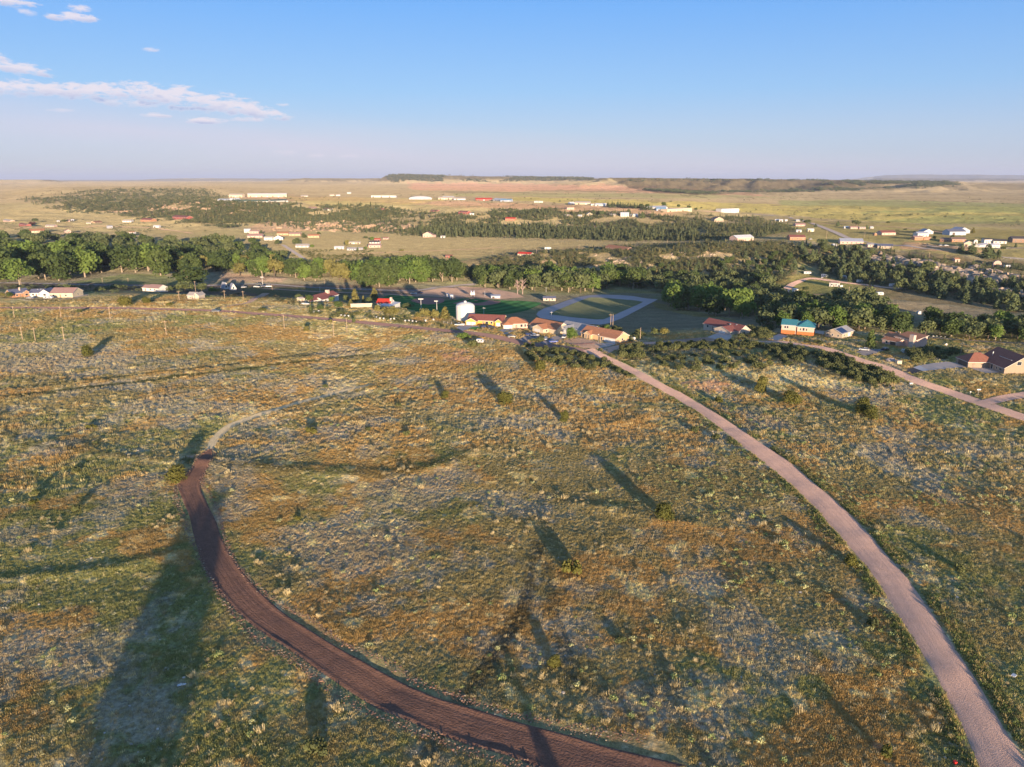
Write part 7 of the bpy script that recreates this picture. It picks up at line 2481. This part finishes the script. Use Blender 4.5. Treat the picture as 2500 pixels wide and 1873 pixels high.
for (pp, w, h, kd, m, lb) in TREES:
    bush(pp[0], pp[1], w, h, kd, m, {'pine': 'conifer_tree', 'spire': 'conifer_tree', 'round': 'garden_tree', 'shrub': 'garden_shrub', 'juniper': 'garden_shrub', 'cotton': 'cottonwood_tree'}[kd], lb, cat='tree' if kd not in ('shrub', 'juniper') else 'shrub')
for q, (x, y, h) in enumerate([(1110, 190, 215), (1050, 190, 190)]):
    p = at(*E(x, y))
    o = root('bare_tree', ('taller' if q == 0 else 'thinner left') + ' bare pinkish dead tree in front of the grove', 'tree', p, q * 2.0)
    o.scale = (h / 4.916 * mpp(p),) * 3
    link('trunk', trunk_mesh('dead', q + 4, M_DEAD), o)

# ------------------------------------------------------------------ groves
LANDMARKS = {
    'dark pine on the camp slope': [(1985, 620, 'at the top of the ravine'), (2010, 655, 'beside the bare hill'), (2060, 685, 'behind the white campers'), (2100, 645, 'below the long grey-roofed house'), (2150, 690, 'above the camp house lawn'), (2200, 655, 'left of the rock face'), (2260, 690, 'below the pale rock face'),
                                   (2290, 720, 'above the long campers'), (2370, 690, 'between the two rock faces'), (2390, 735, 'at the foot of the cliff'), (2470, 750, 'low at the right edge'), (2480, 705, 'high at the right edge')],
    'dark tree of the left grove': [(20, 610, 'at its far left rim'), (20, 655, 'at its near left rim'), (130, 605, 'below the orange-roofed home'), (130, 645, 'behind the front cottonwoods'), (240, 615, 'below the pink home'), (250, 645, 'in its middle'), (360, 615, 'near the cream block'),
                                   (370, 645, 'behind the gap in the front row'), (470, 620, 'around the half-hidden white house'), (480, 645, 'in front of the half-hidden white house'), (590, 625, 'below the valley hamlet'), (640, 645, 'at its right end')],
    'dark green tree of the middle woods': [(1600, 710, 'at the left end'), (1650, 700, 'under the ridge flank'), (1700, 725, 'behind the bright cottonwoods'), (1770, 700, 'in the upper middle'), (1780, 750, 'in the lower middle'), (1850, 720, 'left of the gravel loop'),
                                            (1870, 765, 'behind the teal roof'), (1950, 770, 'below the gravel loop'), (1960, 745, 'under the camp path'), (2040, 760, 'below the white motorhome'), (2130, 780, 'at the meadow edge'), (2080, 785, 'behind the solar roof')],
    'green pine on the ridge flank': [(1230, 680, 'at its left end'), (1330, 675, 'above the bare tree'), (1450, 675, 'above the paved loop'), (1560, 665, 'left of the grassy clearing'), (1580, 688, 'below the grassy clearing'), (1680, 680, 'right of the grassy clearing'),
                                      (1760, 650, 'in the middle'), (1830, 670, 'near the yellow slope'), (1900, 640, 'under the hilltop'), (1950, 650, 'beside the ravine')]}


def grove(poly, count, dmin, seed, kinds, hs, name, labelf, group, cat='tree', parts=True, wide=1.0):
    pts = poisson(poly, count, dmin, seed)
    pts.sort(key=lambda p: p[0] / p[1])
    marks = LANDMARKS.get(labelf, [])
    near, tally = [], {}
    for p in pts:
        qx, qy = project(p[0], p[1], p[2])
        near.append(min(range(len(marks)), key=lambda k: (marks[k][0] - qx) ** 2 + ((marks[k][1] - qy) * 3) ** 2) if marks else 0)
    for i, p in enumerate(pts):
        kd, m, wt = kinds[i % len(kinds)] if len(kinds) < 2 or random.random() < .0 else random.choice(kinds)
        h = random.uniform(*hs)
        k = near[i]
        j = tally[k] = tally.get(k, -1) + 1
        lb = labelf + (' ' + marks[k][2] if marks else '')
        if near.count(k) <= 50:
            lb = '%s, %s from left' % (lb, ORD[j])
        group_ = group
        plant(name, kd, m, (p[0], p[1], p[2] - .2), h, lb, group, cat, parts, wt * wide)
    return len(pts)


cw = ('cotton', M_COTTON, 1.15)
cb = ('cotton', M_BRIGHT, 1.1)
cd = ('round', M_DARKT, 1.05)
NT_ = {}
NT_['front_left'] = grove([(-120, 692), (0, 698), (120, 694), (165, 684), (230, 674), (290, 668), (400, 674), (430, 668), (420, 655), (300, 648), (100, 655), (-120, 662)], 48, 10, 1, [cw, cw, cb], (24, 30), 'cottonwood_tree',
     'tall sunlit cottonwood in the front row of the left grove', 'front cottonwoods of the left grove')
NT_['front_mid'] = grove([(430, 668), (530, 664), (560, 672), (700, 684), (780, 690), (870, 692), (890, 680), (720, 662), (560, 648), (430, 655)], 50, 8.5, 2, [cw, cb, cw, ('round', M_OLIVE, .95)], (15, 21), 'cottonwood_tree',
     'light green cottonwood along the edge of the shaded valley floor', 'cottonwoods along the valley floor')
NT_['front_centre'] = grove([(880, 700), (960, 702), (980, 694), (1060, 692), (1120, 690), (1120, 678), (960, 672), (880, 680)], 38, 8, 3, [cw, cw, cb], (19, 25), 'cottonwood_tree',
     'tall cottonwood with pale trunk above the ball field', 'cottonwoods above the ball field')
NT_['front_right'] = grove([(1150, 712), (1220, 716), (1300, 712), (1420, 716), (1500, 708), (1560, 706), (1560, 696), (1400, 686), (1150, 686)], 50, 8.5, 4, [cw, cw, cb, cd], (16, 23), 'cottonwood_tree',
     'cottonwood in the band above the paved loop', 'cottonwoods above the paved loop')
NT_['bright'] = grove([(1620, 750), (1640, 770), (1720, 772), (1790, 776), (1830, 790), (1840, 770), (1740, 745), (1660, 730), (1620, 735)], 22, 8, 5, [cb, cb, cw], (15, 21), 'cottonwood_tree',
     'bright green cottonwood at the corner of the dark woods', 'bright cottonwoods by the dark woods')
NT_['house_bright'] = grove([(1860, 800), (1940, 805), (2080, 810), (2210, 818), (2210, 800), (2060, 785), (1880, 778)], 34, 7.5, 6, [cb, cw, cd], (10, 15), 'cottonwood_tree',
     'light green tree in the thicket behind the teal and solar roofs', 'trees behind the right-hand houses')
NT_['right_row'] = grove([(2255, 822), (2350, 830), (2500, 838), (2560, 838), (2560, 812), (2400, 806), (2255, 802)], 34, 7.5, 7, [cb, cd, cd, cw], (9, 14), 'park_tree',
     'mixed green tree in the row above the park path', 'trees above the park path')
NT_['dark_back'] = grove([(-120, 668), (100, 664), (300, 654), (430, 652), (560, 650), (640, 645), (690, 650), (700, 640), (600, 612), (560, 600), (330, 600), (180, 590), (-120, 590)], 125, 11.5, 8, [cd, cd, ('round', M_COTTON, 1.0)], (14, 20), 'shade_tree',
     'dark tree of the left grove', 'dark trees of the left grove', parts=False)
NT_['mid_back'] = grove([(690, 660), (860, 668), (1000, 672), (1150, 672), (1160, 684), (1000, 680), (880, 680), (700, 672)], 50, 9, 9, [cd, cw], (12, 17), 'shade_tree',
     'dark green tree behind the valley cottonwoods', 'dark trees behind the cottonwoods', parts=False)
NT_['woods'] = grove([(1560, 700), (1640, 728), (1720, 740), (1830, 765), (1900, 775), (2010, 785), (2060, 790), (2160, 795), (2170, 770), (2100, 740), (2060, 735), (1960, 745), (1900, 715), (1890, 690), (1800, 680), (1640, 690), (1560, 690)], 120, 9.5, 10, [cd, cd, cd, cw], (9, 15), 'shade_tree',
     'dark green tree of the middle woods', 'dark trees of the middle woods', parts=False)
pn = ('pine', M_PINE, 1.15)
NT_['cliff'] = grove([(1955, 605), (2050, 610), (2150, 640), (2260, 660), (2330, 690), (2500, 700), (2600, 700), (2600, 770), (2460, 765), (2350, 740), (2250, 725), (2170, 705), (2060, 690), (2010, 668), (1960, 640)], 170, 8, 11, [pn, pn, cd], (8, 13), 'pine_tree',
     'dark pine on the camp slope', 'pines on the camp slope', parts=False)
NT_['ridge'] = grove([(1400, 690), (1560, 690), (1700, 690), (1880, 690), (1960, 660), (1975, 620), (1900, 620), (1750, 640), (1600, 655), (1450, 668), (1300, 672), (1200, 676), (1250, 690)], 110, 9, 12, [pn, ('round', M_COTTON, .9), pn], (6, 10), 'pine_tree',
     'green pine on the ridge flank', 'pines on the ridge flank', parts=False)
sh = ('shrub', M_SHRUB, 1.0)
NS = 0
for seed, (poly, n, dm, hs, lb) in enumerate([
        ([(1285, 888), (1282, 866), (1330, 852), (1400, 858), (1490, 892), (1480, 908), (1420, 902), (1340, 892)], 30, 3.4, (2.4, 3.6), 'scrub oak in the thicket left of the gravel road head'),
        ([(1490, 908), (1500, 900), (1550, 915), (1540, 924)], 6, 3.2, (1.8, 2.6), 'small scrub oak on the left verge of the gravel road'),
        ([(1500, 850), (1560, 845), (1570, 880), (1520, 878)], 14, 3.6, (2.6, 4.0), 'scrub oak right of the gravel road head'),
        ([(1570, 850), (1640, 842), (1760, 836), (1870, 842), (1880, 852), (1780, 858), (1650, 858), (1580, 866)], 40, 3.6, (2.4, 3.6), 'scrub oak in the upper row below the lane'),
        ([(1600, 880), (1700, 866), (1800, 862), (1890, 866), (1960, 880), (1900, 900), (1800, 900), (1700, 905), (1620, 908)], 34, 5.5, (2.0, 3.4), 'scattered scrub oak above the straw grass'),
        ([(1870, 846), (1950, 852), (1990, 866), (1950, 886), (1890, 872)], 24, 3.6, (2.2, 3.4), 'scrub oak left of the bending lane'),
        ([(1995, 872), (2040, 872), (2100, 892), (2160, 915), (2180, 936), (2120, 944), (2060, 925), (2010, 900)], 44, 3.6, (2.6, 4.2), 'scrub oak in the dark thicket along the bending lane'),
        ([(1800, 815), (1850, 812), (1886, 815), (1880, 828), (1800, 828)], 18, 3.8, (2.4, 3.8), 'dark scrub oak left of the teal-roofed house'),
        ([(1790, 806), (1880, 802), (1886, 814), (1790, 818)], 16, 3.8, (2.6, 4.0), 'dark scrub oak right of the peach red-roofed house'),
        ([(2215, 862), (2290, 850), (2300, 870), (2240, 884)], 24, 3.6, (2.6, 4.2), 'scrub oak clump right of the pink stucco house'),
        ([(2285, 862), (2345, 855), (2345, 872), (2295, 876)], 14, 3.8, (2.4, 3.4), 'dark scrub oak left of the large brown-roofed house'),
        ([(1515, 832), (1560, 812), (1572, 822), (1540, 836)], 12, 3.6, (2.0, 3.2), 'scrub oak around the single orange-brown pole'),
        ([(1340, 818), (1440, 800), (1510, 800), (1520, 812), (1440, 815)], 18, 3.6, (1.8, 3.0), 'scrub oak behind the row of houses'),
        ([(2120, 935), (2200, 950), (2190, 962), (2130, 948)], 8, 3.4, (1.2, 2.0), 'low leafy shrub at the end of the dark thicket'),
        ([(1275, 838), (1320, 828), (1330, 845), (1290, 850)], 9, 3.2, (1.8, 2.8), 'shrub between town road and the oak thicket'),
        ([(1960, 832), (2010, 838), (2005, 842), (1965, 838)], 6, 3.2, (1.4, 2.2), 'greyish shrub before the solar-panelled house'),
        ([(1100, 815), (1160, 830), (1170, 850), (1110, 830)], 0, 4, (1.5, 2), '')]):
    NS += grove(poly, n, dm, 40 + seed, [sh, sh, ('round', M_SHRUB, .95)], hs, 'scrub_oak', lb, 'oaks: ' + lb if lb else None, 'shrub', parts=False)
print("TREES", NT_, "oaks", NS)


# ------------------------------------------------------------------ brush on the far slopes (nobody could count it)
def brush_pts(poly, n, seed, rough=.5, clump=30):
    W = []
    r = np.random.default_rng(seed)
    xs, ys = [p[0] for p in poly], [p[1] for p in poly]
    px, py = r.uniform(min(xs), max(xs), n * 3), r.uniform(min(ys), max(ys), n * 3)
    ok = in_poly(px, py, poly)
    px, py = px[ok][:n], py[ok][:n]
    out = []
    for a, b in zip(px, py):
        p = at(a, b)
        out.append(p)
    P = np.array(out)
    # jitter away from the sight line so that the hidden sides get their share
    P[:, 1] += r.uniform(-1, 1, len(P)) * P[:, 1] * .02
    c = fbm(P[:, 0] / clump, P[:, 1] / clump, seed, 3)
    keep = c > np.quantile(c, 1 - rough)
    P = P[keep]
    P[:, 2] = tz(P[:, 0], P[:, 1])
    ok = road_clear(P[:, 0], P[:, 1], 2.0)
    if KEEPOUT:
        Kk = np.array(KEEPOUT)
        d = np.hypot(P[:, 0][:, None] - Kk[None, :, 0], P[:, 1][:, None] - Kk[None, :, 1]) - Kk[None, :, 2]
        ok &= d.min(1) > 0
    return P[ok]


def brush(name, poly, n, seed, size, cols, label, rough=.6, clump=30, tall=0.0):
    P = brush_pts(poly, n, seed, rough, clump)
    r = np.random.default_rng(seed + 9)
    base = np.array(cols)[r.integers(0, len(cols), len(P))]
    scatter(name, P, r.uniform(size[0], size[1], len(P)), base * r.uniform(.75, 1.25, (len(P), 1)), np.where(r.random(len(P)) < tall, r.integers(3, 5, len(P)), r.integers(0, 3, len(P))), BRUSH_SRC, label=label)


def pine_src(seed):
    V, F, lf = crown_geo([(x, y, z * 1.5, a, b, c * 1.4) for x, y, z, a, b, c in lobes_for('pine', seed)], 170, .085, seed)
    return geo_mesh("brush_pine", V, F, lf, M_BRUSH)


BRUSH_SRC = [sage_mesh(60 + i, 90, .6, .75, M_BRUSH) for i in range(3)] + [pine_src(3), pine_src(4)]
GRN = [(.15, .165, .08), (.19, .19, .085), (.12, .14, .075), (.23, .21, .10)]
DRK = [(.115, .14, .072), (.145, .17, .083), (.175, .19, .09)]
brush("ridge_brush", [(1060, 664), (1250, 622), (1400, 612), (1500, 603), (1850, 590), (1960, 600), (1960, 650), (1900, 692), (1700, 688), (1500, 690), (1250, 680), (1120, 672)], 8000, 501, (2.0, 4.8), GRN, 'scattered brush covering the middle ridge', .72, 22, .12)
brush("cliff_brush", [(1955, 600), (2150, 612), (2300, 640), (2520, 650), (2520, 760), (2350, 735), (2170, 705), (2010, 680), (1960, 640)], 2600, 502, (2.0, 4.8), DRK, 'dark brush on the slope above the camp', .62, 18, .3)
brush("mesa_brush", [(640, 548), (900, 512), (1150, 525), (1400, 518), (1850, 532), (1950, 562), (1800, 588), (1550, 588), (1400, 584), (1230, 580), (1050, 578), (900, 568), (760, 562)], 9500, 503, (2.6, 6.0), DRK + GRN[:2], 'dense brush and pines on the long mesa slope', .72, 40, .38)
brush("mesa_brush", [(1000, 560), (1250, 555), (1700, 570), (1700, 588), (1500, 588), (1400, 584), (1230, 580), (1050, 578)], 3200, 509, (3.0, 7.5), DRK, 'thick pines along the foot of the mesa slope', .9, 40, .7)
brush("escarpment_brush", [(60, 485), (250, 462), (500, 462), (560, 488), (640, 498), (900, 508), (1000, 520), (900, 540), (640, 545), (560, 558), (480, 545), (300, 526), (140, 510)], 9500, 504, (3.5, 8.5), GRN + DRK, 'brush on the left escarpment', .85, 60, .1)
brush("valley_brush", [(690, 612), (900, 614), (1000, 636), (960, 645), (840, 640), (720, 628)], 900, 505, (1.6, 3.4), [(.18, .17, .07), (.14, .15, .06)], 'olive brush below the hamlet', .6, 25)
brush("left_valley_brush", [(0, 598), (0, 540), (330, 530), (520, 560), (480, 596), (200, 596)], 700, 506, (1.8, 4.0), GRN, 'scattered shrubs on the left valley slope', .35, 60)
brush("far_hill_brush", [(1480, 440), (2010, 440), (2040, 462), (1700, 475), (1560, 464), (1900, 470), (2330, 452), (2330, 444)], 7000, 507, (8, 16), DRK, 'dark juniper cover on the far hills', .55, 260)
brush("far_mesa_brush", [(930, 426), (1450, 433), (1450, 440), (960, 440)], 3200, 508, (12, 22), GRN, 'dark juniper cover on the far mesa', .7, 500)
brush("plain_brush", [(1100, 470), (2500, 480), (2500, 610), (2050, 590), (1800, 545), (1100, 500), (0, 470), (0, 452), (1100, 452)], 900, 510, (2.5, 6), GRN, 'scattered shrubs on the plain', .35, 300)
brush("plain_hedge", [zp('C', 1000, 368), zp('C', 1360, 380), zp('C', 1360, 390), zp('C', 1000, 374)], 160, 511, (4, 7), DRK, 'dark hedge of trees beside the plain sheds', 1.0, 30, .6)
brush("mesa_top_brush", [zp('C', 0, 400), zp('C', 300, 400), zp('C', 600, 405), zp('C', 540, 430), zp('C', 200, 450), zp('C', 0, 450)], 700, 512, (3.0, 6.5), DRK, 'dark thicket on the mesa top', .7, 60, .2)
brush("lane_brush", [(1490, 845), (1880, 838), (2000, 870), (2150, 935), (2000, 920), (1890, 890), (1700, 900), (1560, 900)], 700, 513, (.9, 2.0), [(.14, .15, .075), (.20, .18, .10), (.17, .17, .12)], 'low grey-green brush between the oaks', .55, 9)
brush("garden_brush", [(735, 745), (900, 760), (1100, 800), (1060, 806), (860, 783), (740, 770)], 500, 514, (.8, 2.2), [(.14, .16, .06), (.20, .19, .07), (.12, .14, .055)], 'garden shrubs along the town road', .5, 9)
brush("fence_brush", [(540, 715), (760, 735), (740, 745), (620, 730), (540, 722)], 160, 515, (1.2, 2.6), [(.16, .13, .07), (.12, .12, .06)], 'brown brush at the edge of the field', .8, 20)
brush("road_brush", [(0, 700), (480, 703), (480, 716), (200, 716), (0, 706)], 500, 516, (1.4, 3.0), DRK, 'dark brush along the valley road', .5, 20)

# rocky outcrops: tilted broken blocks on the slopes
def rocks(name, polys, n, seed, size, cols, label):
    for_all = []
    r = np.random.default_rng(seed)
    for poly, k in polys:
        for_all.append(brush_pts(poly, k, seed, .8, 25))
    P = np.concatenate(for_all)
    P[:, 2] -= 1.0
    base = np.array(cols)[r.integers(0, len(cols), len(P))]
    scatter(name, P, r.uniform(size[0], size[1], len(P)), base * r.uniform(.8, 1.2, (len(P), 1)), r.integers(0, 4, len(P)), ROCK_SRC, label=label, tilt=.25)


def rock_mesh(seed):
    me = stone_mesh(seed)
    for v in me.vertices:
        v.co.x *= 1.7
        v.co.z *= 1.7
    return me


ROCK_SRC = [rock_mesh(80 + i) for i in range(4)]
rocks("cliff_rocks", [([(2140, 628), (2260, 642), (2310, 655), (2300, 668), (2180, 660), (2120, 650)], 230), ([(2300, 665), (2400, 662), (2490, 682), (2480, 693), (2380, 690), (2320, 688)], 230), ([(2390, 716), (2440, 709), (2500, 715), (2500, 728), (2420, 730)], 70)], 0, 601, (4, 9.5), [(.38, .295, .215), (.42, .32, .23), (.33, .27, .215)], 'pale broken rock faces on the cliff')
rocks("mesa_rocks", [([(660, 560), (700, 545), (900, 545), (1020, 552), (1000, 564), (760, 566)], 300), ([(430, 520), (470, 498), (600, 500), (640, 520), (600, 535)], 170), ([(240, 508), (420, 494), (480, 500), (400, 515), (260, 518)], 150)], 0, 602, (3, 8), [(.50, .34, .22), (.46, .32, .20)], 'orange rock outcrops on the escarpment')
rocks("ridge_rocks", [([(1240, 658), (1350, 640), (1500, 630), (1800, 600), (1840, 605), (1700, 640), (1500, 655), (1280, 668)], 480)], 0, 603, (1.2, 3.2), [(.60, .45, .32), (.55, .40, .28)], 'tan rock showing between the ridge brush')

grow_field()
grow_clumps()

# ------------------------------------------------------------------ trees and a house behind the drone whose long shadows fall into the field
for i, (px, py, back, h, kd) in enumerate([(300, 1873, 105, 20, 'cotton'), (1340, 1873, 60, 9, 'spire')]):
    g = flat_pt(px, py)
    x, y = g[0] + math.sin(SUN_AZ) * back, g[1] + math.cos(SUN_AZ) * back
    z = float(height(np.array([x]), np.array([y]))[0])
    plant('cottonwood_tree' if kd == 'cotton' else 'garden_tree', kd, M_COTTON, (x, y, z), h, ['broad tree behind the viewpoint, casting the wide lower-left shadow', 'slim tree behind the viewpoint on the right'][i], None, 'tree')

# ------------------------------------------------------------------ evening air
hb = MB()
hb.box(-70000, 70000, -3000, 100000, -420, 330)
hz = bpy.data.materials.new("evening_haze")
hz.use_nodes = True
hn = hz.node_tree
hn.nodes.clear()
ho = hn.nodes.new('ShaderNodeOutputMaterial')
hv = hn.nodes.new('ShaderNodeVolumePrincipled')
hv.inputs['Color'].default_value = (.64, .75, 1.0, 1)
hv.inputs['Density'].default_value = HAZE
hv.inputs['Anisotropy'].default_value = 0.0
hn.links.new(hv.outputs[0], ho.inputs['Volume'])
obj('haze', hb, hz, None, kind='stuff')
